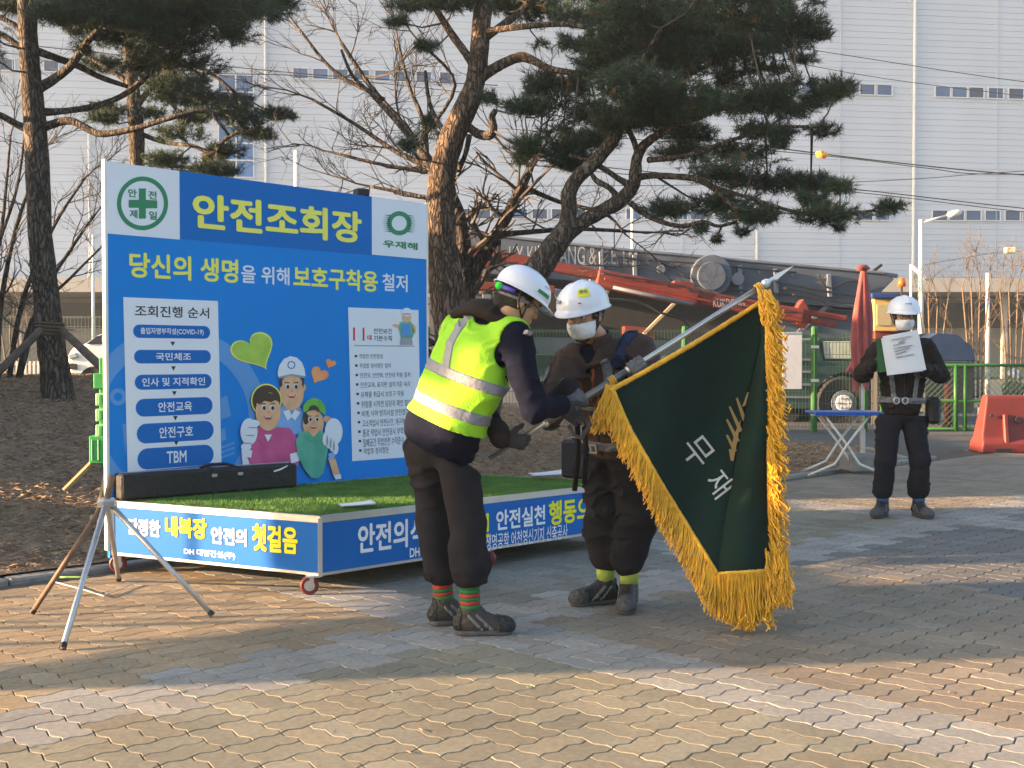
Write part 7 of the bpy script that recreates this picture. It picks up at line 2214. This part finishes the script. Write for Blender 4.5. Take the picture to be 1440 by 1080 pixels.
# ---------------------------------------------------------------- 4. far crouching worker
Y4 = 27.0
w4 = thing('person', 'distant worker in white helmet and green jacket crouching behind the red barrier', 'person', (P(1425, 560, Y4).x, Y4, 0))
b4 = px3(1425, 566, Y4)
s4 = np.array([1., 0, 0]); f4 = np.array([0, -1., 0])
tr4 = uni([ell(b4 + up_ * .05, (.2, .2, .2), None), ell(b4 + up_ * .28, (.2, .15, .22), None), cap(b4 + up_ * .38 - s4 * .17, b4 + up_ * .38 + s4 * .17, .08), cap(b4 + up_ * .36 - s4 * .2, b4 + up_ * .12 - s4 * .25 + f4 * .1, .06, .05), cap(b4 + up_ * .36 + s4 * .2, b4 + up_ * .12 + s4 * .25 + f4 * .1, .06, .05),
           cap(b4, b4 + f4 * .35 - s4 * .12 + up_ * .05, .1, .08), cap(b4, b4 + f4 * .35 + s4 * .12 + up_ * .05, .1, .08)], .05)
sdf_obj('jacket', folds(tr4, .02), M_DKG, w4, .02)
hd4, q4, ax4 = head(w4, b4 + up_ * .60, [0.3, -.9, -.3], [0, -.2, 1], [], b4 + up_ * .42)
sdf_obj('body', uni([hd4, cap(b4 + f4 * .33 + up_ * -.02, b4 + f4 * .33 - up_ * (b4[2] - .03), .06, .05)], .02), M_SKIN, w4, .014)
helmet(w4, q4, ax4)
# ================================================================ ceremonial flag on its pole
M_FLAG = mat('flag_velvet', (0.003, 0.018, 0.015), 0.85, var=.2, scale=6, bump=.15, bscale=300, spec=.2)
M_FLAGL = M_FLAG
M_GOLD = mat('fringe_gold', (0.74, 0.39, 0.012), 0.55, var=.18, scale=30, bump=.3, bscale=200, sheen=.3)
M_GOLDT = mat('gold_thread', (0.26, 0.17, 0.05), 0.5)
M_SILT = mat('silver_thread', (0.42, 0.43, 0.42), 0.6)
M_POLE = mat('pole_chrome', (0.62, 0.60, 0.56), 0.28, metal=.85, var=.05)
M_POLED = mat('pole_sleeve', (0.20, 0.19, 0.18), 0.35, metal=.7, var=.1)
flag = thing('ceremonial_flag', 'dark green ceremonial flag with golden fringe hanging from a slanted pole', 'flag', (P(1000, 700, 5.65).x, 5.65, 0))
pole = thing('flag_pole', 'slanted silver flag pole with white spear tip held by both workers', 'pole', POLE_A)
mb = MB(); mb.tube([POLE_A, POLE_B], .0135, 14); mb.build('shaft', M_POLE, pole, smooth=True)
pA3, pB3 = A3(POLE_A), A3(POLE_B)
mb = MB(); a_ = pA3 + (pB3 - pA3) * .20; b_ = pA3 + (pB3 - pA3) * .50; mb.tube([a_, b_], .0185, 14); mb.build('sleeve', M_POLED, pole, smooth=True)
for t_ in (.20, .33, .50):
    c = pA3 + (pB3 - pA3) * t_; mb = MB(); mb.lathe([(.018, -.012), (.0225, -.008), (.0225, .008), (.018, .012)], c, pole_d, 14); mb.build('ferrule', M_POLE, pole, smooth=True)
tipc = pB3
M_TIPW = mat('spear_white', (.6, .66, .75), .25, metal=.3)
mb = MB(); mb.lathe([(.012, -.02), (.022, -.005), (.022, .01), (.010, .03), (.010, .045)], tipc, pole_d, 14); mb.build('finial', M_TIPW, pole, smooth=True)
sd_ = nv(np.cross(pole_d, [0, 1, 0]))
mb = MB(); mb.prism([(-.003, 0), (-.014, .03), (-.010, .055), (0, .135), (.010, .055), (.014, .03), (.003, 0)], tipc + pole_d * .035 - np.array([0, .003, 0]), sd_, pole_d, (0, .006, 0)); mb.build('spear_head', M_TIPW, pole)

A_, B_, C_ = (862, 548), (1073, 424), (1008, 806)
def depth1(x, y):
    """depth of the main panel at photo point x,y"""
    t = (x - 862) / 211.0; d = (y - 424) / 382.0
    return 5.655 + .075 * t * (1 - d) - .035 * d + .026 * math.sin(x * .045 + y * .012) * min(1, (y - 424 + 40) / 200) + .045 * math.sin((x * .8 - y * .35) * .022)
def depth2(x, y, s_):
    return depth1(*fold_x(y)) * (1 - s_) + (5.60 + .02 * math.sin(y * .03)) * s_ - .05 * math.sin(s_ * math.pi)
def fold_x(y):
    yy = [424, 480, 560, 640, 720, 806]; xx = [1073, 1070, 1052, 1036, 1021, 1008]
    return float(np.interp(y, yy, xx)), y
def left_x(y): return float(np.interp(y, [548, 600, 680, 806], [862, 884, 930, 1008]))
def top_y(x): return 548 + (x - 862) * (424 - 548) / 211.0 + 3.0 * math.sin((x - 862) / 211 * math.pi)
# main panel: rows in y between left edge/top edge and fold
mb = MB(); NY, NXX = 60, 36
vs = []
for j in range(NY + 1):
    y = 424 + (806 - 424) * j / NY
    xr = fold_x(y)[0]
    if y < 548:
        xl = 862 + (548 - y) / (124 / 211.0)
        xl = min(xl, xr)
    else: xl = left_x(y)
    for i in range(NXX + 1):
        x = xl + (xr - xl) * i / NXX
        vs.append(P(x, y, depth1(x, y)))
mb.add(vs, [(j * (NXX + 1) + i, j * (NXX + 1) + i + 1, (j + 1) * (NXX + 1) + i + 1, (j + 1) * (NXX + 1) + i) for j in range(NY) for i in range(NXX)])
bn = len(mb.v); vs = []; N2 = 14
for j in range(NY + 1):
    y = 424 + (806 - 424) * j / NY; xl = fold_x(y)[0]; xr = 1077 + (y - 424) * .014
    xr = max(xr, xl + .5)
    for i in range(N2 + 1):
        s_ = i / N2; x = xl + (xr - xl) * s_; vs.append(P(x, y - 3 * s_ * (y > 780), depth2(x, y, s_)))
mb.add(vs, [(j * (N2 + 1) + i, j * (N2 + 1) + i + 1, (j + 1) * (N2 + 1) + i + 1, (j + 1) * (N2 + 1) + i) for j in range(NY) for i in range(N2)])
cl = mb.build('cloth', M_FLAG, flag, smooth=True)
so = cl.modifiers.new('s', 'SOLIDIFY'); so.thickness = .004; so.offset = 0
# lettering and ray emblem, following the cloth
def flagpoly(name, pts, m, off=.005):
    mb = MB(); mb.add([P(x, y, depth1(x, y) - off) for x, y in pts], [tuple(range(len(pts)))]); return mb.build(name, m, flag)
def flagtext(body, c, w_, h_, ang):
    v2, fs = text_mesh(body, .0)
    ca, sa = math.cos(ang), math.sin(ang)
    vs = []
    for x, y, z in v2:
        a, b = (x - .5) * w_, (y - .5) * h_
        px_, py_ = c[0] + a * ca + b * sa, c[1] + a * sa - b * ca
        vs.append(P(px_, py_, depth1(px_, py_) - .006))
    mb = MB(); mb.add(vs, fs); return mb.build('lettering', M_SILT, flag)
flagtext('무', (981, 635), 38, 40, R(52))
flagtext('재', (1012, 680), 30, 38, R(52))
for k, (x0, y0, x1, y1, w_) in enumerate(((1052, 552, 1046, 570, 3), (1036, 560, 1047, 590, 3.2), (1026, 572, 1042, 606, 3.4), (1022, 590, 1038, 620, 3.4), (1022, 612, 1034, 634, 3.2), (1026, 632, 1030, 646, 3))):
    flagpoly('emblem_ray', [(x0 - w_ * .4, y0), (x0 + w_ * .4, y0 - 1), (x1 + w_ * .8, y1), (x1 - w_ * .8, y1 + 2)], M_GOLDT)
flagpoly('emblem_ray', [(1042, 590), (1036, 625), (1031, 650), (1027, 640), (1032, 612)], M_GOLDT)
# bands of gold braid along the edges
def braid(name, pts, r_):
    mb = MB(); sp = smooth_path([tuple(p) + (r_,) for p in pts], 6); mb.tube([Vector(s[:3]) for s in sp], r_, 8, jit=.12); return mb.build(name, M_GOLD, flag, smooth=True)
braid('top_braid', [P(x, top_y(x) - 1, depth1(x, top_y(x)) - .006) for x in np.linspace(858, 1070, 14)], .0125)
braid('left_braid', [P(left_x(y), y, depth1(left_x(y), y) - .006) for y in np.linspace(548, 806, 14)], .010)
braid('right_braid', [P(1078 + (y - 424) * .014, y, 5.60) for y in np.linspace(424, 803, 14)], .010)
braid('bottom_braid', [P(x, 808 - (x - 1008) * .065, depth2(x, 800, (x - 1008) / 75) - .004) for x in np.linspace(1008, 1084, 7)], .012)
# fringe cords
rr = random.Random(5)
V_, F_ = MB(), None
def cord(x0, y0, Y0, x1, y1, Y1, r_=.0031, wob=.008, loop=False):
    a, b = P(x0, y0, Y0), P(x1, y1, Y1); n = 5; pts = []
    if b.z < .008: b.z = .008 + rr.uniform(0, .02)
    ph = rr.uniform(0, 6)
    for i in range(n + 1):
        t = i / n; p = a.lerp(b, t) + Vector((math.sin(ph + t * 7) * wob * t, math.cos(ph * 1.7 + t * 6) * wob * t, 0)); p.z = max(p.z, .006); pts.append(p)
    if loop: pts.append(pts[-1] + Vector((rr.uniform(-.012, .012), -.004, .022))); 
    V_.tube(pts, [r_ * (1 - .0 * i) for i in range(len(pts))], 4, cap=False)
# left edge: cords hang down and away from the cloth
for k in range(520):
    t = k / 519; y = 548 + (806 - 548) * t; x = left_x(y)
    L_ = rr.uniform(36, 52) * (.75 + .35 * t); 
    cord(x - 1, y, depth1(x, y) - .004 + rr.uniform(-.01, .01), x - rr.uniform(4, 16), y + L_, depth1(x, y) - rr.uniform(.0, .05), loop=rr.random() < .3)
# right edge: long doubled cords folded along the edge
for k in range(680):
    t = k / 679; y = 412 + (800 - 412) * t; x = 1078 + (y - 424) * .014
    L_ = rr.uniform(26, 60)
    cord(x + rr.uniform(-3, 3), y, 5.595 + rr.uniform(-.02, .02), x + rr.uniform(6, 27) * (1 if t > .04 else .7), y + L_ * .75, 5.60 + rr.uniform(-.05, .05), .0031, .012, rr.random() < .5)
# bottom edge
for k in range(420):
    t = k / 419; x = 1000 + (1086 - 1000) * t; y = 808 - (x - 1008) * .065
    low = float(np.interp(x, [998, 1020, 1050, 1086], [862, 872, 884, 852]))
    cord(x, y, depth2(x, 800, t) - .006 + rr.uniform(-.015, .015), x + rr.uniform(-8, 9), low + rr.uniform(-10, 4), 5.60 + rr.uniform(-.06, .05), .0032, .010, rr.random() < .3)
for k in range(240):
    t = k / 239; x = 1084 + rr.uniform(-4, 26); y = rr.uniform(770, 815)
    cord(x - 4, y, 5.58 + rr.uniform(-.03, .03), x + rr.uniform(-4, 8), y + rr.uniform(28, 46), 5.56 + rr.uniform(-.04, .03), .0032, .01, rr.random() < .4)
for k in range(70):   # heap on the paving
    x = rr.uniform(1040, 1086); y = rr.uniform(862, 878)
    cord(x, y - 14, 5.60, x + rr.uniform(-12, 14), y + rr.uniform(4, 12), 5.56 + rr.uniform(-.05, .04), .0033, .012)
for k in range(90):   # tuft at the pole end of the left edge
    x = 858 + rr.uniform(-6, 8); y = 546 + rr.uniform(-6, 10)
    cord(x, y, 5.64, x - rr.uniform(4, 22), y + rr.uniform(30, 60), 5.62 + rr.uniform(-.03, .03), .004, .01, rr.random() < .4)
for k in range(60):
    x = 1072 + rr.uniform(-6, 12); y = 410 + rr.uniform(-4, 14)
    cord(x, y, 5.66, x + rr.uniform(2, 20), y + rr.uniform(20, 44), 5.60, .004, .01, True)
V_.build('fringe', M_GOLD, flag, kind='stuff')
# cords tying the flag to the pole
for px_ in (856, 1064):
    c = bar_pt(px_)
    for q_ in range(3):
        mb = MB(); cc = c + pole_d * .012 * q_
        ring_ = [cc + (nv(np.cross(pole_d, [0, 1, 0])) * math.cos(a) + nv(np.cross(pole_d, np.cross(pole_d, [0, 1, 0]))) * math.sin(a)) * .021 for a in [k * math.pi / 6 for k in range(13)]]
        mb.tube(ring_, .005, 6); mb.build('tie_cord', M_GOLD, flag, smooth=True)
    mb = MB(); t0 = Vector(c); yy = 552 if px_ < 900 else 428
    mb.tube([t0 + Vector((0, -.02, 0)), P(px_ + 5, yy - 8, 5.66), P(px_ + 8, yy, 5.65)], .006, 6); mb.build('tie_cord', M_GOLD, flag, smooth=True)
# sliding rings and hem between
for px_ in (905, 955, 1010):
    pass
